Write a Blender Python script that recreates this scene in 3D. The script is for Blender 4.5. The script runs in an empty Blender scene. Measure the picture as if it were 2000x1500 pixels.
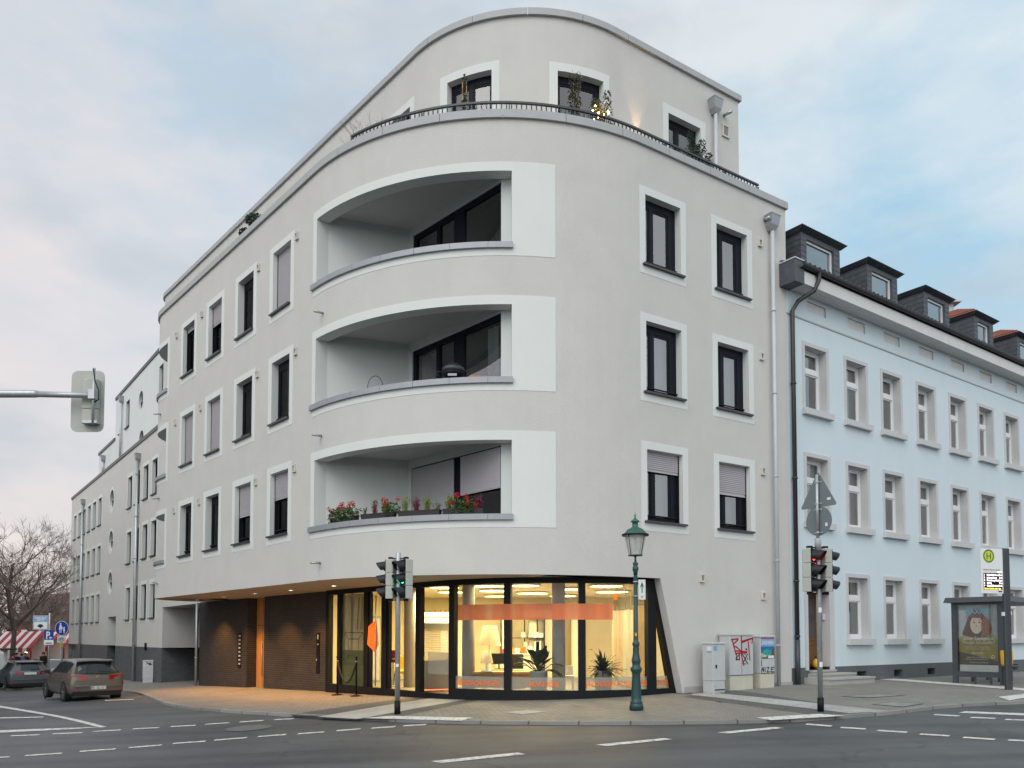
import bpy, bmesh, math, random
from mathutils import Vector, Matrix
D = bpy.data
sc = bpy.context.scene
COL = sc.collection
PI = math.pi
rad = math.radians

# ------------------------------------------------------------------ camera
FPX, TH = 1550.0, rad(2.49)                  # focal length in px of a 2000 px wide frame, upward pitch
PYC = 1243.0 - FPX * math.tan(TH)            # principal row: the rest is lens shift (rectified verticals)
cam_d = D.cameras.new('camera'); cam = D.objects.new('camera', cam_d); COL.objects.link(cam)
cam.location = (0, 0, 0); cam.rotation_euler = (PI / 2 + TH, 0, 0)
cam_d.sensor_width = 36.0; cam_d.lens = 36.0 * FPX / 2000.0
cam_d.shift_y = (PYC - 750.0) / 2000.0
cam_d.clip_start = 0.1; cam_d.clip_end = 3000
sc.camera = cam

# ------------------------------------------------------------------ sky
SUN_EL, SUN_AZ = rad(42), rad(205)           # azimuth measured from +Y, clockwise
wd = D.worlds.new('World'); sc.world = wd; wd.use_nodes = True
wn, wl = wd.node_tree.nodes, wd.node_tree.links
wn.clear()
def wnode(t, **k):
    n = wn.new(t)
    for a, b in k.items(): setattr(n, a, b)
    return n
w_out = wnode('ShaderNodeOutputWorld')
sky = wnode('ShaderNodeTexSky', sky_type='NISHITA', sun_disc=False, sun_elevation=SUN_EL, sun_rotation=SUN_AZ)
sky.air_density = 1.0; sky.dust_density = 1.5
bg_sky = wnode('ShaderNodeBackground'); bg_sky.inputs[1].default_value = 0.12
bg_cl = wnode('ShaderNodeBackground'); bg_cl.inputs[1].default_value = 1.0
tc = wnode('ShaderNodeTexCoord'); mp = wnode('ShaderNodeMapping')
mp.inputs['Scale'].default_value = (1.0, 1.0, 2.2); mp.inputs['Rotation'].default_value = (0.0, 0.45, 0.3)
n1 = wnode('ShaderNodeTexNoise'); n1.inputs['Scale'].default_value = 2.6; n1.inputs['Detail'].default_value = 7; n1.inputs['Roughness'].default_value = 0.55
n2 = wnode('ShaderNodeTexNoise'); n2.inputs['Scale'].default_value = 3.6; n2.inputs['Detail'].default_value = 6
sx = wnode('ShaderNodeSeparateXYZ')
wl.new(tc.outputs['Generated'], mp.inputs[0]); wl.new(mp.outputs[0], n1.inputs[0]); wl.new(mp.outputs[0], n2.inputs[0])
wl.new(tc.outputs['Generated'], sx.inputs[0])
def wmath(op, a, b=None, clamp=False):
    n = wnode('ShaderNodeMath', operation=op, use_clamp=clamp)
    for i, v in enumerate((a, b)):
        if v is None: continue
        if isinstance(v, (int, float)): n.inputs[i].default_value = v
        else: wl.new(v, n.inputs[i])
    return n.outputs[0]
def wmix(f, a, b):
    n = wnode('ShaderNodeMix', data_type='RGBA')
    for i, v in ((0, f), (6, a), (7, b)):
        if isinstance(v, tuple): n.inputs[i].default_value = (*v, 1)
        elif isinstance(v, (int, float)): n.inputs[i].default_value = v
        else: wl.new(v, n.inputs[i])
    return n.outputs[2]
# colour of the overcast layer: pale blue to the right and high up, mauve grey and cream to the left and low
side = wmath('MULTIPLY_ADD', sx.outputs[0], 0.9); wl.links if False else None
side_n = side.node; side_n.inputs[2].default_value = 0.62; side_n.use_clamp = True
high = wmath('MULTIPLY', sx.outputs[2], 2.2, True)
blue = wmix(high, (0.42, 0.54, 0.60), (0.30, 0.48, 0.60))
left = wmix(high, (0.78, 0.62, 0.54), (0.46, 0.50, 0.555))
base = wmix(side, left, blue)
cl_f = wnode('ShaderNodeMapRange'); cl_f.inputs[1].default_value = 0.40; cl_f.inputs[2].default_value = 0.62
wl.new(n1.outputs[0], cl_f.inputs[0])
cloudc = wmix(side, (0.67, 0.59, 0.56), (0.58, 0.635, 0.66))
withcl = wmix(wmath('MULTIPLY', cl_f.outputs[0], 0.95), base, cloudc)
dk = wnode('ShaderNodeMapRange'); dk.inputs[1].default_value = 0.46; dk.inputs[2].default_value = 0.66
wl.new(n2.outputs[0], dk.inputs[0])
withdk = wmix(wmath('MULTIPLY', dk.outputs[0], 0.75), withcl, (0.39, 0.435, 0.475))
# unseen sky half behind the camera, boosted to light the house fronts and panes
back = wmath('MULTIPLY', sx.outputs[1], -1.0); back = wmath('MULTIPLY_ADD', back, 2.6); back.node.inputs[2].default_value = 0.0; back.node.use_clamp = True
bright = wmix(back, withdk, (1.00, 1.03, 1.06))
below = wmath('LESS_THAN', sx.outputs[2], -0.02)
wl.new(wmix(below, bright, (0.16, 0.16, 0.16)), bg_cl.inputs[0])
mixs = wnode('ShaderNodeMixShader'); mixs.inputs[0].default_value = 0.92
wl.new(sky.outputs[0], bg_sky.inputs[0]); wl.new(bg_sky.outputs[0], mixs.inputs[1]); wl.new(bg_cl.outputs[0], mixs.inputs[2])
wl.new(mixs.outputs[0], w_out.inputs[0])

# ------------------------------------------------------------------ sun behind the cloud
sun_d = D.lights.new('sun', 'SUN'); sun = D.objects.new('sun', sun_d); COL.objects.link(sun)
sun_d.energy = 0.7; sun_d.angle = rad(40); sun_d.color = (1.0, 0.97, 0.93)
sv = Vector((math.sin(SUN_AZ) * math.cos(SUN_EL), math.cos(SUN_AZ) * math.cos(SUN_EL), math.sin(SUN_EL)))
sun.rotation_euler = sv.to_track_quat('Z', 'Y').to_euler()
sc.view_settings.view_transform = 'Standard'; sc.view_settings.look = 'None'
sc.view_settings.exposure = 0.46; sc.view_settings.gamma = 1.0; sc.view_settings.use_curve_mapping = False
sc.render.engine = 'CYCLES'
try:
    sc.cycles.use_denoising = True; sc.cycles.denoiser = 'OPENIMAGEDENOISE'
    sc.cycles.max_bounces = 8; sc.cycles.transparent_max_bounces = 24; sc.cycles.sample_clamp_indirect = 6
    sc.cycles.caustics_reflective = False; sc.cycles.caustics_refractive = False
except Exception: pass

# ------------------------------------------------------------------ objects, tags
def tag(o, label=None, cat=None, group=None, kind=None):
    if label: o['label'] = label
    if cat: o['category'] = cat
    if group: o['group'] = group
    if kind: o['kind'] = kind
    return o
def empty(name, loc, rz=0.0, label=None, cat=None, group=None):
    o = D.objects.new(name, None); COL.objects.link(o); o.location = loc; o.rotation_euler = (0, 0, rz)
    o.empty_display_size = 0.3
    return tag(o, label, cat, group)
def copy_tree(o, parent=None):
    c = o.copy(); COL.objects.link(c)
    if parent is not None: c.parent = parent
    for ch in list(o.children): copy_tree(ch, c)
    return c

# ------------------------------------------------------------------ materials
MATS = {}
def _new(name):
    m = D.materials.new(name); m.use_nodes = True
    nt = m.node_tree; b = nt.nodes['Principled BSDF']
    MATS[name] = m
    return m, nt, b
def _n(nt, t, **k):
    n = nt.nodes.new(t)
    for a, b in k.items(): setattr(n, a, b)
    return n
def mat(name, col, rough=0.6, metal=0.0, var=0.06, scale=3.0, bump=0.0, bscale=60.0, spec=0.5, stain=0.0):
    """plain painted / cast surface: slow tonal variation, fine grain bump, optional dirt streaks"""
    m, nt, b = _new(name)
    b.inputs['Roughness'].default_value = rough; b.inputs['Metallic'].default_value = metal
    b.inputs['Specular IOR Level'].default_value = spec
    co = _n(nt, 'ShaderNodeTexCoord')
    nz = _n(nt, 'ShaderNodeTexNoise'); nz.inputs['Scale'].default_value = scale; nz.inputs['Detail'].default_value = 6
    nt.links.new(co.outputs['Object'], nz.inputs[0])
    mx = _n(nt, 'ShaderNodeMix', data_type='RGBA')
    nt.links.new(nz.outputs[0], mx.inputs[0])
    mx.inputs[6].default_value = (*[c * (1 - var * 1.6) for c in col], 1); mx.inputs[7].default_value = (*[min(1, c * (1 + var * 1.6)) for c in col], 1)
    out = mx.outputs[2]
    if stain:
        mp_ = _n(nt, 'ShaderNodeMapping'); mp_.inputs['Scale'].default_value = (2.2, 2.2, 0.22)
        n_ = _n(nt, 'ShaderNodeTexNoise'); n_.inputs['Scale'].default_value = 1.0; n_.inputs['Detail'].default_value = 8
        r_ = _n(nt, 'ShaderNodeMapRange'); r_.inputs[1].default_value = 0.5; r_.inputs[2].default_value = 0.78; r_.inputs[4].default_value = stain
        nt.links.new(co.outputs['Object'], mp_.inputs[0]); nt.links.new(mp_.outputs[0], n_.inputs[0]); nt.links.new(n_.outputs[0], r_.inputs[0])
        m2 = _n(nt, 'ShaderNodeMix', data_type='RGBA'); nt.links.new(r_.outputs[0], m2.inputs[0]); nt.links.new(out, m2.inputs[6])
        m2.inputs[7].default_value = (*[c * 0.55 for c in col], 1); out = m2.outputs[2]
    nt.links.new(out, b.inputs['Base Color'])
    if bump:
        nb = _n(nt, 'ShaderNodeTexNoise'); nb.inputs['Scale'].default_value = bscale; nb.inputs['Detail'].default_value = 4
        nt.links.new(co.outputs['Object'], nb.inputs[0])
        bp = _n(nt, 'ShaderNodeBump'); bp.inputs['Strength'].default_value = bump; bp.inputs['Distance'].default_value = 0.02
        nt.links.new(nb.outputs[0], bp.inputs['Height']); nt.links.new(bp.outputs[0], b.inputs['Normal'])
    return m
def brickmat(name, c1, c2, mortar, w, h, msize=0.01, uv=True, rough=0.7, rot=0.0, bump=0.4, off=0.5, var=0.5, scale=1.0):
    m, nt, b = _new(name)
    b.inputs['Roughness'].default_value = rough
    co = _n(nt, 'ShaderNodeTexCoord'); mp_ = _n(nt, 'ShaderNodeMapping'); mp_.inputs['Rotation'].default_value = (0, 0, rot)
    nt.links.new(co.outputs['UV' if uv else 'Object'], mp_.inputs[0])
    br = _n(nt, 'ShaderNodeTexBrick'); br.offset = off
    br.inputs['Scale'].default_value = scale
    br.inputs['Color1'].default_value = (*c1, 1); br.inputs['Color2'].default_value = (*c2, 1); br.inputs['Mortar'].default_value = (*mortar, 1)
    br.inputs['Brick Width'].default_value = w; br.inputs['Row Height'].default_value = h; br.inputs['Mortar Size'].default_value = msize
    br.inputs['Mortar Smooth'].default_value = 0.2
    nt.links.new(mp_.outputs[0], br.inputs[0])
    nz = _n(nt, 'ShaderNodeTexNoise'); nz.inputs['Scale'].default_value = 0.7; nz.inputs['Detail'].default_value = 9; nz.inputs['Roughness'].default_value = 0.65
    nt.links.new(co.outputs['Object'], nz.inputs[0])
    r_ = _n(nt, 'ShaderNodeMapRange'); r_.inputs[1].default_value = 0.25; r_.inputs[2].default_value = 0.75; r_.inputs[3].default_value = 1 - var * 0.5; r_.inputs[4].default_value = 1 + var * 0.5
    nt.links.new(nz.outputs[0], r_.inputs[0])
    mu = _n(nt, 'ShaderNodeMix', data_type='RGBA', blend_type='MULTIPLY'); mu.inputs[0].default_value = 1.0
    nt.links.new(br.outputs[0], mu.inputs[6]); nt.links.new(r_.outputs[0], mu.inputs[7])
    nt.links.new(mu.outputs[2], b.inputs['Base Color'])
    if bump:
        bp = _n(nt, 'ShaderNodeBump', invert=True); bp.inputs['Strength'].default_value = bump; bp.inputs['Distance'].default_value = 0.01
        nt.links.new(br.outputs['Fac'], bp.inputs['Height']); nt.links.new(bp.outputs[0], b.inputs['Normal'])
    return m
def glassmat(name, tint=(1, 1, 1), refl=1.0, ior=1.5, rough=0.0):
    m, nt, b = _new(name); nt.nodes.remove(b)
    tr = _n(nt, 'ShaderNodeBsdfTransparent'); tr.inputs[0].default_value = (*tint, 1)
    gl = _n(nt, 'ShaderNodeBsdfGlossy'); gl.inputs['Roughness'].default_value = rough; gl.inputs[0].default_value = (1, 1, 1, 1)
    fr = _n(nt, 'ShaderNodeFresnel'); fr.inputs[0].default_value = ior
    mu = _n(nt, 'ShaderNodeMath', operation='MULTIPLY', use_clamp=True); mu.inputs[1].default_value = refl; nt.links.new(fr.outputs[0], mu.inputs[0])
    mx = _n(nt, 'ShaderNodeMixShader'); nt.links.new(mu.outputs[0], mx.inputs[0]); nt.links.new(tr.outputs[0], mx.inputs[1]); nt.links.new(gl.outputs[0], mx.inputs[2])
    nt.links.new(mx.outputs[0], nt.nodes['Material Output'].inputs[0])
    return m
def filmmat(name, col, alpha, rough=0.5):
    m, nt, b = _new(name)
    b.inputs['Base Color'].default_value = (*col, 1); b.inputs['Roughness'].default_value = rough; b.inputs['Alpha'].default_value = alpha
    return m
def translucent(name, col, mixf=0.5, alpha=1.0):
    """thin diffusing sheet (lamp shade, frosted film, curtain)"""
    m, nt, b = _new(name); nt.nodes.remove(b)
    df = _n(nt, 'ShaderNodeBsdfDiffuse'); df.inputs[0].default_value = (*col, 1)
    tl = _n(nt, 'ShaderNodeBsdfTranslucent'); tl.inputs[0].default_value = (*col, 1)
    mx = _n(nt, 'ShaderNodeMixShader'); mx.inputs[0].default_value = mixf
    nt.links.new(df.outputs[0], mx.inputs[1]); nt.links.new(tl.outputs[0], mx.inputs[2])
    last = mx.outputs[0]
    if alpha < 1:
        tr = _n(nt, 'ShaderNodeBsdfTransparent'); m2 = _n(nt, 'ShaderNodeMixShader'); m2.inputs[0].default_value = alpha
        nt.links.new(tr.outputs[0], m2.inputs[1]); nt.links.new(last, m2.inputs[2]); last = m2.outputs[0]
    nt.links.new(last, nt.nodes['Material Output'].inputs[0])
    return m
def emit(name, col, s):
    m, nt, b = _new(name)
    b.inputs['Base Color'].default_value = (*[min(1, c) for c in col], 1); b.inputs['Emission Color'].default_value = (*col, 1); b.inputs['Emission Strength'].default_value = s
    return m
def leafmat(name, c1, c2):
    m, nt, b = _new(name)
    b.inputs['Roughness'].default_value = 0.55
    g = _n(nt, 'ShaderNodeNewGeometry'); r = _n(nt, 'ShaderNodeMix', data_type='RGBA')
    r.inputs[6].default_value = (*c1, 1); r.inputs[7].default_value = (*c2, 1)
    nt.links.new(g.outputs['Random Per Island'], r.inputs[0]); nt.links.new(r.outputs[2], b.inputs['Base Color'])
    return m

# ------------------------------------------------------------------ mesh builder
class MB:
    def __init__(s): s.v = []; s.f = []; s.uv = {}; s.mi = {}; s.sm = set()
    def add(s, vs, fs, uvs=None, mi=0, smooth=False):
        b = len(s.v); s.v += [tuple(p) for p in vs]
        for k, f in enumerate(fs):
            i = len(s.f); s.f.append(tuple(b + q for q in f))
            if uvs is not None: s.uv[i] = [uvs[q] for q in f]
            if mi: s.mi[i] = mi
            if smooth: s.sm.add(i)
        return s
    def quad(s, a, b, c, d, uv=None, mi=0): return s.add([a, b, c, d], [(0, 1, 2, 3)], uv, mi)
    def hexa(s, p, mi=0):      # p: 8 corners, bottom 4 then top 4
        return s.add(p, [(0, 3, 2, 1), (4, 5, 6, 7), (0, 1, 5, 4), (1, 2, 6, 5), (2, 3, 7, 6), (3, 0, 4, 7)], None, mi)
    def box(s, x0, x1, y0, y1, z0, z1, mi=0):
        return s.hexa([(x0, y0, z0), (x1, y0, z0), (x1, y1, z0), (x0, y1, z0), (x0, y0, z1), (x1, y0, z1), (x1, y1, z1), (x0, y1, z1)], mi)
    def bbox(s, x0, x1, y0, y1, z0, z1, r=0.02, mi=0):   # box with chamfered vertical and top edges
        pts = [(x0 + r, y0), (x1 - r, y0), (x1, y0 + r), (x1, y1 - r), (x1 - r, y1), (x0 + r, y1), (x0, y1 - r), (x0, y0 + r)]
        ins = [(x0 + 2 * r, y0 + r), (x1 - 2 * r, y0 + r), (x1 - r, y0 + 2 * r), (x1 - r, y1 - 2 * r), (x1 - 2 * r, y1 - r), (x0 + 2 * r, y1 - r), (x0 + r, y1 - 2 * r), (x0 + r, y0 + 2 * r)]
        v = [(*p, z0) for p in pts] + [(*p, z1 - r) for p in pts] + [(*p, z1) for p in ins]
        f = [tuple(range(7, -1, -1)), tuple(range(16, 24))]
        for k in range(8):
            n = (k + 1) % 8; f += [(k, n, 8 + n, 8 + k), (8 + k, 8 + n, 16 + n, 16 + k)]
        return s.add(v, f, None, mi)
    def prism(s, poly, dirv, mi=0):       # poly: 3D points, extruded by dirv
        n = len(poly); v = [tuple(p) for p in poly] + [tuple(p[i] + dirv[i] for i in range(3)) for p in poly]
        f = [tuple(range(n - 1, -1, -1)), tuple(range(n, 2 * n))] + [(k, (k + 1) % n, n + (k + 1) % n, n + k) for k in range(n)]
        return s.add(v, f, None, mi)
    def tube(s, path, radii, n=10, caps=True, mi=0, smooth=True):
        path = [Vector(p) for p in path]
        if not isinstance(radii, (list, tuple)): radii = [radii] * len(path)
        vs, fs = [], []; prev = None
        for i, p in enumerate(path):
            t = (path[min(i + 1, len(path) - 1)] - path[max(i - 1, 0)])
            t = t.normalized() if t.length > 1e-9 else Vector((0, 0, 1))
            if prev is None:
                u = t.cross(Vector((0, 0, 1)));
                if u.length < 1e-3: u = t.cross(Vector((0, 1, 0)))
            else: u = prev - t * prev.dot(t)
            u.normalize(); prev = u; w = t.cross(u)
            for k in range(n):
                a = 2 * PI * k / n; vs.append(p + (u * math.cos(a) + w * math.sin(a)) * radii[i])
        for i in range(len(path) - 1):
            for k in range(n):
                k2 = (k + 1) % n; fs.append((i * n + k, i * n + k2, (i + 1) * n + k2, (i + 1) * n + k))
        s.add(vs, fs, None, mi, smooth)
        if caps:
            b = len(s.v) - len(vs); s.f.append(tuple(b + k for k in range(n - 1, -1, -1))); s.f.append(tuple(b + (len(path) - 1) * n + k for k in range(n)))
            if mi: s.mi[len(s.f) - 1] = mi; s.mi[len(s.f) - 2] = mi
        return s
    def lathe(s, prof, c=(0, 0, 0), n=20, mi=0, smooth=True, caps=True):   # prof: (r, z)
        vs, fs = [], []
        for r, z in prof:
            for k in range(n): vs.append((c[0] + r * math.cos(2 * PI * k / n), c[1] + r * math.sin(2 * PI * k / n), c[2] + z))
        for i in range(len(prof) - 1):
            for k in range(n):
                k2 = (k + 1) % n; fs.append((i * n + k, i * n + k2, (i + 1) * n + k2, (i + 1) * n + k))
        b = len(s.v); s.add(vs, fs, None, mi, smooth)
        if caps:
            s.f.append(tuple(b + k for k in range(n - 1, -1, -1))); s.f.append(tuple(b + (len(prof) - 1) * n + k for k in range(n)))
        return s
    def ball(s, c, r, nu=10, nv=6, mi=0, sq=(1, 1, 1)):
        prof = [(max(1e-4, math.sin(PI * j / nv)) * r, -math.cos(PI * j / nv) * r) for j in range(nv + 1)]
        b = len(s.v); s.lathe(prof, (0, 0, 0), nu, mi, True, False)
        for i in range(b, len(s.v)): x, y, z = s.v[i]; s.v[i] = (c[0] + x * sq[0], c[1] + y * sq[1], c[2] + z * sq[2])
        return s
    def disc(s, c, r, ax, ay, n=24, mi=0, r0=0.0):
        c, ax, ay = Vector(c), Vector(ax), Vector(ay)
        if r0 == 0: return s.add([c + (ax * math.cos(2 * PI * k / n) + ay * math.sin(2 * PI * k / n)) * r for k in range(n)], [tuple(range(n))], None, mi)
        v = [c + (ax * math.cos(2 * PI * k / n) + ay * math.sin(2 * PI * k / n)) * q for q in (r0, r) for k in range(n)]
        return s.add(v, [(k, (k + 1) % n, n + (k + 1) % n, n + k) for k in range(n)], None, mi)
    def build(s, name, mats, parent=None, o=(0, 0, 0)):
        me = D.meshes.new(name)
        me.from_pydata([(p[0] - o[0], p[1] - o[1], p[2] - o[2]) for p in s.v], [], s.f)
        if not isinstance(mats, (list, tuple)): mats = [mats]
        for m in mats: me.materials.append(MATS[m] if isinstance(m, str) else m)
        if s.uv:
            ul = me.uv_layers.new(name='UVMap')
            for i, uvs in s.uv.items():
                ls = me.polygons[i].loop_start
                for k, q in enumerate(uvs): ul.data[ls + k].uv = q
        for i, k in s.mi.items(): me.polygons[i].material_index = k
        for i in s.sm: me.polygons[i].use_smooth = True
        me.update()
        ob = D.objects.new(name, me); COL.objects.link(ob)
        if parent is not None: ob.parent = parent
        return ob

def structure(mb, name, mats): return tag(mb.build(name, mats), kind='structure')

# ------------------------------------------------------------------ wall lines in plan: s along the wall (right positive), off inwards
def sp(x, w): 
    return w * math.log1p(math.exp(max(-60, min(60, x / w)))) if x / w < 50 else x
def G(x, y):             # pavement height: the street falls away to the left and gently towards the carriageway
    u = sp(7.15 - x, 0.6)
    h = 0.022 * u + 0.00065 * u * u if u < 28 else 0.616 + 0.5096 + 0.03 * (u - 28)
    v = sp(20.35 - y, 0.6); v = 7 - sp(7 - v, 0.6)
    return -1.386 - h - 0.025 * v
KH = 0.06                # kerb height
def ray(px, py):
    a = (px - 1000.0) / FPX; b = (PYC - py) / FPX
    return (a, math.cos(TH) - b * math.sin(TH), b * math.cos(TH) + math.sin(TH))
def gp(px, py, dz=0.0):  # ground point seen at a pixel of the 2000 x 1500 photograph
    r = ray(px, py); z = -1.5
    for _ in range(60):
        k = z / r[2]; z = 0.5 * z + 0.5 * (G(r[0] * k, r[1] * k) + dz)
    k = z / r[2]; return (r[0] * k, r[1] * k)
class Line:
    def __init__(s, P, d, n): s.P, s.d, s.n = P, d, n
    def xy(s, t, off=0.0): return (s.P[0] + s.d[0] * t + s.n[0] * off, s.P[1] + s.d[1] * t + s.n[1] * off)
    curved = False
    def breaks(s, a, b, ds): return [a, b]
DR, DL = (0.83746, 0.54650), (-0.66099, 0.75040)
NR, NL = (-0.54650, 0.83746), (0.75040, 0.66099)
C0 = (-1.46465, 16.70834)
BIS = Vector((DR[0] + DL[0], DR[1] + DL[1])).normalized(); HALF = math.acos(DR[0] * DL[0] + DR[1] * DL[1]) / 2
class Corner:
    """two straight wings joined by an arc of tangent length t, set back a (right wing) and b (left wing); rounded again at s_end on the left"""
    curved = True
    def __init__(s, a, b, t, s_end=None, r_end=2.0):
        k = [NR[0] * C0[0] + NR[1] * C0[1] + a, NL[0] * C0[0] + NL[1] * C0[1] + b]
        det = NR[0] * NL[1] - NR[1] * NL[0]
        s.C = ((k[0] * NL[1] - k[1] * NR[1]) / det, (NR[0] * k[1] - NL[0] * k[0]) / det)
        s.R = t * math.tan(HALF); s.c = (s.C[0] + BIS.x * t / math.cos(HALF), s.C[1] + BIS.y * t / math.cos(HALF))
        s.h = s.R * (PI - 2 * HALF) / 2; s.t = t; s.se = s_end; s.re = r_end
    def xy(s, q, off=0.0):
        if q >= s.h: u = s.t + q - s.h; return (s.C[0] + DR[0] * u + NR[0] * off, s.C[1] + DR[1] * u + NR[1] * off)
        if q > -s.h:
            a = q / s.R; b = (-BIS.x, -BIS.y); v = (b[0] * math.cos(a) - b[1] * math.sin(a), b[0] * math.sin(a) + b[1] * math.cos(a))
            return (s.c[0] + v[0] * (s.R - off), s.c[1] + v[1] * (s.R - off))
        if s.se is None or q >= s.se:
            u = s.t - q - s.h; return (s.C[0] + DL[0] * u + NL[0] * off, s.C[1] + DL[1] * u + NL[1] * off)
        u = s.t - s.se - s.h; px, py = s.C[0] + DL[0] * u + NL[0] * s.re, s.C[1] + DL[1] * u + NL[1] * s.re   # centre of end arc
        a = min((s.se - q) / s.re, rad(100)); rest = max(0.0, (s.se - q) - s.re * rad(100))
        v = (-NL[0] * math.cos(a) + DL[0] * math.sin(a), -NL[1] * math.cos(a) + DL[1] * math.sin(a))
        w = (DL[0] * math.cos(a) + NL[0] * math.sin(a), DL[1] * math.cos(a) + NL[1] * math.sin(a))
        return (px + v[0] * (s.re - off) + w[0] * rest, py + v[1] * (s.re - off) + w[1] * rest)
    def breaks(s, a, b, ds):
        out = [a, b] + [k for k in (s.h, -s.h, s.se) if k is not None and a < k < b]
        k = math.ceil(max(a, -s.h) / ds)
        while k * ds < min(b, s.h): out.append(k * ds); k += 1
        if s.se is not None and a < s.se:
            k = math.ceil(a / ds)
            while k * ds < min(b, s.se): out.append(k * ds); k += 1
        out = sorted(out); r = [out[0]]
        for q in out[1:]:
            if q - r[-1] > 1e-3: r.append(q)
        return r
def skin(mb, path, s0, s1, z0, z1, holes=(), depth=0.25, ds=0.3, mi=0, rmi=0, flip=False, zfn=None):
    """wall face with rectangular holes and their reveals"""
    S = {s0, s1}; Z = {z0, z1}
    holes = [(h[0], h[1], max(z0, h[2]), min(z1, h[3]), *h[4:]) for h in holes if h[3] > z0 and h[2] < z1]
    for h in holes: S |= {max(s0, h[0]), min(s1, h[1])}; Z |= {h[2], h[3]}
    S = sorted(S); full = []
    for a, b in zip(S, S[1:]): full += path.breaks(a, b, ds)[:-1]
    full.append(S[-1]); Z = sorted(Z)
    P = lambda s, o, z: (*path.xy(s, o), z)
    for a, b in zip(full, full[1:]):
        m = (a + b) / 2
        for c, d in zip(Z, Z[1:]):
            k = (c + d) / 2
            if any(h[0] < m < h[1] and h[2] < k < h[3] for h in holes): continue
            mb.quad(P(a, 0, c), P(b, 0, c), P(b, 0, d), P(a, 0, d), [(a, c), (b, c), (b, d), (a, d)], mi)
    for h in holes:
        dp = h[4] if len(h) > 4 else depth
        B = path.breaks(max(s0, h[0]), min(s1, h[1]), ds)
        for a, b in zip(B, B[1:]):
            mb.quad(P(a, 0, h[3]), P(b, 0, h[3]), P(b, dp, h[3]), P(a, dp, h[3]), [(a, 0), (b, 0), (b, dp), (a, dp)], rmi)
            mb.quad(P(b, 0, h[2]), P(a, 0, h[2]), P(a, dp, h[2]), P(b, dp, h[2]), [(b, 0), (a, 0), (a, dp), (b, dp)], rmi)
        if h[0] >= s0 and len(h) < 6: mb.quad(P(h[0], 0, h[2]), P(h[0], 0, h[3]), P(h[0], dp, h[3]), P(h[0], dp, h[2]), [(0, h[2]), (0, h[3]), (dp, h[3]), (dp, h[2])], rmi)
        if h[1] <= s1: mb.quad(P(h[1], 0, h[3]), P(h[1], 0, h[2]), P(h[1], dp, h[2]), P(h[1], dp, h[3]), [(0, h[3]), (0, h[2]), (dp, h[2]), (dp, h[3])], rmi)
    return mb
def sbox(mb, path, s0, s1, o0, o1, z0, z1, ds=0.3, mi=0):
    """block that follows the wall"""
    B = path.breaks(s0, s1, ds); v, f, uv = [], [], []
    for q in B:
        for o, z in ((o0, z0), (o1, z0), (o1, z1), (o0, z1)): v.append((*path.xy(q, o), z)); uv.append((q, z) if abs(o1 - o0) < abs(z1 - z0) else (q, o))
    for i in range(len(B) - 1):
        for k in range(4): f.append((i * 4 + k, i * 4 + (k + 1) % 4, i * 4 + 4 + (k + 1) % 4, i * 4 + 4 + k))
    n = (len(B) - 1) * 4; f += [(0, 3, 2, 1), (n, n + 1, n + 2, n + 3)]
    return mb.add(v, f, uv, mi)
def sring(mb, path, s0, s1, z0, z1, i0, i1, j0, j1, off, th=0.006, ds=0.3, mi=0):
    """flat band round an opening: outer s0 s1 z0 z1, inner i0 i1 j0 j1"""
    for a, b, c, d in ((s0, s1, j1, z1), (s0, s1, z0, j0), (s0, i0, j0, j1), (i1, s1, j0, j1)):
        if b - a > 1e-3 and d - c > 1e-3: sbox(mb, path, a, b, off, off + th, c, d, ds, mi)
    return mb
def spane(mb, path, s0, s1, off, z0, z1, ds=0.3, mi=0):
    B = path.breaks(s0, s1, ds)
    for a, b in zip(B, B[1:]): mb.quad((*path.xy(a, off), z0), (*path.xy(b, off), z0), (*path.xy(b, off), z1), (*path.xy(a, off), z1), [(a, z0), (b, z0), (b, z1), (a, z1)], mi)
    return mb
_font = {}
def text_mesh(mb, s, size, fn, bold=0.0, align='CENTER', xs=1.0, mi=0, spacing=1.0):
    """lettering as real faces; fn maps (x, y) of the text plane to a point"""
    cu = D.curves.new('t', 'FONT'); cu.body = s; cu.size = size; cu.align_x = align; cu.offset = bold; cu.resolution_u = 2; cu.space_character = spacing
    ob = D.objects.new('t', cu); COL.objects.link(ob)
    bpy.context.view_layer.update()
    ev = ob.evaluated_get(bpy.context.evaluated_depsgraph_get()); me = ev.to_mesh()
    mb.add([fn(v.co.x * xs, v.co.y) for v in me.vertices], [tuple(p.vertices) for p in me.polygons], None, mi)
    ev.to_mesh_clear(); D.objects.remove(ob); D.curves.remove(cu)
    return mb
def leaf_cloud(mb, c, r, n, size, rng, sq=(1, 1, 1), mi=0, shell=0.35, lum=0.0):
    for _ in range(n):
        while True:
            p = Vector((rng.uniform(-1, 1), rng.uniform(-1, 1), rng.uniform(-1, 1)))
            if p.length <= 1 and p.length > shell * rng.random(): break
        p = Vector((c[0] + p.x * r * sq[0], c[1] + p.y * r * sq[1], c[2] + p.z * r * sq[2]))
        a = Vector((rng.gauss(0, 1), rng.gauss(0, 1), rng.gauss(0, 1))).normalized(); b = a.orthogonal().normalized()
        if rng.random() < .5: b = a.cross(b)
        l = size * rng.uniform(.6, 1.3); w = l * rng.uniform(.35, .6)
        mb.add([p - a * l / 2, p + b * w / 2, p + a * l / 2, p - b * w / 2], [(0, 1, 2, 3)], None, mi)
    return mb
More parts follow.
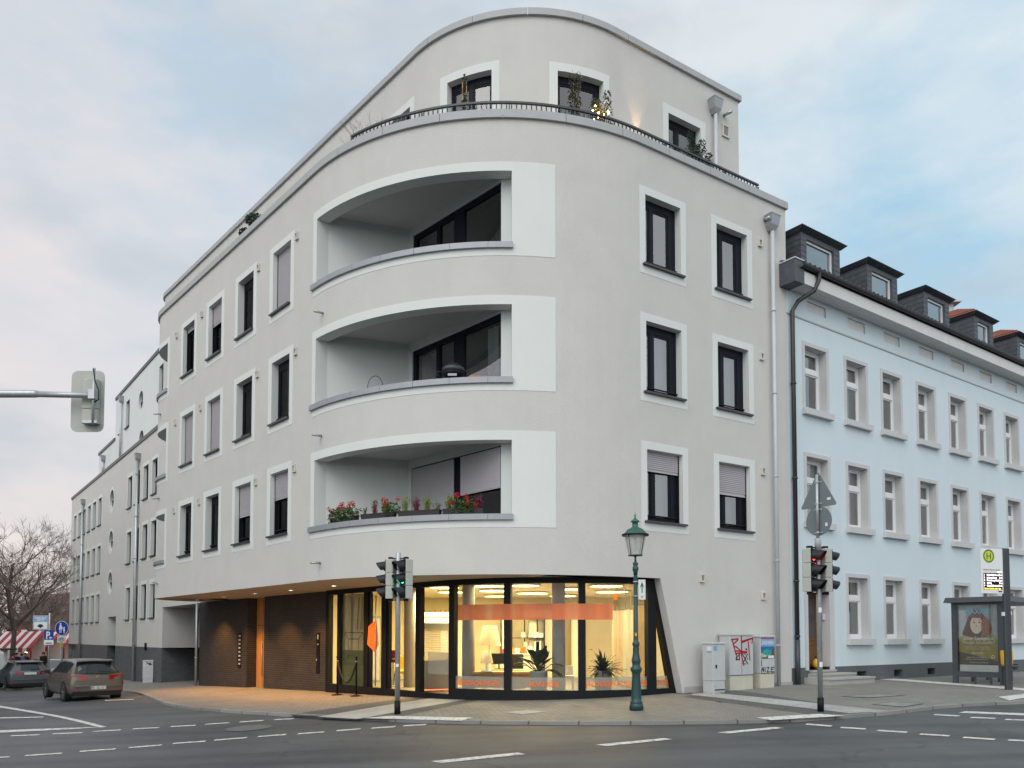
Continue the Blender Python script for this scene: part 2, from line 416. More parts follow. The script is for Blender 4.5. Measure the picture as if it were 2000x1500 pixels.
# ------------------------------------------------------------------ material list
mat('plaster', (0.59, 0.58, 0.553), 0.85, var=0.04, scale=1.3, bump=0.5, bscale=45, spec=0.2, stain=0.06)
mat('plaster_pale', (0.70, 0.725, 0.71), 0.85, var=0.03, scale=0.7, bump=0.2, bscale=55, spec=0.2, stain=0.12)
mat('paint_white', (0.69, 0.715, 0.69), 0.8, var=0.025, scale=0.9, bump=0.12, bscale=70, spec=0.2)
mat('balcony_paint', (0.62, 0.65, 0.63), 0.8, var=0.03, scale=1.0, bump=0.15, bscale=60, spec=0.2)
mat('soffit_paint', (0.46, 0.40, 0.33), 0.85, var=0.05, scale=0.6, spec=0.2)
mat('coping_grey', (0.40, 0.41, 0.415), 0.6, var=0.05, scale=4)
mat('zinc', (0.33, 0.345, 0.365), 0.5, 0.3, var=0.06, scale=4)
mat('zinc_light', (0.50, 0.53, 0.55), 0.55, 0.15, var=0.05, scale=4)
mat('galvanised', (0.42, 0.45, 0.46), 0.42, 0.6, var=0.12, scale=14)
mat('pole_paint', (0.45, 0.46, 0.46), 0.5, 0.2, var=0.08, scale=6)
mat('frame_dark', (0.008, 0.010, 0.016), 0.5, var=0.1, spec=0.15)
mat('sill_dark', (0.06, 0.06, 0.065), 0.4, 0.3, var=0.1)
mat('shutter_grey', (0.44, 0.42, 0.44), 0.6, var=0.04)
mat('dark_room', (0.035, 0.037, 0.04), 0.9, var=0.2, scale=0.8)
translucent('curtain', (0.62, 0.64, 0.62), 0.35)
translucent('curtain_cream', (0.66, 0.55, 0.43), 0.35)
glassmat('window_glass', (0.80, 0.85, 0.86), 2.6, 1.8)
glassmat('screened_glass', (0.45, 0.50, 0.52), 0.45, 1.5); glassmat('window_glass_soft', (0.80, 0.86, 0.90), 1.7, 1.7)
glassmat('shop_glass', (0.97, 0.98, 0.97), 0.8, 1.45)
glassmat('clear_glass', (0.93, 0.95, 0.94), 1.0, 1.45)
brickmat('brick_dark', (0.020, 0.019, 0.021), (0.036, 0.031, 0.030), (0.055, 0.051, 0.049), 0.25, 0.078, 0.010, bump=0.6, var=0.5)
brickmat('plinth_brick', (0.085, 0.09, 0.098), (0.115, 0.118, 0.125), (0.075, 0.078, 0.082), 0.25, 0.075, 0.007, bump=0.4, var=0.4)
mat('manhole_iron', (0.125, 0.13, 0.13), 0.6, var=0.2, scale=8)
mat('concrete', (0.40, 0.40, 0.38), 0.8, var=0.09, scale=2.5, bump=0.12, bscale=30)
mat('frost', (0.66, 0.62, 0.48), 0.6)
mat('black_metal', (0.010, 0.011, 0.013), 0.5, var=0.15, spec=0.18)
mat('black_rubber', (0.02, 0.02, 0.02), 0.8, var=0.2)
mat('anthracite', (0.055, 0.062, 0.068), 0.45, 0.25, var=0.1)
mat('orange_vinyl', (0.72, 0.13, 0.03), 0.6)
mat('orange_letters', (0.86, 0.17, 0.02), 0.6, var=0.02)
mat('oak_orange', (0.58, 0.27, 0.075), 0.45, var=0.12, scale=2.0)
mat('warm_white', (0.80, 0.76, 0.66), 0.7, var=0.03); mat('vent_cream', (0.60, 0.575, 0.50), 0.7, var=0.03)
mat('shop_wall', (0.72, 0.65, 0.45), 0.85, var=0.03, scale=0.6)
mat('shop_floor', (0.34, 0.30, 0.24), 0.5, var=0.1)
mat('shop_grey', (0.44, 0.43, 0.38), 0.7, var=0.06)
mat('oak_desk', (0.46, 0.29, 0.12), 0.5, var=0.12, scale=3)
mat('red_floor', (0.42, 0.07, 0.05), 0.7, var=0.1)
mat('light_grey_box', (0.50, 0.52, 0.52), 0.55, var=0.06, scale=3, stain=0.2)
mat('cream_box', (0.55, 0.54, 0.44), 0.6, var=0.07, scale=3, stain=0.25)
mat('signal_shell', (0.42, 0.43, 0.385), 0.55, var=0.05, scale=4)
mat('signal_black', (0.008, 0.009, 0.011), 0.5, var=0.1, spec=0.2)
mat('visor', (0.014, 0.017, 0.020), 0.4, var=0.1, spec=0.35)
mat('lens_off', (0.03, 0.025, 0.022), 0.25, var=0.1)
emit('lens_red', (1.0, 0.05, 0.04), 3.0); emit('lens_green', (0.05, 1.0, 0.45), 2.0)
mat('lamp_green', (0.016, 0.055, 0.058), 0.4, 0.1, var=0.12, scale=6)
mat('lamp_hood', (0.035, 0.125, 0.095), 0.45, 0.2, var=0.15, scale=6)
translucent('lamp_pane', (0.80, 0.80, 0.76), 0.5, 0.55)
mat('sign_back', (0.165, 0.20, 0.21), 0.5, 0.25, var=0.06)
mat('sign_white', (0.72, 0.74, 0.73), 0.5, var=0.02)
mat('sign_blue', (0.012, 0.045, 0.30), 0.45, var=0.03)
mat('sign_lightblue', (0.20, 0.36, 0.62), 0.45, var=0.03)
mat('sign_black', (0.02, 0.02, 0.022), 0.5)
mat('sign_yellow', (0.72, 0.42, 0.03), 0.5)
mat('sign_grey', (0.36, 0.39, 0.41), 0.5)
mat('stop_green', (0.03, 0.20, 0.03), 0.5); mat('stop_yellow', (0.60, 0.58, 0.04), 0.5)
emit('led_white', (1.0, 0.86, 0.88), 1.6); emit('led_yellow', (1.0, 0.75, 0.05), 1.1)
mat('blue_plaster', (0.62, 0.715, 0.755), 0.85, var=0.03, scale=0.6, bump=0.18, bscale=50, spec=0.2, stain=0.08)
mat('blue_plinth', (0.105, 0.118, 0.128), 0.85, var=0.08, scale=1.2, bump=0.2, bscale=40, stain=0.2)
mat('stone_grey', (0.55, 0.555, 0.55), 0.8, var=0.04, scale=2)
mat('pvc_white', (0.78, 0.79, 0.79), 0.4, var=0.02)
mat('fascia_white', (0.66, 0.66, 0.64), 0.6, var=0.04, scale=2, stain=0.15)
mat('slate', (0.075, 0.083, 0.095), 0.55, var=0.3, scale=5, bump=0.3, bscale=9)
mat('slate_lines', (0.025, 0.028, 0.032), 0.6)
mat('gutter_dark', (0.045, 0.042, 0.045), 0.4, 0.4, var=0.15)
mat('tile_red', (0.26, 0.085, 0.052), 0.7, var=0.3, scale=7)
mat('tile_dark', (0.04, 0.042, 0.048), 0.6, var=0.2)
mat('door_brown', (0.17, 0.065, 0.02), 0.45, var=0.15, scale=3)
mat('door_pane', (0.09, 0.07, 0.06), 0.15)
mat('poster_base', (0.13, 0.11, 0.085), 0.35)
mat('car_brown', (0.17, 0.152, 0.132), 0.25, 0.45, var=0.03)
mat('car_slate', (0.115, 0.13, 0.14), 0.24, 0.45, var=0.03)
mat('car_black', (0.012, 0.012, 0.013), 0.5)
mat('car_glass', (0.014, 0.018, 0.020), 0.06, spec=0.8)
mat('tail_red', (0.34, 0.010, 0.012), 0.12)
mat('chrome', (0.55, 0.56, 0.57), 0.2, 0.9)
mat('rim', (0.40, 0.41, 0.42), 0.35, 0.7)
mat('bark', (0.11, 0.092, 0.078), 0.9, var=0.25, scale=6)
mat('twig', (0.17, 0.135, 0.115), 0.9, var=0.2)
leafmat('leaf_green', (0.020, 0.060, 0.016), (0.085, 0.15, 0.035)); leafmat('leaf_lime', (0.13, 0.19, 0.02), (0.26, 0.30, 0.04))
leafmat('leaf_dark', (0.010, 0.028, 0.016), (0.030, 0.060, 0.030)); leafmat('leaf_ivy', (0.030, 0.036, 0.018), (0.085, 0.080, 0.045))
leafmat('petal_red', (0.42, 0.015, 0.02), (0.65, 0.03, 0.04)); leafmat('heather', (0.10, 0.015, 0.04), (0.28, 0.05, 0.10)); leafmat('leaf_silver', (0.22, 0.25, 0.21), (0.36, 0.38, 0.32))
leafmat('hedge_brown', (0.045, 0.032, 0.024), (0.105, 0.072, 0.055)); leafmat('grass', (0.035, 0.075, 0.018), (0.075, 0.13, 0.035))
mat('planter', (0.028, 0.022, 0.022), 0.6)
emit('bulb', (1.0, 0.72, 0.25), 30.0); emit('downlight', (1.0, 0.78, 0.45), 14.0); emit('ceiling_disc', (1.0, 0.80, 0.36), 5.0)
mat('roof_felt', (0.12, 0.12, 0.12), 0.9, var=0.15)
mat('awning_red', (0.36, 0.03, 0.035), 0.7, var=0.08); mat('awning_white', (0.66, 0.60, 0.58), 0.7, var=0.05)
mat('skin_tone', (0.42, 0.26, 0.19), 0.6); mat('cloth_red', (0.30, 0.03, 0.04), 0.9); mat('cloth_navy', (0.03, 0.035, 0.06), 0.9); mat('cloth_blue', (0.12, 0.18, 0.25), 0.9); mat('cloth_black', (0.02, 0.02, 0.022), 0.9); mat('hair_dark', (0.025, 0.018, 0.014), 0.7)
mat('stone_dark', (0.15, 0.147, 0.143), 0.9, var=0.1); mat('roof_brown', (0.13, 0.075, 0.06), 0.8, var=0.3, scale=6); mat('brick_red', (0.22, 0.075, 0.055), 0.8, var=0.2, scale=4)

# ------------------------------------------------------------------ asphalt, paving
def asphalt():
    m, nt, b = _new('asphalt'); b.inputs['Roughness'].default_value = 0.62; b.inputs['Specular IOR Level'].default_value = 0.35
    co = _n(nt, 'ShaderNodeTexCoord')
    a = _n(nt, 'ShaderNodeTexNoise'); a.inputs['Scale'].default_value = 0.18; a.inputs['Detail'].default_value = 9; a.inputs['Roughness'].default_value = 0.65
    g = _n(nt, 'ShaderNodeTexNoise'); g.inputs['Scale'].default_value = 90; g.inputs['Detail'].default_value = 2
    mp_ = _n(nt, 'ShaderNodeMapping'); mp_.inputs['Rotation'].default_value = (0, 0, 0.25); mp_.inputs['Scale'].default_value = (0.12, 1.3, 1)
    st = _n(nt, 'ShaderNodeTexNoise'); st.inputs['Scale'].default_value = 1.0; st.inputs['Detail'].default_value = 5
    nt.links.new(co.outputs['Object'], a.inputs[0]); nt.links.new(co.outputs['Object'], g.inputs[0]); nt.links.new(co.outputs['Object'], mp_.inputs[0]); nt.links.new(mp_.outputs[0], st.inputs[0])
    r = _n(nt, 'ShaderNodeValToRGB'); r.color_ramp.elements[0].position = 0.3; r.color_ramp.elements[1].position = 0.72
    r.color_ramp.elements[0].color = (0.050, 0.055, 0.058, 1); r.color_ramp.elements[1].color = (0.118, 0.122, 0.124, 1)
    nt.links.new(a.outputs[0], r.inputs[0])
    def mul(x, y, lo, hi, f0=0.3, f1=0.7):
        k = _n(nt, 'ShaderNodeMapRange'); k.inputs[1].default_value = f0; k.inputs[2].default_value = f1; k.inputs[3].default_value = lo; k.inputs[4].default_value = hi; nt.links.new(y, k.inputs[0])
        q = _n(nt, 'ShaderNodeMix', data_type='RGBA', blend_type='MULTIPLY'); q.inputs[0].default_value = 1; nt.links.new(x, q.inputs[6]); nt.links.new(k.outputs[0], q.inputs[7]); return q.outputs[2]
    c = mul(r.outputs[0], g.outputs[0], 0.78, 1.25); c = mul(c, st.outputs[0], 0.74, 1.22)
    vo = _n(nt, 'ShaderNodeTexVoronoi', feature='DISTANCE_TO_EDGE'); vo.inputs['Scale'].default_value = 0.16
    wv = _n(nt, 'ShaderNodeTexNoise'); wv.inputs['Scale'].default_value = 1.2; wv.inputs['Detail'].default_value = 5; nt.links.new(co.outputs['Object'], wv.inputs[0])
    ad = _n(nt, 'ShaderNodeMix', data_type='RGBA', blend_type='ADD'); ad.inputs[0].default_value = 1.2; nt.links.new(co.outputs['Object'], ad.inputs[6]); nt.links.new(wv.outputs[1], ad.inputs[7]); nt.links.new(ad.outputs[2], vo.inputs[0])
    c = mul(c, vo.outputs[0], 0.72, 1.0, 0.0, 0.006)
    nt.links.new(c, b.inputs['Base Color'])
    bp = _n(nt, 'ShaderNodeBump'); bp.inputs['Strength'].default_value = 0.35; bp.inputs['Distance'].default_value = 0.01
    nt.links.new(g.outputs[0], bp.inputs['Height']); nt.links.new(bp.outputs[0], b.inputs['Normal'])
asphalt()
brickmat('paving', (0.205, 0.195, 0.17), (0.26, 0.245, 0.215), (0.13, 0.125, 0.11), 0.2, 0.1, 0.010, uv=False, rot=0.62, bump=0.35, var=0.35)
brickmat('paving_plain', (0.23, 0.23, 0.215), (0.27, 0.265, 0.25), (0.15, 0.15, 0.14), 0.3, 0.3, 0.012, uv=False, rot=0.92, bump=0.3, var=0.35)
brickmat('paving_border', (0.085, 0.088, 0.09), (0.12, 0.122, 0.122), (0.06, 0.06, 0.06), 0.2, 0.1, 0.010, uv=False, rot=-0.6, bump=0.3, var=0.3)
brickmat('tactile_rough', (0.56, 0.56, 0.53), (0.74, 0.74, 0.71), (0.18, 0.18, 0.17), 0.085, 0.06, 0.012, uv=False, rot=0.62, bump=1.0, var=0.5)
brickmat('tactile_slab', (0.58, 0.58, 0.54), (0.68, 0.68, 0.64), (0.33, 0.33, 0.31), 0.3, 0.3, 0.012, uv=False, rot=0.1, bump=0.5, var=0.3)
brickmat('kerbstone', (0.20, 0.20, 0.19), (0.26, 0.255, 0.24), (0.08, 0.08, 0.08), 1.0, 2.0, 0.018, uv=True, bump=0.5, var=0.4)
def roadpaint():
    m, nt, b = _new('road_paint'); b.inputs['Roughness'].default_value = 0.65
    co = _n(nt, 'ShaderNodeTexCoord'); a = _n(nt, 'ShaderNodeTexNoise'); a.inputs['Scale'].default_value = 9; a.inputs['Detail'].default_value = 8; a.inputs['Roughness'].default_value = 0.75
    nt.links.new(co.outputs['Object'], a.inputs[0])
    r = _n(nt, 'ShaderNodeValToRGB'); r.color_ramp.elements[0].position = 0.36; r.color_ramp.elements[1].position = 0.52
    r.color_ramp.elements[0].color = (0.20, 0.20, 0.20, 1); r.color_ramp.elements[1].color = (0.66, 0.65, 0.61, 1)
    nt.links.new(a.outputs[0], r.inputs[0]); nt.links.new(r.outputs[0], b.inputs['Base Color'])
roadpaint()

def axis(lo, hi, inner_lo, inner_hi, step, grow=1.25):
    a = []; q = inner_lo
    while q <= inner_hi + 1e-6: a.append(q); q += step
    d = step; q = a[-1]
    while q < hi: d *= grow; q += d; a.append(min(q, hi))
    d = step; q = a[0]; pre = []
    while q > lo: d *= grow; q -= d; pre.append(max(q, lo))
    return pre[::-1] + a
mb = MB(); X = axis(-900, 900, -40, 26, 0.5); Y = axis(-900, 1200, 4, 48, 0.5)
vs = [(x, y, G(max(-90, min(60, x)), y) - KH) for y in Y for x in X]
nx = len(X); mb.add(vs, [(j * nx + i, j * nx + i + 1, (j + 1) * nx + i + 1, (j + 1) * nx + i) for j in range(len(Y) - 1) for i in range(nx - 1)], None, 0, True)
structure(mb, 'road', 'asphalt')

KPX = [(290, 1363), (318, 1375), (360, 1384), (430, 1391), (520, 1397), (600, 1402), (700, 1407), (800, 1411.5), (900, 1414), (1020, 1415.5), (1150, 1416), (1300, 1415.5), (1450, 1413.5), (1560, 1410), (1640, 1404.5), (1729, 1397.5), (1785, 1390.5), (1840, 1384), (1900, 1379.5), (1967, 1376.5), (2040, 1372)]
# kerb line in plan, from far down the left street round the corner to far along the right one
kerb = [(5.75 - 0.60592 * l, 4.36 + 0.79552 * l) for l in (110, 85, 65, 55, 48, 42, 37)] + [(-14.6, 31.0)] + [gp(q[0], q[1], -KH) for q in KPX]
kerb += [(kerb[-1][0] + 0.8168 * t, kerb[-1][1] + 0.5769 * t) for t in (3, 7, 14, 24, 45, 80)]
def smooth_line(P, step):
    out = []
    for i in range(len(P) - 1):
        p0 = Vector(P[max(i - 1, 0)]); p1 = Vector(P[i]); p2 = Vector(P[i + 1]); p3 = Vector(P[min(i + 2, len(P) - 1)])
        n = max(1, int((p2 - p1).length / step))
        for k in range(n):
            t = k / n
            out.append(0.5 * ((2 * p1) + (p2 - p0) * t + (2 * p0 - 5 * p1 + 4 * p2 - p3) * t * t + (3 * p1 - p0 - 3 * p2 + p3) * t ** 3))
    out.append(Vector(P[-1])); return out
KL = smooth_line(kerb, 0.5)
def offs(L, d):   # offset to the building side
    r = []
    for i, p in enumerate(L):
        t = (L[min(i + 1, len(L) - 1)] - L[max(i - 1, 0)]).normalized(); r.append(p + Vector((-t.y, t.x)) * d)
    return r
K2 = offs(KL, 0.14)
mb = MB(); run = 0
for i in range(len(KL) - 1):
    a, b, c, d = KL[i], KL[i + 1], K2[i + 1], K2[i]; l = (b - a).length
    top = lambda p: (p.x, p.y, G(p.x, p.y) + 0.006); bot = lambda p: (p.x, p.y, G(p.x, p.y) - KH - 0.08)
    mb.quad(bot(a), bot(b), top(b), top(a), [(run, 0), (run + l, 0), (run + l, .3), (run, .3)])
    mb.quad(top(a), top(b), top(c), top(d), [(run, .3), (run + l, .3), (run + l, .5), (run, .5)])
    run += l
structure(mb, 'kerb', 'kerbstone')
# pavement sheet from the kerb to behind the house fronts
mb = MB(); rows = []
for i, p in enumerate(K2):
    t = (KL[min(i + 1, len(KL) - 1)] - KL[max(i - 1, 0)]).normalized(); nrm = Vector((-t.y, t.x))
    # common back line: well inside the buildings
    q = p + nrm * 9.0
    rows.append([p.lerp(q, k / 18) for k in range(19)])
vs = [(q.x, q.y, G(q.x, q.y)) for r in rows for q in r]
mb.add(vs, [(i * 19 + k, (i + 1) * 19 + k, (i + 1) * 19 + k + 1, i * 19 + k + 1) for i in range(len(rows) - 1) for k in range(18)], None, 0, True)
structure(mb, 'pavement', 'paving')

def ground_patch(name, px, matn, dz, world=False, n=6):
    """four-cornered patch laid on the pavement or road (corners given where they are seen, or in metres)"""
    P = [Vector(p) if world else Vector(gp(p[0], p[1], dz)) for p in px]
    mb = MB(); m = max(2, int(max((P[1] - P[0]).length, (P[2] - P[3]).length) / 0.4)); k2 = max(1, int(max((P[3] - P[0]).length, (P[2] - P[1]).length) / 0.4))
    v = []
    for j in range(k2 + 1):
        for i in range(m + 1):
            q = P[0].lerp(P[1], i / m).lerp(P[3].lerp(P[2], i / m), j / k2); v.append((q.x, q.y, G(q.x, q.y) + dz))
    mb.add(v, [(j * (m + 1) + i, j * (m + 1) + i + 1, (j + 1) * (m + 1) + i + 1, (j + 1) * (m + 1) + i) for j in range(k2) for i in range(m)])
    return structure(mb, name, matn)
# dark borders, rough white guide strips and ribbed slabs at the two crossings
ground_patch('paving_border', [(560, 1396.5), (905, 1350), (975, 1360), (755, 1405)], 'paving_border', 0.004)
ground_patch('guide_strip', [(620, 1400), (878, 1358.5), (928, 1363.5), (700, 1404)], 'tactile_rough', 0.008)
ground_patch('ribbed_slab', [(760, 1398), (925, 1401.5), (900, 1407.5), (712, 1402.5)], 'tactile_slab', 0.012)
ground_patch('paving_border', [(1335, 1361), (1420, 1346), (1700, 1389), (1610, 1399)], 'paving_border', 0.004)
ground_patch('guide_strip', [(1345, 1356.5), (1385, 1352.5), (1735, 1388.5), (1660, 1393)], 'tactile_rough', 0.008)
ground_patch('ribbed_slab', [(1476, 1401.5), (1600, 1394), (1650, 1398), (1505, 1406.5)], 'tactile_slab', 0.012)
ground_patch('guide_strip', [(1712, 1326.5), (1738, 1324.5), (2015, 1345.5), (2015, 1350)], 'tactile_slab', 0.010)
ground_patch('kerb_slab', [(1950, 1361), (2016, 1353), (2016, 1360), (1972, 1368)], 'tactile_slab', 0.012)
ground_patch('drain_cover', [(985, 1391), (1030, 1387), (1067, 1390), (1020, 1395)], 'concrete', 0.008)
# service covers: a thin ring of dark joint and a paved lid
for q in ([(1703, 1375.5), (1742, 1370), (1806, 1374), (1764, 1381)], [(1640, 1360), (1705, 1355), (1770, 1357.5), (1700, 1363)]):
    ground_patch('service_cover_joint', q, 'paving_border', 0.006)
    c = (sum(p[0] for p in q) / 4, sum(p[1] for p in q) / 4)
    ground_patch('service_cover', [(c[0] + (p[0] - c[0]) * 0.9, c[1] + (p[1] - c[1]) * 0.86) for p in q], 'paving_plain', 0.012)
def round_cover(name, px, r, matn, dz):
    x, y = gp(*px, -KH + dz); mb = MB(); mb.add([(x + r * math.cos(k * PI / 12), y + r * math.sin(k * PI / 12), G(x + r * math.cos(k * PI / 12), y + r * math.sin(k * PI / 12)) - KH + dz) for k in range(24)], [tuple(range(24))]); structure(mb, name, matn)
round_cover('manhole_joint', (486, 1421.5), 0.50, 'paving_border', 0.005); round_cover('manhole_cover', (486, 1421.5), 0.45, 'manhole_iron', 0.010)
# road markings
def mark(px): ground_patch('road_marking', px, 'road_paint', -KH + 0.007)
def dash(x0, y0, x1, y1, t=2.2):
    mark([(x0, y0 + t / 2), (x1, y1 + t / 2), (x1 + 4, y1 - t / 2), (x0 + 4, y0 - t / 2)])
for a in ([38, 214, 150, 210], [202, 206, 318, 202], [360, 197, 467, 191], [514, 187, 618, 182], [662, 178, 760, 173], [797, 169, 892, 163], [932, 160, 1025, 154], [1068, 151, 1145, 147]):
    dash(a[0] / 2, 1330 + a[1] / 2, a[2] / 2, 1330 + a[3] / 2, 1.9)
for a in ([-60, 300, 32, 296], [95, 291, 238, 282], [308, 275, 447, 265], [500, 260, 627, 250], [672, 244, 800, 235], [833, 231, 960, 221], [1003, 217, 1113, 209], [1160, 206, 1262, 199], [1310, 194, 1403, 187], [1447, 184, 1540, 178], [1572, 175, 1660, 170]):
    dash(a[0] / 2, 1330 + a[1] / 2, a[2] / 2, 1330 + a[3] / 2, 2.4)
for a in ([1145, 168, 1245, 176], [1280, 181, 1378, 187], [1423, 193, 1540, 200], [1590, 207, 1705, 214], [1758, 220, 1882, 228], [1935, 230, 2060, 237]):
    dash(1000 + a[0] / 2, 1330 + a[1] / 2, 1000 + a[2] / 2, 1330 + a[3] / 2, 2.4)
for a in ([1645, 131, 1745, 137], [1787, 142, 1885, 146], [1922, 150, 2060, 155]):
    dash(1000 + a[0] / 2, 1330 + a[1] / 2, 1000 + a[2] / 2, 1330 + a[3] / 2, 2.0)
mark([(1872, 1392), (2030, 1398.5), (2030, 1394), (1885, 1389)])
mark([(842, 1486.5), (862, 1490), (1026, 1473), (1010, 1469.5)]); mark([(1163, 1454.3), (1186, 1457), (1313, 1443.8), (1296, 1441.5)]); mark([(1401, 1430.3), (1421, 1432.6), (1532, 1421.8), (1514, 1419.6)])
mark([(-60, 1368), (-60, 1373), (196, 1421), (208, 1419.4)]); mark([(-40, 1404.5), (84, 1401.2), (86, 1399.6), (-40, 1402)])
mark([(-40, 1433), (150, 1423.5), (205, 1419.2), (-40, 1427.5)])
mark([(205, 1368.8), (262, 1366.4), (262, 1365.2), (205, 1367.2)])
# ------------------------------------------------------------------ the corner apartment house
RNG = random.Random(7)
P1 = Corner(0, 0, 5.83, -17.5, 2.0)          # storeys 1-3
P2 = Corner(1.5, 2.6, 3.75, -24.6, 1.2)      # set-back top storey
PG = Corner(0.28, 2.5, 4.0)                  # shop glazing line
HO = (2.0, 20.0, 0.0)
house = empty('apartment_building', HO, 0, 'large beige grey rendered corner apartment house with rounded front, curved balconies and a lit shop', 'building')
def hp(mb, name, mats, parent=house): return mb.build(name, mats, parent, HO if parent is house else (0, 0, 0))
def part(mb, name, mats, parent=house):
    o = mb.build(name, mats, None, HO); o.parent = parent; return o
SF = 1.474; FL = 3.3
COLS_R = [(4.61, 6.25, 4.80, 6.05), (7.22, 8.87, 7.42, 8.66)]
COLS_L = [(-15.28, -13.72, -15.07, -13.93), (-12.79, -11.19, -12.56, -11.41), (-10.27, -8.63, -10.05, -8.86), (-7.70, -6.10, -7.46, -6.31)]
holes = []
for k in range(3):
    dz = FL * k
    for c in COLS_R + COLS_L: holes.append((c[2], c[3], 2.90 + dz, 4.74 + dz, 0.27))
    holes.append((-4.74, 1.17, 2.80 + dz, 4.70 + dz, 0.35))
    holes.append((-22.3, -16.77, 2.80 + dz, 4.68 + dz, 0.35))
mb = MB(); skin(mb, P1, -22.3, 10.36, SF, 12.62, holes, rmi=1)
# gable to the right, back walls and the flat roof under the terrace
a, b = P1.xy(10.36), P1.xy(10.36, 12); mb.quad((*a, -1.9), (*b, -1.9), (*b, 12.62), (*a, 12.62))
B = P1.breaks(-22.3, 10.36, 0.5)
part(mb, 'wall', ['plaster', 'paint_white'])
mb = MB()
BK = [P1.xy(10.3, 12), P1.xy(-15, 12), P1.xy(-22.2, 1.5)]
mb.add([(*P1.xy(q, .3), 12.0) for q in B] + [(*p, 12.0) for p in BK], [tuple(range(len(B) + 3))])
for q, w in zip(B, B[1:]): mb.quad((*P1.xy(q, .3), 12.62), (*P1.xy(q, .3), 12.0), (*P1.xy(w, .3), 12.0), (*P1.xy(w, .3), 12.62))
part(mb, 'terrace_floor', 'concrete')
mb = MB()
for p_, q_ in ((BK[0], BK[1]), (BK[1], BK[2]), (BK[2], P1.xy(-22.3))): mb.quad((*p_, -3), (*q_, -3), (*q_, 12.0), (*p_, 12.0))
mb.quad((*BK[0], 12.0), (*BK[1], 12.0), (*BK[1], 16.6), (*BK[0], 16.6)); part(mb, 'rear_wall', 'plaster')
mb = MB(); q = -22.3
while q < 10.38:
    w = min(q + 1.55, 10.42); sbox(mb, P1, q + .006, w - .006, -0.07, 0.36, 12.60, 12.80, 0.25); q = w
part(mb, 'terrace_coping', 'coping_grey')
# top storey
th = [(-1.83, -0.48, 12.1, 15.27, .25), (1.31, 2.66, 12.1, 15.19, .25), (5.08, 6.40, 12.1, 15.2, .25), (-4.75, -3.40, 12.1, 15.32, .25)]
mb = MB(); skin(mb, P2, -29.5, 8.08, 11.9, 16.68, th, rmi=1)
a, b = P2.xy(8.08), P2.xy(8.08, 10); mb.quad((*a, 11.5), (*b, 11.5), (*b, 16.68), (*a, 16.68))
part(mb, 'top_storey_wall', ['plaster', 'paint_white'])
mb = MB(); q = -29.5
while q < 8.12:
    w = min(q + 1.5, 8.16); sbox(mb, P2, q + .006, w - .006, -0.08, 0.4, 16.66, 16.84, 0.25); q = w
part(mb, 'roof_coping', 'coping_grey')
mb = MB(); B2 = P2.breaks(-29.5, 8.08, 0.5)
mb.add([(*P2.xy(q, .2), 16.6) for q in B2] + [(*BK[0], 16.6), (*BK[1], 16.6)], [tuple(range(len(B2) + 2))])
part(mb, 'roof', 'roof_felt')
# unlit rooms behind the windows
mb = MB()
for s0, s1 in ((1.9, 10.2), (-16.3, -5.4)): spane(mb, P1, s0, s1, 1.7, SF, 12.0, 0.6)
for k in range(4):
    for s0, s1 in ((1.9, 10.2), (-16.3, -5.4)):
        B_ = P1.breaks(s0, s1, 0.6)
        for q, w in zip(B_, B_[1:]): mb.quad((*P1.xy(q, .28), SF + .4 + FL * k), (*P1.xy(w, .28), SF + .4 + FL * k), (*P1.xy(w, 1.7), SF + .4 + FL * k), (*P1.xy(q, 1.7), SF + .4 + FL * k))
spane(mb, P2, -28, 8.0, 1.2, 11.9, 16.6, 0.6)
part(mb, 'room_interior', 'dark_room')

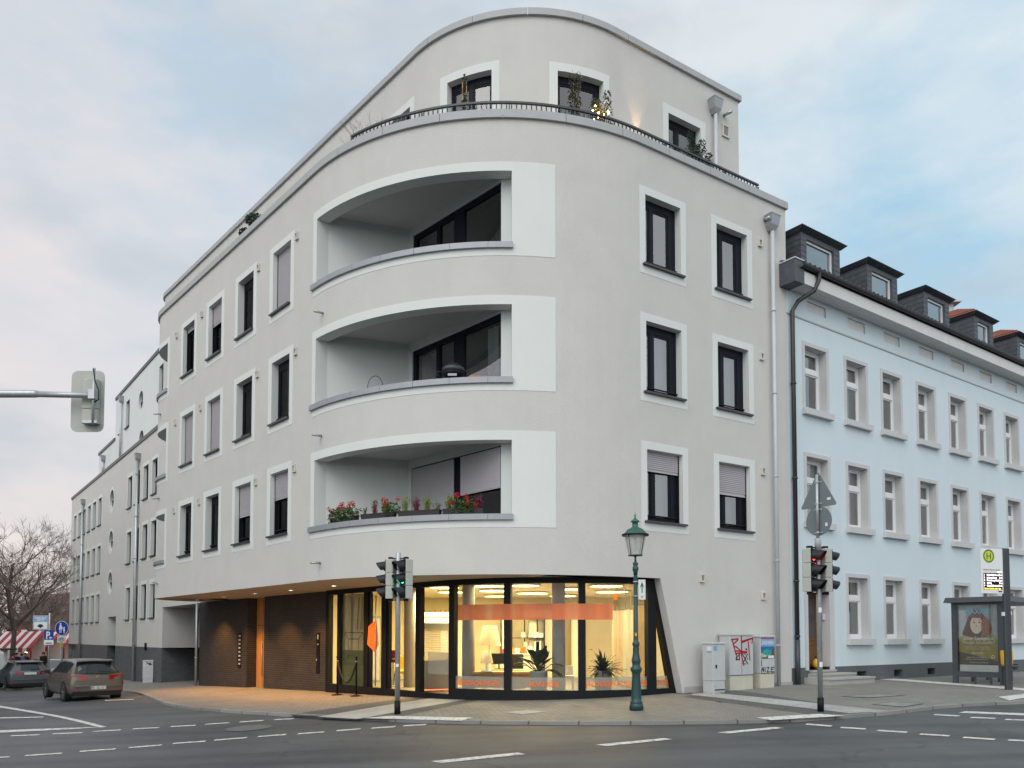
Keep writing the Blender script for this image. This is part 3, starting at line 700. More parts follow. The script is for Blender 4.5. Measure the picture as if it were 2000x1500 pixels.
def pleats(mb, path, s0, s1, off, z0, z1, n=9, amp=0.02):
    for i in range(n):
        a, b = s0 + (s1 - s0) * i / n, s0 + (s1 - s0) * (i + 1) / n; oa, ob = off + amp * (-1) ** i, off + amp * (-1) ** (i + 1)
        mb.quad((*path.xy(a, oa), z0), (*path.xy(b, ob), z0), (*path.xy(b, ob), z1), (*path.xy(a, oa), z1))
def house_window(path, c, z0, z1, shutter=0.0, curtain=None, split=0.42, rail=True, sz0=None, sz1=None, blow=0.0):
    s0, s1 = c[2], c[3]; F0, F1 = 0.20, 0.27
    mb = MB(); w = 0.065; m = s0 + (s1 - s0) * split; wr = 0.25 if path is P1 and s0 > 0 else w; HD = 0.20
    sbox(mb, path, s0, s1, F0, F1, z1 - HD, z1); sbox(mb, path, s0, s1, F0, F1, z0, z0 + 0.10)
    sbox(mb, path, s0, s0 + w, F0, F1, z0 + .10, z1 - HD); sbox(mb, path, s1 - wr, s1, F0, F1, z0 + .10, z1 - HD); sbox(mb, path, m - .05, m + .05, F0 + .002, F1 - .002, z0 + .10, z1 - HD)
    for a, b in ((s0 + w, m - .05), (m + .05, s1 - wr)):      # casements, set back a little
        G0, G1 = F0 + .015, F1 - .01
        for d in ((a, a + .05, z0 + .1, z1 - HD), (b - .05, b, z0 + .1, z1 - HD), (a + .05, b - .05, z0 + .1, z0 + .155), (a + .05, b - .05, z1 - HD - .055, z1 - HD)): sbox(mb, path, d[0], d[1], G0, G1, d[2], d[3])
    win = part(mb, 'window', 'frame_dark')
    mb = MB(); spane(mb, path, s0 + w, s1 - wr, F0 + .035, z0 + .1, z1 - HD); part(mb, 'pane', 'window_glass_soft' if path is P2 else 'window_glass' if s0 > 0 else 'screened_glass', win)
    mb = MB(); sring(mb, path, c[0], c[1], sz0, sz1, s0, s1, z0, z1, -.007, .011); part(mb, 'surround', 'paint_white', win)
    mb = MB(); sbox(mb, path, s0 - .10, s1 + .10 if path is P1 and s0 > 0 else s1 + .02, -.09, .20, z0 - .035, z0 + .012); part(mb, 'sill', 'sill_dark', win)
    if rail:
        mb = MB(); sbox(mb, path, s0 + .0, s1, .15, .185, z0 + .17, z0 + .20); sbox(mb, path, s0 + .0, s1, .15, .17, z0 + .07, z0 + .085); part(mb, 'safety_rail', 'black_metal', win)
    if shutter:
        mb = MB(); zb = z1 - (z1 - z0) * shutter; n = int((z1 - zb) / 0.052)
        sbox(mb, path, s0 + .03, s1 - .03, .155, .17, zb, z1)
        for i in range(n): sbox(mb, path, s0 + .03, s1 - .03, .138, .156, z1 - .052 * i - .037, z1 - .052 * i)
        sbox(mb, path, s0 + .03, s1 - .03, .14, .175, zb - .03, zb)
        part(mb, 'roller_shutter', 'shutter_grey', win)
        for q_ in (s0, s1 - .03): mb = MB(); sbox(mb, path, q_, q_ + .03, .13, .19, z0, z1); part(mb, 'shutter_track', 'black_metal', win)
    if curtain:
        mb = MB()
        for f0, f1 in curtain: pleats(mb, path, s0 + (s1 - s0) * f0, s0 + (s1 - s0) * f1, .42, z0 + .05, z1 - .1)
        part(mb, 'curtain', 'curtain', win)
    return win
SH = {('R', 0, 0): .27, ('R', 1, 0): .45, ('L', 2, 0): .52, ('L', 3, 0): .40, ('L', 0, 1): 1.0, ('L', 1, 1): 1.0, ('L', 0, 2): .08, ('L', 1, 2): .36, ('L', 3, 2): 1.0}
CU = {('R', 0, 0): [(.05, .35), (.5, .95)], ('R', 1, 0): [(.45, .95)], ('R', 0, 1): [(.55, .95)], ('R', 1, 1): [(.5, .95)], ('L', 3, 1): [(.6, .98)], ('L', 3, 0): [(.65, .98)], ('L', 2, 0): [(.75, .98)], ('L', 2, 1): [(.8, .98)]}
for k in range(3):
    for i, c in enumerate(COLS_R): house_window(P1, c, 2.9 + FL * k, 4.74 + FL * k, SH.get(('R', i, k), 0), CU.get(('R', i, k)), .30, True, 2.66 + FL * k, 4.938 + FL * k)
    for i, c in enumerate(COLS_L): house_window(P1, c, 2.9 + FL * k, 4.74 + FL * k, SH.get(('L', i, k), 0), CU.get(('L', i, k)), .58, True, 2.66 + FL * k, 4.938 + FL * k)
for c in ((-2.08, -.26, -1.83, -.48, 15.27, 15.5, .5), (1.08, 2.86, 1.31, 2.66, 15.19, 15.42, .93), (4.87, 6.61, 5.08, 6.40, 15.2, 15.44, .40), (-4.97, -3.18, -4.75, -3.40, 15.32, 15.54, .5)):
    house_window(P2, c, 12.12, c[4], 0, None, c[6], False, 12.02, c[5])

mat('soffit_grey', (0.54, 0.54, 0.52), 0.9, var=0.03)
# curved balconies
def tri(mb, pts, z): mb.add([(*p, z) for p in pts], [tuple(range(len(pts)))])
BL, BC, BR_ = (-5.30, 21.07), (-2.90, 21.98), (-0.27, 19.19)
def wall_piece(mb, A, Bp, z0, z1, th=0.0, mi=0):
    mb.quad((*A, z0), (*Bp, z0), (*Bp, z1), (*A, z1), [(0, z0), (math.dist(A, Bp), z0), (math.dist(A, Bp), z1), (0, z1)], mi)
class Seg(Line):
    def __init__(s, A, Bp):
        d = Vector((Bp[0] - A[0], Bp[1] - A[1])); s.len = d.length; d.normalize(); super().__init__(A, (d.x, d.y), (-d.y, d.x))
for k in range(3):
    z = FL * k; lo, hi = 2.05 + z, 4.90 + z
    mb = MB(); arc = [P1.xy(q, .34) for q in P1.breaks(-4.74, 1.17, .25)]
    tri(mb, arc + [BR_, BC], lo)
    wall_piece(mb, arc[0], BC, lo, hi); wall_piece(mb, arc[-1], BR_, lo, hi)
    seg = Seg(BC, BR_); sbox(mb, seg, 0, seg.len, 0, .2, 4.66 + z, hi); sbox(mb, seg, 0, .16, 0, .2, lo, 4.66 + z)
    for q, w in zip(P1.breaks(-4.74, 1.17, .25), P1.breaks(-4.74, 1.17, .25)[1:]): mb.quad((*P1.xy(q, .35), lo), (*P1.xy(w, .35), lo), (*P1.xy(w, .35), 2.8 + z), (*P1.xy(q, .35), 2.8 + z)); mb.quad((*P1.xy(q, .35), 4.7 + z), (*P1.xy(w, .35), 4.7 + z), (*P1.xy(w, .35), hi), (*P1.xy(q, .35), hi))
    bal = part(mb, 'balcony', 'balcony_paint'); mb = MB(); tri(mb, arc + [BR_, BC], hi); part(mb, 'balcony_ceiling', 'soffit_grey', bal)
    mb = MB(); q = -4.98
    while q < 1.19:
        w = min(q + .93, 1.20); sbox(mb, P1, q + .004, w - .004, -.075, .37, 2.775 + z, 2.915 + z, .2); q = w
    part(mb, 'balcony_coping', 'zinc', bal)
    mb = MB(); sring(mb, P1, -4.95, 2.24, 2.60 + z, 4.925 + z, -4.74, 1.17, 2.8 + z, 4.70 + z, -.007, .011); part(mb, 'surround', 'paint_white', bal)
    mb = MB()
    for a, b, c, d in ((.16, seg.len, 4.52, 4.66), (.16, seg.len, 2.05, 2.15), (.16, .30, 2.15, 4.52), (1.20, 1.34, 2.15, 4.52), (1.95, 2.35, 2.15, 4.52), (seg.len - .04, seg.len, 2.15, 4.52)): sbox(mb, seg, a, b, .04, .13, c + z, d + z)
    door = part(mb, 'balcony_door', 'frame_dark', bal)
    mb = MB(); spane(mb, seg, .2, seg.len, .09, 2.1 + z, 4.55 + z); part(mb, 'balcony_pane', 'window_glass', bal)
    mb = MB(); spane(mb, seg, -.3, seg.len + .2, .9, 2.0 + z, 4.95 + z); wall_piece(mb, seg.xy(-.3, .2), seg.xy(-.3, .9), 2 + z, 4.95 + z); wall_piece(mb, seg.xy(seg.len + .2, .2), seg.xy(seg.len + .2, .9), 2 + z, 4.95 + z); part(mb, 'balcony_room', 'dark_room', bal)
    if k == 0:
        mb = MB()
        for a, b, zb in ((.22, 2.02, 2.5), (2.3, seg.len - .02, 3.62)):
            n = int((4.62 - zb) / .055); sbox(mb, seg, a, b, -.005, .01, zb, 4.62)
            for i in range(n): sbox(mb, seg, a, b, -.014, -.005, 4.62 - .055 * i - .038, 4.62 - .055 * i)
        part(mb, 'roller_shutter', 'shutter_grey', bal)
    if k == 1:
        mb = MB(); pleats(mb, seg, .3, 1.1, .22, 2.2 + z, 4.5 + z); pleats(mb, seg, seg.len - .75, seg.len - .3, .22, 2.2 + z, 4.5 + z, 5); part(mb, 'curtain', 'curtain', bal)
    if k:
        mb = MB(); mb.tube([(*P1.xy(q, .22), 3.0 + z) for q in P1.breaks(-4.4, 1.0, .25)], .013, 6)
        for q in (-3.6, -2.4, -1.2, 0.0, .95): mb.tube([(*P1.xy(q, .22), 2.9 + z), (*P1.xy(q, .22), 3.0 + z)], .012, 6)
        part(mb, 'balcony_rail', 'galvanised', bal)
    # balcony wall lamp: small dark cylinder with a bracket
    c = Vector(BL).lerp(Vector(BC), .78); mb = MB(); mb.bbox(c.x - .05, c.x + .05, c.y - .12, c.y - .02, 3.52 + z - .1, 3.52 + z + .12, .012); mb.box(c.x - .02, c.x + .02, c.y - .02, c.y + .02, 3.5 + z, 3.56 + z); part(mb, 'wall_lamp', 'black_metal', bal)
    # end balconies that open round the far left corner
    mb = MB(); arc = [P1.xy(q, .3) for q in P1.breaks(-22.3, -16.77, .25)]
    tri(mb, arc, 4.685 + z); tri(mb, arc, 2.2 + z)
    wall_piece(mb, P1.xy(-16.77, .0), P1.xy(-16.77, 4.5), 2.2 + z, 4.69 + z)
    eb = part(mb, 'end_balcony', 'balcony_paint')
    mb = MB(); sbox(mb, P1, -22.3, -16.72, -.075, .3, 2.775 + z, 2.90 + z, .2); part(mb, 'balcony_coping', 'zinc', eb)
    mb = MB(); sring(mb, P1, -22.3, -16.55, 2.60 + z, 4.88 + z, -22.3, -16.77, 2.8 + z, 4.68 + z, -.007, .011); part(mb, 'surround', 'paint_white', eb)
    for s_, z_ in ((-4.39, 2.0 + z if k else 1.93), (-17.45, 5.34 + z - 3.3)):
        mb = MB(); p = Vector((*P1.xy(s_, 0), z_)); q_ = Vector((*P1.xy(s_, -.28), z_ - .02)); mb.tube([p, q_], .032, 8); part(mb, 'overflow_pipe', 'galvanised')
    for s_ in (-15.72, -13.17, -8.46, -5.90, 9.2):
        mb = MB(); zz = 4.67 + z; s2 = s_ + .06
        sring(mb, P1, s_ - .08, s_ + .08, zz - .11, zz + .11, s_ - .045, s_ + .045, zz - .07, zz + .07, -.06, .06)
        vt = part(mb, 'vent', 'vent_cream'); mb = MB()
        for i in range(4): sbox(mb, P1, s_ - .045, s_ + .045, -.03, 0, zz - .07 + .035 * i, zz - .07 + .035 * i + .016)
        sbox(mb, P1, s_ - .045, s_ + .045, -.012, -.004, zz - .07, zz + .07); part(mb, 'vent_grille', 'shutter_grey', vt)
for s_, zz in ((6.71, 1.54), (9.14, 1.14)):
    mb = MB(); sring(mb, P1, s_ - .085, s_ + .085, zz - .11, zz + .11, s_ - .05, s_ + .05, zz - .07, zz + .07, -.06, .06); vt = part(mb, 'vent', 'vent_cream')
    mb = MB()
    for i in range(4): sbox(mb, P1, s_ - .05, s_ + .05, -.03, 0, zz - .07 + .035 * i, zz - .07 + .035 * i + .016)
    part(mb, 'vent_grille', 'shutter_grey', vt)
mb = MB(); sring(mb, P2, 7.32, 7.62, 15.3, 15.68, 7.37, 7.57, 15.35, 15.63, -.05, .05); vt = part(mb, 'vent', 'vent_cream'); mb = MB()
for i in range(6): sbox(mb, P2, 7.37, 7.57, -.03, 0, 15.35 + .047 * i, 15.35 + .047 * i + .02)
part(mb, 'vent_grille', 'shutter_grey', vt)
mb = MB(); mb.tube([(*P2.xy(7.42, 0), 15.98), (*P2.xy(7.46, -.3), 15.96)], .045, 10); part(mb, 'overflow_pipe', 'galvanised')
mb = MB(); mb.tube([(*P1.xy(9.42, 0), 12.02), (*P1.xy(9.42, -.22), 12.0)], .05, 10); part(mb, 'overflow_pipe', 'galvanised')
def downpipe(path, s_, ztop, zbot, parent, off=-.12, name='downpipe', matn='zinc_light', hop=True, O=HO, r=.055):
    x, y = path.xy(s_, off); mb = MB(); mb.tube([(x, y, zbot), (x, y, ztop)], r, 12)
    z = zbot + 1.2
    while z < ztop - .3: mb.lathe([(r, -.02), (r * 1.35, -.015), (r * 1.35, .015), (r, .02)], (x, y, z), 12); z += 2.4
    p = mb.build(name, matn, None, O); p.parent = parent
    if hop:
        mb = MB(); w = .19
        def ringp(q, z): return [(*path.xy(s_ - q, off - q * .75), z), (*path.xy(s_ + q, off - q * .75), z), (*path.xy(s_ + q, -.004), z), (*path.xy(s_ - q, -.004), z)]
        v = ringp(.07, ztop - .02) + ringp(.15, ztop + .12) + ringp(w, ztop + .38) + ringp(w + .02, ztop + .42)
        mb.add(v, [(i * 4 + k, i * 4 + (k + 1) % 4, i * 4 + 4 + (k + 1) % 4, i * 4 + 4 + k) for i in range(3) for k in range(4)] + [(3, 2, 1, 0), (12, 13, 14, 15)])
        h = mb.build('hopper', 'zinc', None, O); h.parent = p
    return p
downpipe(P1, 9.62, 11.72, -1.45, house); downpipe(P2, 6.93, 15.80, 12.0, house)
# terrace railing
mb = MB(); RS = P1.breaks(-3.5, 9.45, .12)
sbox(mb, P1, -3.5, 9.45, .19, .25, 13.13, 13.18, .2); sbox(mb, P1, -3.5, 9.45, .205, .235, 12.82, 12.84, .2)
q = -3.45
while q < 9.45: sbox(mb, P1, q, q + .030, .21, .235, 12.84, 13.13); q += .128
for q in (-3.5, -1.2, 1.1, 3.4, 5.7, 8.0, 9.43): sbox(mb, P1, q, q + .03, .2, .24, 12.7, 13.1)
part(mb, 'terrace_railing', 'anthracite')

# ground floor: soffit, dark brick, doorway, driveway pier
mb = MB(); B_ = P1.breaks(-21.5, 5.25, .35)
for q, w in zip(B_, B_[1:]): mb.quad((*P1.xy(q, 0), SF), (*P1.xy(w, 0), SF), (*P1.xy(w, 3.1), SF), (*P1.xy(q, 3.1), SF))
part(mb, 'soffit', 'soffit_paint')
mb = MB(); top, bot = 5.23, 5.99         # right pier with the leaning edge
N = 8; zz = [-1.75 + (SF + 1.75) * i / N for i in range(N + 1)]
ed = [top + (bot - top) * (SF - z) / (SF + 1.52) for z in zz]
for i in range(N):
    for j in range(6):
        f = lambda t, r: ed[r] + (10.36 - ed[r]) * t / 6
        mb.quad((*P1.xy(f(j, i)), zz[i]), (*P1.xy(f(j + 1, i)), zz[i]), (*P1.xy(f(j + 1, i + 1)), zz[i + 1]), (*P1.xy(f(j, i + 1)), zz[i + 1]))
    mb.quad((*P1.xy(ed[i]), zz[i]), (*P1.xy(ed[i + 1]), zz[i + 1]), (*P1.xy(ed[i + 1], .45), zz[i + 1]), (*P1.xy(ed[i], .45), zz[i]))
mb.quad((*P1.xy(top, 0), SF), (*P1.xy(top, .45), SF), (*P1.xy(2, .45), SF), (*P1.xy(2, 0), SF))
part(mb, 'ground_floor_wall', 'plaster')
mb = MB(); sbox(mb, P1, 6.03, 10.36, -.012, 0.02, -1.8, -1.30, .5); part(mb, 'wall_base', 'concrete')
# brick runs along a line parallel to the left wing
BW = Line((C0[0] + NL[0] * 2.62, C0[1] + NL[1] * 2.62), (-DL[0], -DL[1]), NL)      # s grows to the right: s = -distance along the left wing
def brick(name, s0, s1, o0, o1, z0, z1):
    mb = MB(); L = [BW.xy(s0, o1), BW.xy(s0, o0), BW.xy(s1, o0), BW.xy(s1, o1)]; run = 0
    for A, Bp in zip(L, L[1:]):
        l = math.dist(A, Bp)
        mb.quad((*A, z0), (*Bp, z0), (*Bp, z1), (*A, z1), [(run, z0), (run + l, z0), (run + l, z1), (run, z1)]); run += l
    return part(mb, name, 'brick_dark')
brick('brick_wall', -21.2, -16.22, 0, 7.5, -2.6, SF); brick('brick_wall', -14.67, -9.95, 0, 1.0, -2.3, SF)
mb = MB(); sbox(mb, BW, -16.22, -14.9, .40, .46, -2.3, SF); dr = part(mb, 'entrance_door', 'oak_orange')
mb = MB(); sbox(mb, BW, -16.2, -14.9, .385, .40, .42, .432); sbox(mb, BW, -15.66, -15.652, .388, .40, -2.3, SF); part(mb, 'door_joint', 'frame_dark', dr)
mb = MB(); p = Vector(BW.xy(-15.55, .32)); mb.tube([(p.x, p.y, -1.5), (p.x, p.y, -.2)], .018, 8)
for z in (-1.4, -.3): mb.tube([(p.x, p.y, z), (*BW.xy(-15.55, .4), z)], .01, 6)
part(mb, 'door_handle', 'galvanised', dr)
mb = MB(); sbox(mb, BW, -14.95, -14.67, .38, 1.0, -2.3, SF); part(mb, 'door_side_panel', 'frame_dark', dr)
# letter boxes let into the brick and the narrow entry panel
mb = MB(); sbox(mb, BW, -17.05, -16.72, -.02, 0.0, -1.22, .12); lb = part(mb, 'letterbox_panel', 'black_metal')
for i in range(8):
    mb = MB(); z = .04 - i * .155; sbox(mb, BW, -16.93, -16.76, -.028, -.02, z - .055, z + .01); part(mb, 'name_plate', 'zinc_light', lb)
mb = MB(); sbox(mb, BW, -10.55, -10.33, -.02, 0.0, -1.22, .12); ip = part(mb, 'intercom_panel', 'frame_dark')
mb = MB(); sbox(mb, BW, -10.47, -10.40, -.03, -.02, -.28, -.24); sbox(mb, BW, -10.54, -10.50, -.03, -.02, -.8, -.74); sbox(mb, BW, -10.46, -10.41, -.03, -.02, -.1, .06); part(mb, 'intercom_plate', 'zinc_light', ip)
downpipe(BW, -21.32, SF - .02, -2.12, house, -.08, 'entry_downpipe', 'galvanised', False, r=.06)
# recessed lamps in the soffit
for i, (x, y) in enumerate([(-12.55, 31.59), (-10.66, 29.33), (-8.8, 27.13), (-7.02, 25.14), (-5.17, 22.97)]):
    mb = MB(); mb.lathe([(.085, 0), (.115, -.004), (.115, -.014), (.085, -.016)], (x, y, SF), 18, 0, True, False); rg = part(mb, 'downlight', 'zinc_light')
    mb = MB(); mb.disc((x, y, SF - .008), .085, (1, 0, 0), (0, 1, 0), 18); part(mb, 'downlight_lens', 'downlight', rg)
    ld = D.lights.new('downlight_beam', 'SPOT'); lo = D.objects.new('downlight_beam', ld); COL.objects.link(lo)
    ld.energy = 430; ld.color = (1.0, 0.46, 0.11); ld.spot_size = rad(112); ld.spot_blend = .6; ld.shadow_soft_size = .09
    lo.location = (x, y, SF - .03)
# shop front: dark frames on the curved line
MUL = [(-8.97, -8.82), (-8.28, -8.10), (-6.67, -6.43), (-5.64, -5.42), (-3.95, -3.74), (-2.52, -2.34), (-.88, -.70), (.99, 1.16), (2.87, 3.13)]
GT, GB = 1.33, -1.34
mb = MB()
sbox(mb, PG, -8.97, 3.16, -.06, .12, GT, SF)                                     # head
sbox(mb, PG, -8.97, -2.34, -.06, .12, -2.0, -1.50); sbox(mb, PG, -2.34, 3.6, -.06, .12, -1.9, GB)   # base
for a, b in MUL: sbox(mb, PG, a, b, -.05, .11, -1.6, GT)
def lean(z): return 3.16 + (3.80 - 3.16) * (SF - z) / (SF + 1.4)
zs_ = [GB + (SF - GB) * i / 6 for i in range(7)]
for z0, z1 in zip(zs_, zs_[1:]):                                                  # leaning post at the right
    p = []
    for z in (z0, z1):
        a = lean(z); p += [(*PG.xy(a - .16, -.05), z), (*PG.xy(a + .14, -.05), z), (*PG.xy(a + .14, .11), z), (*PG.xy(a - .16, .11), z)]
    mb.hexa(p)
sbox(mb, PG, 3.12, 3.98, -.055, .115, -1.9, GB)
shop = part(mb, 'shop_front', 'black_metal')
def pane(a, b, z0, z1, n='shop_pane'):
    mb = MB(); spane(mb, PG, a, b, .03, z0, z1, .3); return part(mb, n, 'shop_glass', shop)
for (a, b), (c, d) in zip(MUL, MUL[1:]): pane(b, c, -1.5 if b < -2.4 else GB, GT)
mb = MB(); mb.add([(*PG.xy(3.13, .03), GB), (*PG.xy(lean(GB) - .14, .03), GB), (*PG.xy(3.17, .03), .9)], [(0, 1, 2)]); part(mb, 'shop_pane', 'shop_glass', shop)
# glazed shop door: second frame, push bar
mb = MB()
for a, b, c, d in ((-5.42, -5.32, -1.5, 1.28), (-5.74, -5.64, -1.5, 1.28), (-6.43, -6.35, -1.5, 1.28)): sbox(mb, PG, a, b, -.02, .08, c, d)
sd = part(mb, 'shop_door', 'black_metal', shop)
mb = MB(); p = PG.xy(-5.92, -.09); mb.tube([(*p, -1.45), (*p, 1.2)], .02, 8); part(mb, 'push_bar', 'galvanised', shop)
# frosted strips and orange lettering on the glass
def film(a, b, z0, z1, m, off=.024, n='frosted_film'):
    mb = MB(); spane(mb, PG, a, b, off, z0, z1, .2); return part(mb, n, m, shop)
filmmat('frost_film', (0.36, 0.36, 0.30), 0.6, 0.6); filmmat('orange_film', (0.86, 0.20, 0.07), 0.95, 0.6); filmmat('orange_film_dark', (0.50, 0.15, 0.06), 0.97, 0.6)
filmmat('orange_film_pale', (0.86, 0.30, 0.12), 0.88, 0.6); filmmat('picture_film', (0.30, 0.30, 0.22), 0.86, 0.5)
for (a, b) in ((-2.34, -.88), (-.70, .99), (1.16, 2.87)): film(a, b, GB, -1.02, 'frost_film')
mb = MB(); mb.add([(*PG.xy(3.13, .024), GB), (*PG.xy(lean(GB) - .14, .024), GB), (*PG.xy(lean(-1.02) - .14, .024), -1.02), (*PG.xy(3.13, .024), -1.02)], [(0, 1, 2, 3)]); part(mb, 'frosted_film', 'frost_film', shop)
film(-3.45, -2.52, -1.0, -.42, 'frost_film')
def lettering(s, mid, z, size, n='lettering', xs=1.0):
    mb = MB(); text_mesh(mb, s, size, lambda x, y: (*PG.xy(mid + x, .016), z + y), .004, 'CENTER', xs); return part(mb, n, 'orange_letters', shop)
lettering('ÜBERDACHUNGEN', -1.66, -1.25, .185, xs=.80); lettering('MARKISEN', .14, -1.25, .185, xs=.86); lettering('JALOUSIEN·ROLLLÄDEN', 2.03, -1.25, .185, xs=.86); lettering('PLISSEE', 3.43, -1.25, .185, xs=.80)
# orange banner film, the print fades in soft vertical bands
def faded_print():
    m, nt, b = _new('orange_print'); b.inputs['Roughness'].default_value = 0.6; b.inputs['Alpha'].default_value = 0.95
    co = _n(nt, 'ShaderNodeTexCoord'); mp_ = _n(nt, 'ShaderNodeMapping'); mp_.inputs['Scale'].default_value = (1.9, 0.12, 1); nz = _n(nt, 'ShaderNodeTexNoise'); nz.inputs['Scale'].default_value = 1.0; nz.inputs['Detail'].default_value = 2
    r = _n(nt, 'ShaderNodeValToRGB'); r.color_ramp.elements[0].position = 0.30; r.color_ramp.elements[0].color = (0.55, 0.20, 0.09, 1); r.color_ramp.elements[1].position = 0.5; r.color_ramp.elements[1].color = (0.88, 0.21, 0.07, 1)
    e = r.color_ramp.elements.new(0.68); e.color = (0.88, 0.36, 0.15, 1)
    nt.links.new(co.outputs['UV'], mp_.inputs[0]); nt.links.new(mp_.outputs[0], nz.inputs[0]); nt.links.new(nz.outputs[0], r.inputs[0]); nt.links.new(r.outputs[0], b.inputs['Base Color'])
faded_print()
bs = [-2.2, -1.5, -.88, -.70, -.2, .25, .62, .99, 1.16, 1.86]; bm = ['orange_film', 'orange_film', None, 'orange_film_pale', 'orange_film', 'orange_film_pale', 'orange_film_pale', None, 'orange_film']
mb = MB()
spane(mb, PG, bs[0], bs[-1], -.057, .415, .815, .2); part(mb, 'orange_banner', 'orange_print', shop)
mb = MB(); v = [(-6.36, .30), (-5.92, .50), (-5.84, .02), (-5.80, -.22), (-5.98, -.48), (-6.42, -.24)]
mb.prism([(*PG.xy(a, -.065), z) for a, z in v], (NL[0] * -.006, NL[1] * -.006, 0)); part(mb, 'orange_sticker', 'orange_letters', shop)
film(-8.10, -6.67, -1.5, GT - .02, 'picture_film', .05, 'picture_panel')
filmmat('picture_line', (0.10, 0.10, 0.07), 0.9); filmmat('picture_green', (0.13, 0.17, 0.06), 0.88)
film(-8.10, -6.67, -1.5, -.42, 'picture_green', .046, 'picture_lawn')
def pline(a, b, w=.03, m='picture_line'):
    p, q = Vector(a), Vector(b); n = Vector((-(q - p).y, (q - p).x)).normalized() * w / 2
    mb = MB(); mb.add([(*PG.xy(r.x, .042), r.y) for r in (p - n, q - n, q + n, p + n)], [(0, 1, 2, 3)]); return mb
FR = [(-7.95, .12), (-6.85, .12), (-6.85, -.85), (-7.95, -.85)]; FI = [(-7.72, -.08), (-7.12, -.08), (-7.12, -.60), (-7.72, -.60)]
mb = MB()
for L in (FR, FI):
    for k_ in range(4): q_ = pline(L[k_], L[(k_ + 1) % 4]); mb.add(q_.v, q_.f)
for k_ in range(4): q_ = pline(FR[k_], FI[k_]); mb.add(q_.v, q_.f)
for x_ in (-7.2, -7.0, -6.9): q_ = pline((x_, .2), (x_ + .1, 1.2), .05); mb.add(q_.v, q_.f)
part(mb, 'picture_outline', 'picture_line', shop)
# ------------------------------------------------------------------ helper: where on a wall line a picture column falls
def s_at(path, px, off=0.0, z=0.0, lo=-30.0, hi=20.0):
    f = lambda s: 1000 + FPX * path.xy(s, off)[0] / (path.xy(s, off)[1] * math.cos(TH) + z * math.sin(TH)) - px
    for _ in range(60):
        m = (lo + hi) / 2
        if f(m) < 0: lo = m
        else: hi = m
    return (lo + hi) / 2
def on(px, Y, z=0.0):      # x at depth Y seen in column px
    return (px - 1000) / FPX * (Y * math.cos(TH) + z * math.sin(TH))
def zat(py, Y, z0=0.0):
    return (1243 - py) / FPX * Y * (1 + 0.0434 * (1243 - py) / FPX)

# ------------------------------------------------------------------ inside the shop
ZF, ZC = -1.52, 1.44
mb = MB(); fl = [PG.xy(q, .14) for q in PG.breaks(-8.9, 4.4, .4)] + [(7.2, 22.6), (6.5, 29.5), (-3.0, 29.5), (-5.0, 27.4)]
mb.add([(*p, ZF) for p in fl], [tuple(range(len(fl)))]); part(mb, 'shop_floor', 'shop_floor')
mb = MB(); mb.add([(*p, ZC) for p in fl], [tuple(range(len(fl)))]); part(mb, 'shop_ceiling', 'warm_white')
mb = MB()
for A, Bp in zip(fl[-4:] + [fl[0]], fl[-3:] + [fl[0]]):
    if A != Bp: wall_piece(mb, A, Bp, ZF, ZC)
wall_piece(mb, PG.xy(4.4, .14), (7.2, 22.6), ZF, ZC)
wall_piece(mb, PG.xy(3.98, .14), PG.xy(4.4, .14), ZF, ZC)
part(mb, 'shop_wall', 'shop_wall')
for px, off in ((915, 1.0), (1091, 1.0), (800, 1.05)):
    s_ = s_at(PG, px, off, 0, -8, 5); x, y = PG.xy(s_, off); mb = MB(); mb.lathe([(.175, ZF), (.175, ZC)], (x, y, 0), 24); part(mb, 'column', 'concrete')
for px, Y, r in ((868, 22.6, .42), (884, 25.0, .45), (955, 21.9, .45), (968, 24.2, .5), (972, 27.5, .45), (1024, 21.7, .42), (1040, 25.6, .5), (1112, 23.4, .42), (1185, 21.9, .45), (1196, 24.8, .5), (1100, 27.3, .45), (776, 25.2, .4)):
    mb = MB(); x = on(px, Y); mb.lathe([(r, 0), (r + .05, -.02), (r + .05, -.05), (r, -.06)], (x, Y, ZC), 24, 0, True, False); lp = part(mb, 'ceiling_lamp', 'warm_white')
    mb = MB(); mb.disc((x, Y, ZC - .055), r, (1, 0, 0), (0, 1, 0), 24); part(mb, 'lamp_disc', 'ceiling_disc', lp)
for x, y, e in ((-2.6, 24.5, 150), (.9, 22.9, 135), (2.6, 24.6, 140), (-.4, 26.6, 130)):     # the light these lamps throw
    ld = D.lights.new('ceiling_lamp_light', 'AREA'); ld.shape = 'DISK'; ld.size = 1.2; ld.energy = e; ld.color = (1.0, .76, .33)
    lo = D.objects.new('ceiling_lamp_light', ld); COL.objects.link(lo); lo.location = (x, y, ZC - .08)
mb = MB(); x0, x1 = on(1147, 28.9), on(1215, 28.9); mb.box(x0, x1, 29.40, 29.46, ZF, .98); idr = part(mb, 'inner_door', 'warm_white')
mb = MB(); mb.box(x0 + .12, x0 + .24, 29.35, 29.40, -.50, -.47); part(mb, 'door_handle', 'zinc', idr)
def thing(name, loc, label, cat, group=None, rz=0.0): return empty(name, loc, rz, label, cat, group)
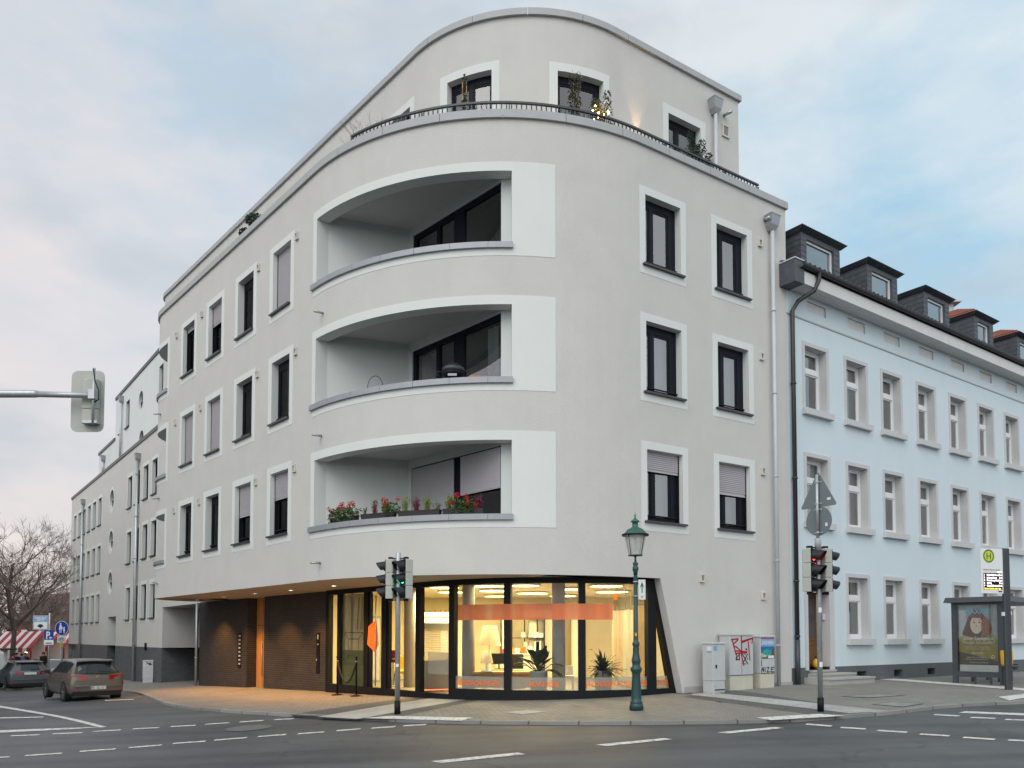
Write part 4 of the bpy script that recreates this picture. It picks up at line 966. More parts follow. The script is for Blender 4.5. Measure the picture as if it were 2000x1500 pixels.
# lamps on the desk
def shade_lamp(px, Y, ztop, zbot, rt, rb, zbase, label, rbase):
    x = on(px, Y); t = thing('table_lamp', (x, Y, zbase), label, 'lamp')
    mb = MB(); mb.lathe([(rb, zbot - zbase), (rt, ztop - zbase)], (0, 0, 0), 28, 0, True, False); mb.build('lamp_shade', 'lamp_pane_warm', t)
    mb = MB(); mb.lathe([(rbase, 0), (rbase, .03), (.035, .06), (.03, zbot - zbase + .1)], (0, 0, 0), 20); mb.build('lamp_stand', 'warm_white', t)
translucent('lamp_pane_warm', (0.86, 0.82, 0.70), 0.5)
shade_lamp(956.5, 22.6, .31, -.27, .20, .32, ZF, 'big white tapered floor lamp shade behind the small lamp in the shop window', .16)
shade_lamp(950.5, 21.6, -.39, -.73, .11, .18, -.96, 'small white lamp with tapered shade on the shop desk, below the big shade', .16)
def block_thing(name, label, cat, c, size, matn, extra=None, group=None, rz=0.0, pname='body'):
    t = thing(name, c, label, cat, group, rz); mb = MB(); w, d, h = size; mb.bbox(-w / 2, w / 2, -d / 2, d / 2, 0, h, .012); mb.build(pname, matn, t); return t
t = thing('desk', (on(968, 22.0), 22.05, ZF), 'long oak desk with drawers behind the second shop pane', 'desk')
mb = MB(); mb.bbox(-.75, 1.1, -.45, .25, .50, .56, .01); mb.build('desk_top', 'oak_desk', t)
mb = MB(); mb.box(-.70, 1.05, -.32, .22, .12, .50); mb.build('drawer_unit', 'oak_desk', t)
mb = MB()
for x in (-.65, 1.0):
    for y in (-.3, .18): mb.box(x - .03, x + .03, y - .03, y + .03, 0, .12)
mb.build('legs', 'frame_dark', t)
t = thing('shop_counter', (on(1013, 25.2), 25.2, ZF), 'white shop counter with papers and flowers in front of the dark shelves', 'counter')
mb = MB(); mb.bbox(-.7, .7, -.3, .3, 0, .93, .015); mb.bbox(-.74, .74, -.34, .34, .93, .98, .01); mb.build('counter_body', 'warm_white', t)
mb = MB(); rng = random.Random(3)
for i, m in enumerate(('cloth_red', 'sign_yellow', 'sign_white', 'orange_vinyl', 'sign_white')):
    b_ = block_thing('display_box', ['small red carton on the shop counter', 'small yellow carton on the shop counter', 'white brochure stack left on the shop counter', 'small orange carton on the shop counter', 'white brochure stack at the right on the shop counter'][i], 'carton', (on(1013, 25.2) - .45 + .2 * i, 25.1, ZF + .982), (.15, .12, rng.uniform(.1, .28)), m, group='boxes on the shop counter')
t = thing('shelf', (on(1030, 28.2), 28.2, ZF), 'dark open shelf with sample boards behind the shop counter', 'shelf')
mb = MB()
for x in (-.55, -.1, .35, .6): mb.box(x - .02, x + .02, -.15, .15, 0, 2.2)
for z in (.4, .95, 1.45, 2.15): mb.box(-.57, .62, -.15, .15, z, z + .03)
mb.build('rack', 'frame_dark', t); mb = MB(); mb2 = MB()
for i in range(14):
    x = rng.uniform(-.5, .45); z = rng.choice((.43, .98, 1.48)); (mb if i % 2 else mb2).box(x, x + rng.uniform(.08, .2), -.19, -.16, z, z + rng.uniform(.15, .4))
mb.build('samples', 'sign_grey', t); mb2.build('pale_samples', 'sign_white', t)
t = thing('wardrobe', (on(1062, 28.6), 28.6, ZF), 'tall cream cabinet behind the left potted plant', 'cabinet'); mb = MB(); mb.bbox(-.55, .45, -.3, .3, 0, 2.45, .015); mb.build('cabinet_body', 'warm_white', t)
mb = MB(); mb.box(-.052, -.045, -.31, -.30, .05, 2.4); mb.build('door_gap', 'frame_dark', t)
# sample boards, screens and pictures that fill the room
for px, Y, z0, w, h, m, lb, ct in ((872, 28.0, ZF + .9, .5, .9, 'shop_grey', 'grey framed picture on the wall behind the shop door', 'picture'), (905, 28.9, ZF, .55, 2.2, 'concrete', 'tall grey sample board beside the left concrete column', 'sample board'), (985, 28.8, ZF + .2, .28, 2.1, 'frame_dark', 'narrow dark sample board left of the second mullion', 'sample board'), (1128, 28.6, ZF, .45, 2.3, 'cream_box', 'tall cream sample board right of the concrete column', 'sample board'), (1246, 25.5, ZF, .5, 2.0, 'oak_desk', 'oak sample board at the right end of the shop', 'sample board'), (733, 26.4, ZF, .4, 2.2, 'concrete', 'tall grey sample board behind the orange sticker', 'sample board'), (1215, 28.9, ZF + .9, .6, .8, 'shop_grey', 'grey picture on the wall right of the white inner door', 'picture')):
    t = thing('picture' if ct == 'picture' else 'sample_board', (on(px, Y), Y, z0), lb, ct); mb = MB(); mb.bbox(-w / 2, w / 2, -.03, .03, 0, h, .008); mb.build('board', m, t); mb = MB(); mb.box(-w / 2 + .05, w / 2 - .05, -.036, -.03, .08, h - .08); mb.build('board_face', 'warm_white' if m in ('frame_dark', 'oak_desk') else 'sign_white', t)
t = thing('computer_screen', (on(975, 23.6), 23.6, ZF + .56), 'dark computer screen on the oak desk beside the lamps', 'screen', None, .4); mb = MB(); mb.bbox(-.25, .25, -.02, .02, .14, .46, .01); mb.build('screen', 'black_metal', t); mb = MB(); mb.box(-.02, .02, 0, .03, 0, .2); mb.bbox(-.12, .12, -.08, .08, 0, .015, .004); mb.build('stand', 'black_metal', t)
t = thing('side_table', (on(973, 23.6), 23.6, ZF), 'oak side table carrying the dark computer screen', 'table'); mb = MB(); mb.bbox(-.45, .45, -.3, .3, .52, .56, .008); mb.build('table_top', 'oak_desk', t)
for x in (-.4, .4): mb = MB(); mb.box(x - .03, x + .03, -.25, .25, 0, .52); mb.build('leg', 'oak_desk', t)
t = thing('office_chair', (on(1008, 23.4), 23.4, ZF), 'black office chair behind the second mullion in the shop', 'chair'); mb = MB(); mb.bbox(-.24, .24, -.24, .24, .44, .52, .03); mb.build('seat', 'cloth_black', t); mb = MB(); mb.bbox(-.22, .22, .2, .26, .56, 1.0, .03); mb.build('backrest', 'cloth_black', t); mb = MB(); mb.lathe([(.28, 0), (.28, .03), (.03, .07), (.03, .44)], (0, 0, 0), 12); mb.build('foot', 'black_metal', t)
# roller-shutter sample standing by the door
t = thing('shutter_sample', (on(849, 22.3), 22.3, ZF), 'white slatted shutter sample standing inside the shop door', 'shutter display', None, .35)
mb = MB(); w = .43
mb.box(-w, -w + .03, -.03, .03, 0, 1.82); mb.box(w - .03, w, -.03, .03, 0, 1.82); mb.bbox(-w, w, -.09, .09, 1.72, 1.90, .01); mb.build('shutter_frame', 'warm_white', t)
mb = MB()
for i in range(16): z = .90 + i * .052; mb.hexa([(-w + .03, -.022, z), (w - .03, -.022, z), (w - .03, .022, z + .018), (-w + .03, .022, z + .018), (-w + .03, -.022, z + .008), (w - .03, -.022, z + .008), (w - .03, .022, z + .026), (-w + .03, .022, z + .026)])
mb.build('slats', 'warm_white', t); mb = MB(); mb.box(-w + .03, w - .03, -.012, .012, .05, .85); mb.build('lower_panel', 'shop_grey', t)
t = thing('blind_sample', (on(850, 25.5), 25.5, .35), 'pale fabric awning sample hung high behind the shutter display', 'blind'); mb = MB(); mb.bbox(-.75, .75, -.06, .06, .28, .42, .02); mb.prism([(-.72, -.05, 0), (.72, -.05, 0), (.72, 0, .3), (-.72, 0, .3)], (0, .01, 0)); mb.build('fabric', 'warm_white', t)
mb = MB()
for i in range(9): mb.ball((-.68 + i * .17, -.07, .47), .02, 6, 4)
mb.build('hooks', 'frame_dark', t)
# hanging sample strips on the right
for i, (px, Y, z0, z1, w, m, lb) in enumerate(((1206, 23.0, -1.1, .75, .16, 'curtain_cream', 'narrow cream sample blind hanging left of the lamp post'), (1222, 23.6, -1.3, .8, .22, 'curtain', 'white sample curtain hanging behind the lamp post'), (1232, 24.5, -.6, .5, .18, 'curtain_cream', 'short beige sample panel hanging behind the lamp post'), (1254, 22.8, -1.3, .9, .26, 'curtain_cream', 'wide cream sample curtain at the right end of the shop'))):
    x = on(px, Y); t = thing('sample_curtain', (x, Y, z1), lb, 'curtain', 'sample curtains in the shop'); mb = MB(); n = 6
    for j in range(n): a, b = -w + 2 * w * j / n, -w + 2 * w * (j + 1) / n; mb.quad((a, .015 * (-1) ** j, z0 - z1), (b, -.015 * (-1) ** j, z0 - z1), (b, -.015 * (-1) ** j, 0), (a, .015 * (-1) ** j, 0))
    mb.build('cloth', m, t); mb = MB(); mb.tube([(-w - .04, 0, .015), (w + .04, 0, .015)], .015, 6); mb.tube([(0, 0, .02), (0, 0, ZC - z1)], .006, 5); mb.build('rod', 'zinc', t)
t = thing('pendant_tag', (on(1203, 22.2), 22.2, 1.0), 'small orange tag hanging from the shop ceiling', 'tag'); mb = MB(); mb.prism([(-.06, 0, 0), (.05, 0, .04), (.06, 0, .2), (-.04, 0, .22)], (0, .008, 0)); mb.build('tag_plate', 'orange_letters', t); mb = MB(); mb.tube([(0, 0, .2), (0, 0, ZC - 1.0)], .004, 4); mb.build('thread', 'zinc', t)
t = thing('stool', (on(1106, 21.6), 21.6, ZF), 'white chair beside the right concrete column in the shop', 'chair'); mb = MB(); mb.bbox(-.2, .2, -.2, .2, .42, .47, .015); mb.build('seat', 'warm_white', t)
mb = MB(); mb.bbox(-.2, .2, .17, .2, .47, .72, .008); mb.build('backrest', 'warm_white', t)
for x in (-.17, .17):
    for y in (-.17, .17): mb = MB(); mb.box(x - .015, x + .015, y - .015, y + .015, 0, .42); mb.build('leg', 'warm_white', t)
t = thing('red_sign_board', (on(768, 24.3), 24.3, ZF), 'red display board inside the shop door', 'sign board'); mb = MB(); mb.bbox(-.18, .18, -.02, .02, .72, 1.1, .01); mb.build('board', 'cloth_red', t); mb = MB(); mb.box(-.1, -.04, -.03, -.02, .85, 1.0); mb.box(-.1, .06, -.03, -.02, .82, .85); mb.build('white_mark', 'sign_white', t); mb = MB(); mb.box(-.02, .02, 0, .03, 0, .72); mb.bbox(-.2, .2, -.15, .15, 0, .03, .01); mb.build('stand', 'zinc', t)
t = thing('yellow_chair', (on(783, 24.6), 24.9, ZF), 'yellow upholstered chair behind the left traffic light pole in the shop', 'chair'); mb = MB(); mb.bbox(-.25, .25, -.25, .25, .36, .48, .04); mb.build('seat', 'sign_yellow', t); mb = MB(); mb.bbox(-.25, .25, .19, .27, .46, .92, .03); mb.build('backrest', 'sign_yellow', t)
for x in (-.2, .2):
    for y in (-.2, .2): mb = MB(); mb.tube([(x, y, .36), (x * 1.15, y * 1.15, 0)], .014, 6); mb.build('leg', 'black_metal', t)
mb = MB(); mb.box(on(820, 22.9), on(880, 22.9), 21.9, 23.6, ZF + .002, ZF + .012); tag(mb.build('door_mat', 'red_floor'), 'dark red door mat on the shop floor behind the glass', 'mat')
# potted plants behind the glass
def blade(mb, base, dirv, L, w, droop, n=4):
    d = Vector(dirv).normalized(); side = d.cross(Vector((0, 0, 1))); side = side.normalized() if side.length > .01 else Vector((1, 0, 0)); pr = None
    for i in range(n + 1):
        t = i / n; p = Vector(base) + d * L * t - Vector((0, 0, 1)) * droop * t * t; q = side * w * (math.sin(PI * min(1, .12 + t * .88)) + .02)
        c = (p - q + Vector((0, 0, .25 * w)), p - Vector((0, 0, 0)), p + q + Vector((0, 0, .25 * w)))
        if pr: mb.quad(pr[0], pr[1], c[1], c[0]); mb.quad(pr[1], pr[2], c[2], c[1])
        pr = c
def pot_plant(px, off, label, wide):
    s_ = s_at(PG, px, off, -.8, -8, 5); x, y = PG.xy(s_, off); t = thing('potted_plant', (x, y, ZF), label, 'potted plant')
    mb = MB(); mb.lathe([(.20, 0), (.23, .62), (.245, .64), (.22, .64), (.20, .58), (.02, .57)], (0, 0, 0), 24); mb.build('pot', 'concrete', t)
    mb = MB(); rng = random.Random(px)
    if wide:
        for i in range(30):
            a = rng.uniform(0, 2 * PI); e = rng.uniform(.15, 1.45); r = Vector((math.cos(a) * math.cos(e), math.sin(a) * math.cos(e), math.sin(e))); st = Vector((0, 0, .6)) + r * rng.uniform(.12, .42)
            mb.tube([(0, 0, .58), st], .008, 4); blade(mb, st, r + Vector((0, 0, -.1)), rng.uniform(.24, .36), rng.uniform(.065, .10), rng.uniform(.03, .2), 5)
    else:
        for i in range(120):
            a = rng.uniform(0, 2 * PI); e = rng.uniform(.2, 1.4); r = Vector((math.cos(a) * math.cos(e), math.sin(a) * math.cos(e), math.sin(e))); L = rng.uniform(.34, .54) * (1.2 if e > 1.0 else 1)
            blade(mb, (0, 0, .6), r, L, rng.uniform(.018, .032), rng.uniform(.08, .34), 5)
    fo = mb.build('foliage', 'leaf_dark', t); fo.scale = (1.25, 1.25, 1.28); fo.location.z = -.168
pot_plant(1052, .55, 'broad-leaved plant in a grey pot behind the middle shop pane', True)
pot_plant(1178, .5, 'spiky narrow-leaved plant in a grey pot behind the right shop pane', False)

# ------------------------------------------------------------------ what stands on the balconies and the terrace
def flower_box(s_, length, plants, label, seed):
    p = P1.xy(s_, .14); q = P1.xy(s_ + .1, .14); rz = math.atan2(q[1] - p[1], q[0] - p[0])
    t = thing('flower_box', (p[0], p[1], 2.917), label, 'flower box', 'flower boxes on the lowest balcony', rz); rng = random.Random(seed); L = length / 2
    mb = MB(); mb.hexa([(-L + .02, -.07, 0), (L - .02, -.07, 0), (L - .02, .07, 0), (-L + .02, .07, 0), (-L, -.09, .15), (L, -.09, .15), (L, .09, .15), (-L, .09, .15)]); mb.build('planter', 'planter', t)
    mats_ = {}
    for (x, kind) in plants:
        if kind == 'g':
            m = mats_.setdefault('leaf_green', MB()); leaf_cloud(m, (x, 0, .24), .25, 170, .085, rng, (1, .8, .8)); leaf_cloud(m, (x - .02, -.09, .10), .19, 80, .08, rng, (1, .6, 1.0))
            f = mats_.setdefault('petal_red', MB())
            for _ in range(5): c = (x + rng.uniform(-.22, .22), rng.uniform(-.16, .06), rng.uniform(.20, .50)); leaf_cloud(f, c, .065, 40, .045, rng); mats_['leaf_green'].tube([(x, 0, .2), c], .004, 4)
        elif kind in 'lhs':
            m = mats_.setdefault({'l': 'leaf_lime', 'h': 'heather', 's': 'leaf_silver'}[kind], MB())
            for _ in range(44):
                a = rng.uniform(0, 2 * PI); r = rng.uniform(0, .12); h = rng.uniform(.18, .38) * (1.0 if kind != 's' else .65); b_ = Vector((x + r * .4 * math.cos(a), r * .4 * math.sin(a), .13)); e = Vector((x + r * math.cos(a), r * math.sin(a), .13 + h))
                for k in range(9): leaf_cloud(m, b_.lerp(e, k / 8), .018, 2, .035, rng)
        elif kind == 't':
            m = mats_.setdefault('leaf_green', MB())
            for _ in range(14): a = rng.uniform(0, 2 * PI); e = rng.uniform(.9, 1.5); blade(m, (x, 0, .12), (math.cos(a) * math.cos(e), math.sin(a) * math.cos(e), math.sin(e)), rng.uniform(.18, .34), .012, .03, 3)
    for k, m in mats_.items(): m.build({'leaf_green': 'foliage', 'petal_red': 'blossoms', 'leaf_lime': 'lime_heather', 'heather': 'red_heather', 'leaf_silver': 'silver_leaves'}[k], k, t)
flower_box(-3.55, .95, [(-.30, 'g'), (.02, 'g'), (.32, 'g')], 'flower box of red geraniums at the left end of the lowest balcony', 11)
flower_box(-2.35, 1.0, [(-.42, 't'), (-.12, 'h'), (.2, 'l'), (.38, 'g')], 'flower box with grass, dark heather and one geranium, second from the left', 12)
flower_box(-1.15, 1.1, [(-.38, 'l'), (-.08, 'h'), (.2, 'l'), (.44, 's')], 'flower box with lime and wine-red heather, no geraniums', 13)
flower_box(-.02, 1.0, [(-.36, 'l'), (-.08, 'g'), (.14, 'g'), (.38, 'h')], 'flower box with lime heather and red blossoms nearest the shutters', 14)
s_ = s_at(P1, 884, .45, 6.3, -6, 3); x, y = P1.xy(s_, .5)
t = thing('grill', (x, y, 5.56), 'black dome-lidded balcony grill behind the middle balcony coping', 'grill')
mb = MB(); mb.lathe([(.02, .80), (.20, .83), (.27, .90), (.285, .97)], (0, 0, 0), 20); mb.build('bowl', 'black_metal', t)
mb = MB(); mb.lathe([(.29, .975), (.275, 1.07), (.20, 1.14), (.06, 1.18), (.01, 1.18)], (0, 0, 0), 20); mb.build('lid', 'anthracite', t)
mb = MB(); mb.tube([(-.12, -.22, 1.10), (-.12, -.28, 1.11), (.12, -.28, 1.11), (.12, -.22, 1.10)], .012, 6); mb.build('lid_handle', 'black_rubber', t)
for k in (-1, 1):
    mb = MB(); mb.tube([(k * .27, 0, .98), (k * .40, 0, 1.0), (k * .42, 0, .93), (k * .30, 0, .86)], .018, 6); mb.build('side_handle', 'black_rubber', t)
    for j in (-1, 1): mb = MB(); mb.tube([(k * .16, j * .12, .86), (k * .26, j * .2, 0)], .016, 6); mb.build('leg', 'black_metal', t)
mb = MB(); mb.bbox(-.11, .11, -.30, -.29, .80, .86, .003); mb.build('drip_tray', 'zinc', t)
s_ = s_at(P1, 936, .8, 6.3, -6, 3); x, y = P1.xy(s_, .85); t = thing('balcony_chair', (x, y, 5.58), 'reddish wooden chair back showing above the middle balcony coping', 'chair')
mb = MB(); mb.bbox(-.28, .28, -.25, .25, .42, .46, .01); mb.build('seat', 'oak_orange', t)
mb = MB()
for z in (.62, .74, .86, .98): mb.bbox(-.27, .27, .22, .245, z, z + .07, .006)
for x_ in (-.26, .22): mb.bbox(x_, x_ + .04, .23, .26, .4, 1.06, .006)
mb.build('backrest', 'oak_orange', t)
for x_ in (-.25, .21):
    for y_ in (-.24, .2): mb = MB(); mb.box(x_, x_ + .04, y_, y_ + .04, 0, .42); mb.build('leg', 'oak_orange', t)
s_ = s_at(P1, 733, .5, 6.3, -6, 3); x, y = P1.xy(s_, .5); t = thing('plant_hoop', (x, y, 5.50), 'thin bent wire hoop standing on the middle balcony', 'plant support')
mb = MB(); mb.tube([(-.2 * math.cos(a * PI / 12) , 0, .9 + .32 * math.sin(a * PI / 12)) for a in range(13)], .008, 5); mb.tube([(-.2, 0, 0), (-.2, 0, .9)], .008, 5); mb.tube([(.2, 0, 0), (.2, 0, .9)], .008, 5); mb.build('wire', 'black_metal', t)
seg1 = Seg(BC, BR_); x, y = seg1.xy(seg1.len - .55, .3); t = thing('pompom_lamp', (x, y, 6.72), 'white feathery pendant lamp hanging behind the middle balcony door', 'lamp'); mb = MB(); rng = random.Random(5); leaf_cloud(mb, (0, 0, 0), .24, 420, .09, rng, (.8, .8, 1.1), 0, .9); mb.build('lamp_shade', 'sign_white', t); mb = MB(); mb.tube([(0, 0, .1), (0, 0, 1.3)], .006, 5); mb.build('cord', 'sign_grey', t)
TZ = 12.0
def terr(px, off, zz=13.0): s_ = s_at(P1, px, off, zz, -18, 10.3); return P1.xy(s_, off)
def ivy_post(px, off, h, full, label):
    x, y = terr(px, off); t = thing('climbing_plant', (x, y, TZ), label, 'plant'); rng = random.Random(px)
    mb = MB(); mb.lathe([(.17, 0), (.21, .38), (.19, .38), (.02, .36)], (0, 0, 0), 16); mb.build('pot', 'planter', t)
    mb = MB()
    for k in (-1, 1): mb.tube([(k * .05, 0, .3), (k * .05, 0, h + .1)], .012, 5)
    mb.build('canes', 'oak_desk', t); mb = MB()
    for i in range(int(h / .09)): z = .4 + i * .09; f = 1.0 if full else max(.15, 1 - z / h * .8); leaf_cloud(mb, (rng.uniform(-.04, .04), 0, z), rng.uniform(.12, .18) * (f + .2), int(60 * f) + 4, .075, rng, (1, 1, .8))
    mb.build('foliage', 'leaf_ivy', t)
ivy_post(907, .75, 2.0, False, 'half-bare climbing plant on canes at the left top-floor window'); ivy_post(1124, .75, 2.15, True, 'dense climbing plant on canes at the middle top-floor window')
def shrub(px, off, h, w, n, label, m='leaf_dark', bulbs=0, spires=5, cat='shrub'):
    x, y = terr(px, off); t = thing('potted_shrub', (x, y, TZ), label, cat); rng = random.Random(px)
    mb = MB(); mb.lathe([(.2, 0), (.26, .45), (.24, .45), (.02, .42)], (0, 0, 0), 16); mb.build('pot', 'planter', t)
    mb = MB(); tips = []
    for i in range(spires):
        cx, cy = rng.uniform(-w, w) * .7, rng.uniform(-w, w) * .5; hh = h * (1.0 if i == 0 else rng.uniform(.68, .95))
        for k in range(9): f = k / 8; leaf_cloud(mb, (cx * (1 - f * .3), cy, .45 + (hh - .45) * f), .25 * (1 - f * .62) + .02, n * 2, .07, rng)
        tips.append((cx, cy, hh))
    mb.build('foliage', m, t)
    if bulbs:
        mb = MB()
        for i in range(bulbs): a = tips[i % spires]; mb.ball((a[0] + rng.uniform(-.10, .10), a[1] - rng.uniform(.16, .24), rng.uniform(1.15, a[2] * .95)), .022, 8, 5)
        mb.build('string_lights', 'bulb', t)
        ld = D.lights.new('string_light_glow', 'POINT'); ld.energy = 6; ld.color = (1, .62, .2); ld.shadow_soft_size = .15; lo = D.objects.new('string_light_glow', ld); COL.objects.link(lo); lo.location = (x - .05, y - .3, TZ + 1.5)
shrub(1176, .72, 2.05, .42, 34, 'small conifer wrapped in glowing string lights on the terrace', 'leaf_ivy', 16, 8)
shrub(1358, .7, 2.1, .30, 34, 'dark unlit conifers in a pot at the right terrace end', 'leaf_dark', 0, 4); shrub(1378, .7, 2.05, .22, 34, 'slim dark conifer beside the top drainpipe', 'leaf_dark', 0, 3)
x, y = terr(728, .8); t = thing('bare_shrub', (x, y, TZ), 'leafless twiggy shrub at the left end of the terrace railing', 'shrub'); rng = random.Random(9); mb = MB()
def twigs(mb, p, d, L, r, lev, rng, n=3, spread=.55):
    q = p + d * L; mb.tube([p, p.lerp(q, .5) + Vector((rng.gauss(0, 1), rng.gauss(0, 1), 0)) * L * .05, q], [r, r * .8, r * .6], 4 if r > .01 else 3, False)
    if lev == 0: return
    for _ in range(n): e = (d + Vector((rng.gauss(0, spread), rng.gauss(0, spread), rng.gauss(.12, spread * .6)))).normalized(); twigs(mb, p.lerp(q, rng.uniform(.55, 1)), e, L * rng.uniform(.6, .8), r * .6, lev - 1, rng, n, spread)
for i in range(6): twigs(mb, Vector((0, 0, .4)), Vector((rng.gauss(0, .45), rng.gauss(0, .45), 1)).normalized(), .62, .011, 3, rng)
mb.build('twigs', 'twig', t); mb = MB(); mb.lathe([(.2, 0), (.25, .42), (.23, .42), (.02, .4)], (0, 0, 0), 16); mb.build('pot', 'planter', t)
x, y = terr(493, .55); t = thing('topiary', (x, y, TZ), 'cloud-clipped dark topiary on the far left of the terrace edge', 'shrub'); mb = MB(); rng = random.Random(4)
for c, r in (((.15, -.1, 1.60), .36), ((-.2, .1, 1.28), .28), ((-.25, .15, 1.05), .2)): leaf_cloud(mb, c, r, 700, .10, rng, (1, 1, .62), 0, .9)
mb.build('foliage', 'leaf_dark', t); mb = MB(); mb.tube([(0, 0, .3), (.02, 0, .8), (.15, -.1, 1.2)], [.035, .03, .02], 6); mb.tube([(0, 0, .6), (-.2, .1, .95)], .018, 5); mb.lathe([(.2, 0), (.25, .35), (.02, .33)], (0, 0, 0), 14); mb.build('trunk', 'bark', t)
s_ = s_at(P2, 1248, -.12, 14, -5, 8); x, y = P2.xy(s_, -.14); t = thing('uplight', (x, y, 13.72), 'small lit uplight throwing a warm cone on the terrace wall', 'lamp'); mb = MB(); mb.lathe([(.03, -1.7), (.03, 0), (.07, .02), (.08, .14), (.07, .14), (.05, .06)], (0, 0, 0), 14); mb.build('lamp_body', 'black_metal', t); mb = MB(); mb.disc((0, 0, .13), .065, (1, 0, 0), (0, 1, 0), 14); mb.build('lamp_lens', 'bulb', t)
ld = D.lights.new('uplight_beam', 'SPOT'); ld.energy = 40; ld.color = (1, .60, .22); ld.spot_size = rad(46); ld.spot_blend = .8; ld.shadow_soft_size = .03; lo = D.objects.new('uplight_beam', ld); COL.objects.link(lo); lo.location = (x, y, 13.90); lo.rotation_euler = (PI, 0, 0)

# ------------------------------------------------------------------ pale blue house on the right
PB = Line((8.096, 22.946), (.8168, .57692), (-.57692, .8168)); BO = (14.0, 27.0, 0.0)
blue = empty('town_house', BO, 0, 'pale blue rendered town house with grey window surrounds and slate dormers', 'building')
def bp(mb, name, mats, parent=None): o = mb.build(name, mats, None, BO); o.parent = parent or blue; return o
BS_T = [.68, 2.84, 4.93, 7.17, 9.41, 11.6, 13.77, 15.95]; BS_B = [2.74, 4.85, 7.1, 9.35, 11.55, 13.75, 15.95]; WW = 1.32
rows = [(BS_T, 6.79, 8.83), (BS_T, 3.41, 5.48), (BS_B, -.077, 1.96)]
bh = []
for S_, z0, z1 in rows:
    for s_ in S_: bh.append((s_ + .11, s_ + WW - .12, z0, z1 - .12, .34))
bh.append((.75, 1.83, -1.0, 1.30, .5))
for s_ in BS_T: bh.append((s_ + .27, s_ + 1.26, 9.79, 10.11, .05))
mb = MB(); skin(mb, PB, -.05, 30, -.913, 10.4, bh, rmi=1)
part_b = bp(mb, 'wall', ['blue_plaster', 'stone_grey'])
mb = MB(); vents = [(3.28 + 2.13 * i, 3.80 + 2.13 * i, -1.31, -1.09, .3) for i in range(6)] + [(.75, 1.83, -1.0, -.9, .5)]; skin(mb, PB, -.05, 30, -2.0, -.913, [(a, b, c, d, e) for a, b, c, d, e in vents], rmi=1); bp(mb, 'plinth', ['blue_plinth', 'blue_plinth'])
for s_ in BS_T: mb = MB(); sbox(mb, PB, s_ + .27, s_ + 1.26, .05, .06, 9.79, 10.11); bp(mb, 'frieze_panel', 'fascia_white')
mb = MB(); sbox(mb, PB, -.05, 30, -.02, .0, 9.47, 9.515); bp(mb, 'string_course', 'sign_grey')
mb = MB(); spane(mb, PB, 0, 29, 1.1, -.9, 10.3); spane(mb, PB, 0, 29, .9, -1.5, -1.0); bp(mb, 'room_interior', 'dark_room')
def blue_window(s_, z0, z1, kind):
    a, b = s_ + .11, s_ + WW - .12; mb = MB(); F0, F1 = .24, .31; w = .07; zt = z0 + (z1 - .12 - z0) * .66; t = z1 - .12
    sbox(mb, PB, a, a + w, F0, F1, z0, t); sbox(mb, PB, b - w, b, F0, F1, z0, t); sbox(mb, PB, a + w, b - w, F0, F1, z0, z0 + .10); sbox(mb, PB, a + w, b - w, F0, F1, t - .08, t)
    sbox(mb, PB, a + w, b - w, F0 - .015, F1, zt - .06, zt + .08)
    for c, d in ((z0 + .10, zt - .06), (zt + .08, t - .08)):
        sbox(mb, PB, a + w, a + w + .045, F0 + .02, F1 - .01, c, d); sbox(mb, PB, b - w - .045, b - w, F0 + .02, F1 - .01, c, d); sbox(mb, PB, a + w + .045, b - w - .045, F0 + .02, F1 - .01, c, c + .05); sbox(mb, PB, a + w + .045, b - w - .045, F0 + .02, F1 - .01, d - .045, d)
    win = bp(mb, 'window', 'pvc_white')
    mb = MB(); spane(mb, PB, a + w, b - w, .285, z0 + .1, t - .08); bp(mb, 'pane', 'window_glass', win)
    mb = MB(); sring(mb, PB, s_, s_ + WW, z0, z1, a, b, z0, t, -.028, .03); bp(mb, 'surround', 'stone_grey', win)
    mb = MB(); sbox(mb, PB, s_ - .03, s_ + WW + .09, -.14, .24, z0 - .185, z0 - .002); bp(mb, 'sill', 'stone_grey', win)
    if kind:
        mb = MB()
        if kind == 'w': spane(mb, PB, a + w, b - w, .31, z0 + .1, zt)
        elif kind == 'o': pleats(mb, PB, a, b, .42, z0, t, 8, .02)
        elif kind == 'd': pleats(mb, PB, a, a + .28, .42, z0, t, 4, .03); pleats(mb, PB, b - .28, b, .42, z0, t, 4, .03)
        elif kind == 's': pleats(mb, PB, a, a + .5, .42, z0, t, 5, .03)
        bp(mb, 'curtain', {'w': 'frosted_pane', 'o': 'curtain_cream', 'd': 'curtain', 's': 'curtain'}[kind], win)
translucent('frosted_pane', (.58, .66, .66), .3)
KD = {(0, 0): 's', (0, 1): 'd', (0, 3): 'd', (1, 0): 'o', (1, 5): 'o', (1, 1): 'd', (1, 4): 'd', (2, 0): 'w', (2, 1): 'w', (2, 2): 'd', (0, 5): 'd', (0, 6): 'd', (1, 3): 's', (2, 4): 'd'}
for r, (S_, z0, z1) in enumerate(rows):
    for i, s_ in enumerate(S_): blue_window(s_, z0, z1, KD.get((r, i)))
mb = MB(); sring(mb, PB, .60, 2.06, -1.0, 1.45, .75, 1.83, -1.0, 1.30, -.028, .03); bp(mb, 'door_surround', 'stone_grey')
mb = MB(); sbox(mb, PB, .75, 1.83, .42, .48, -1.0, 1.30); dr = bp(mb, 'front_door', 'door_brown')
mb = MB(); sbox(mb, PB, .86, 1.22, .405, .42, -.05, 1.18); sbox(mb, PB, 1.36, 1.72, .405, .42, -.05, 1.18); bp(mb, 'door_pane', 'door_pane', dr)
mb = MB()
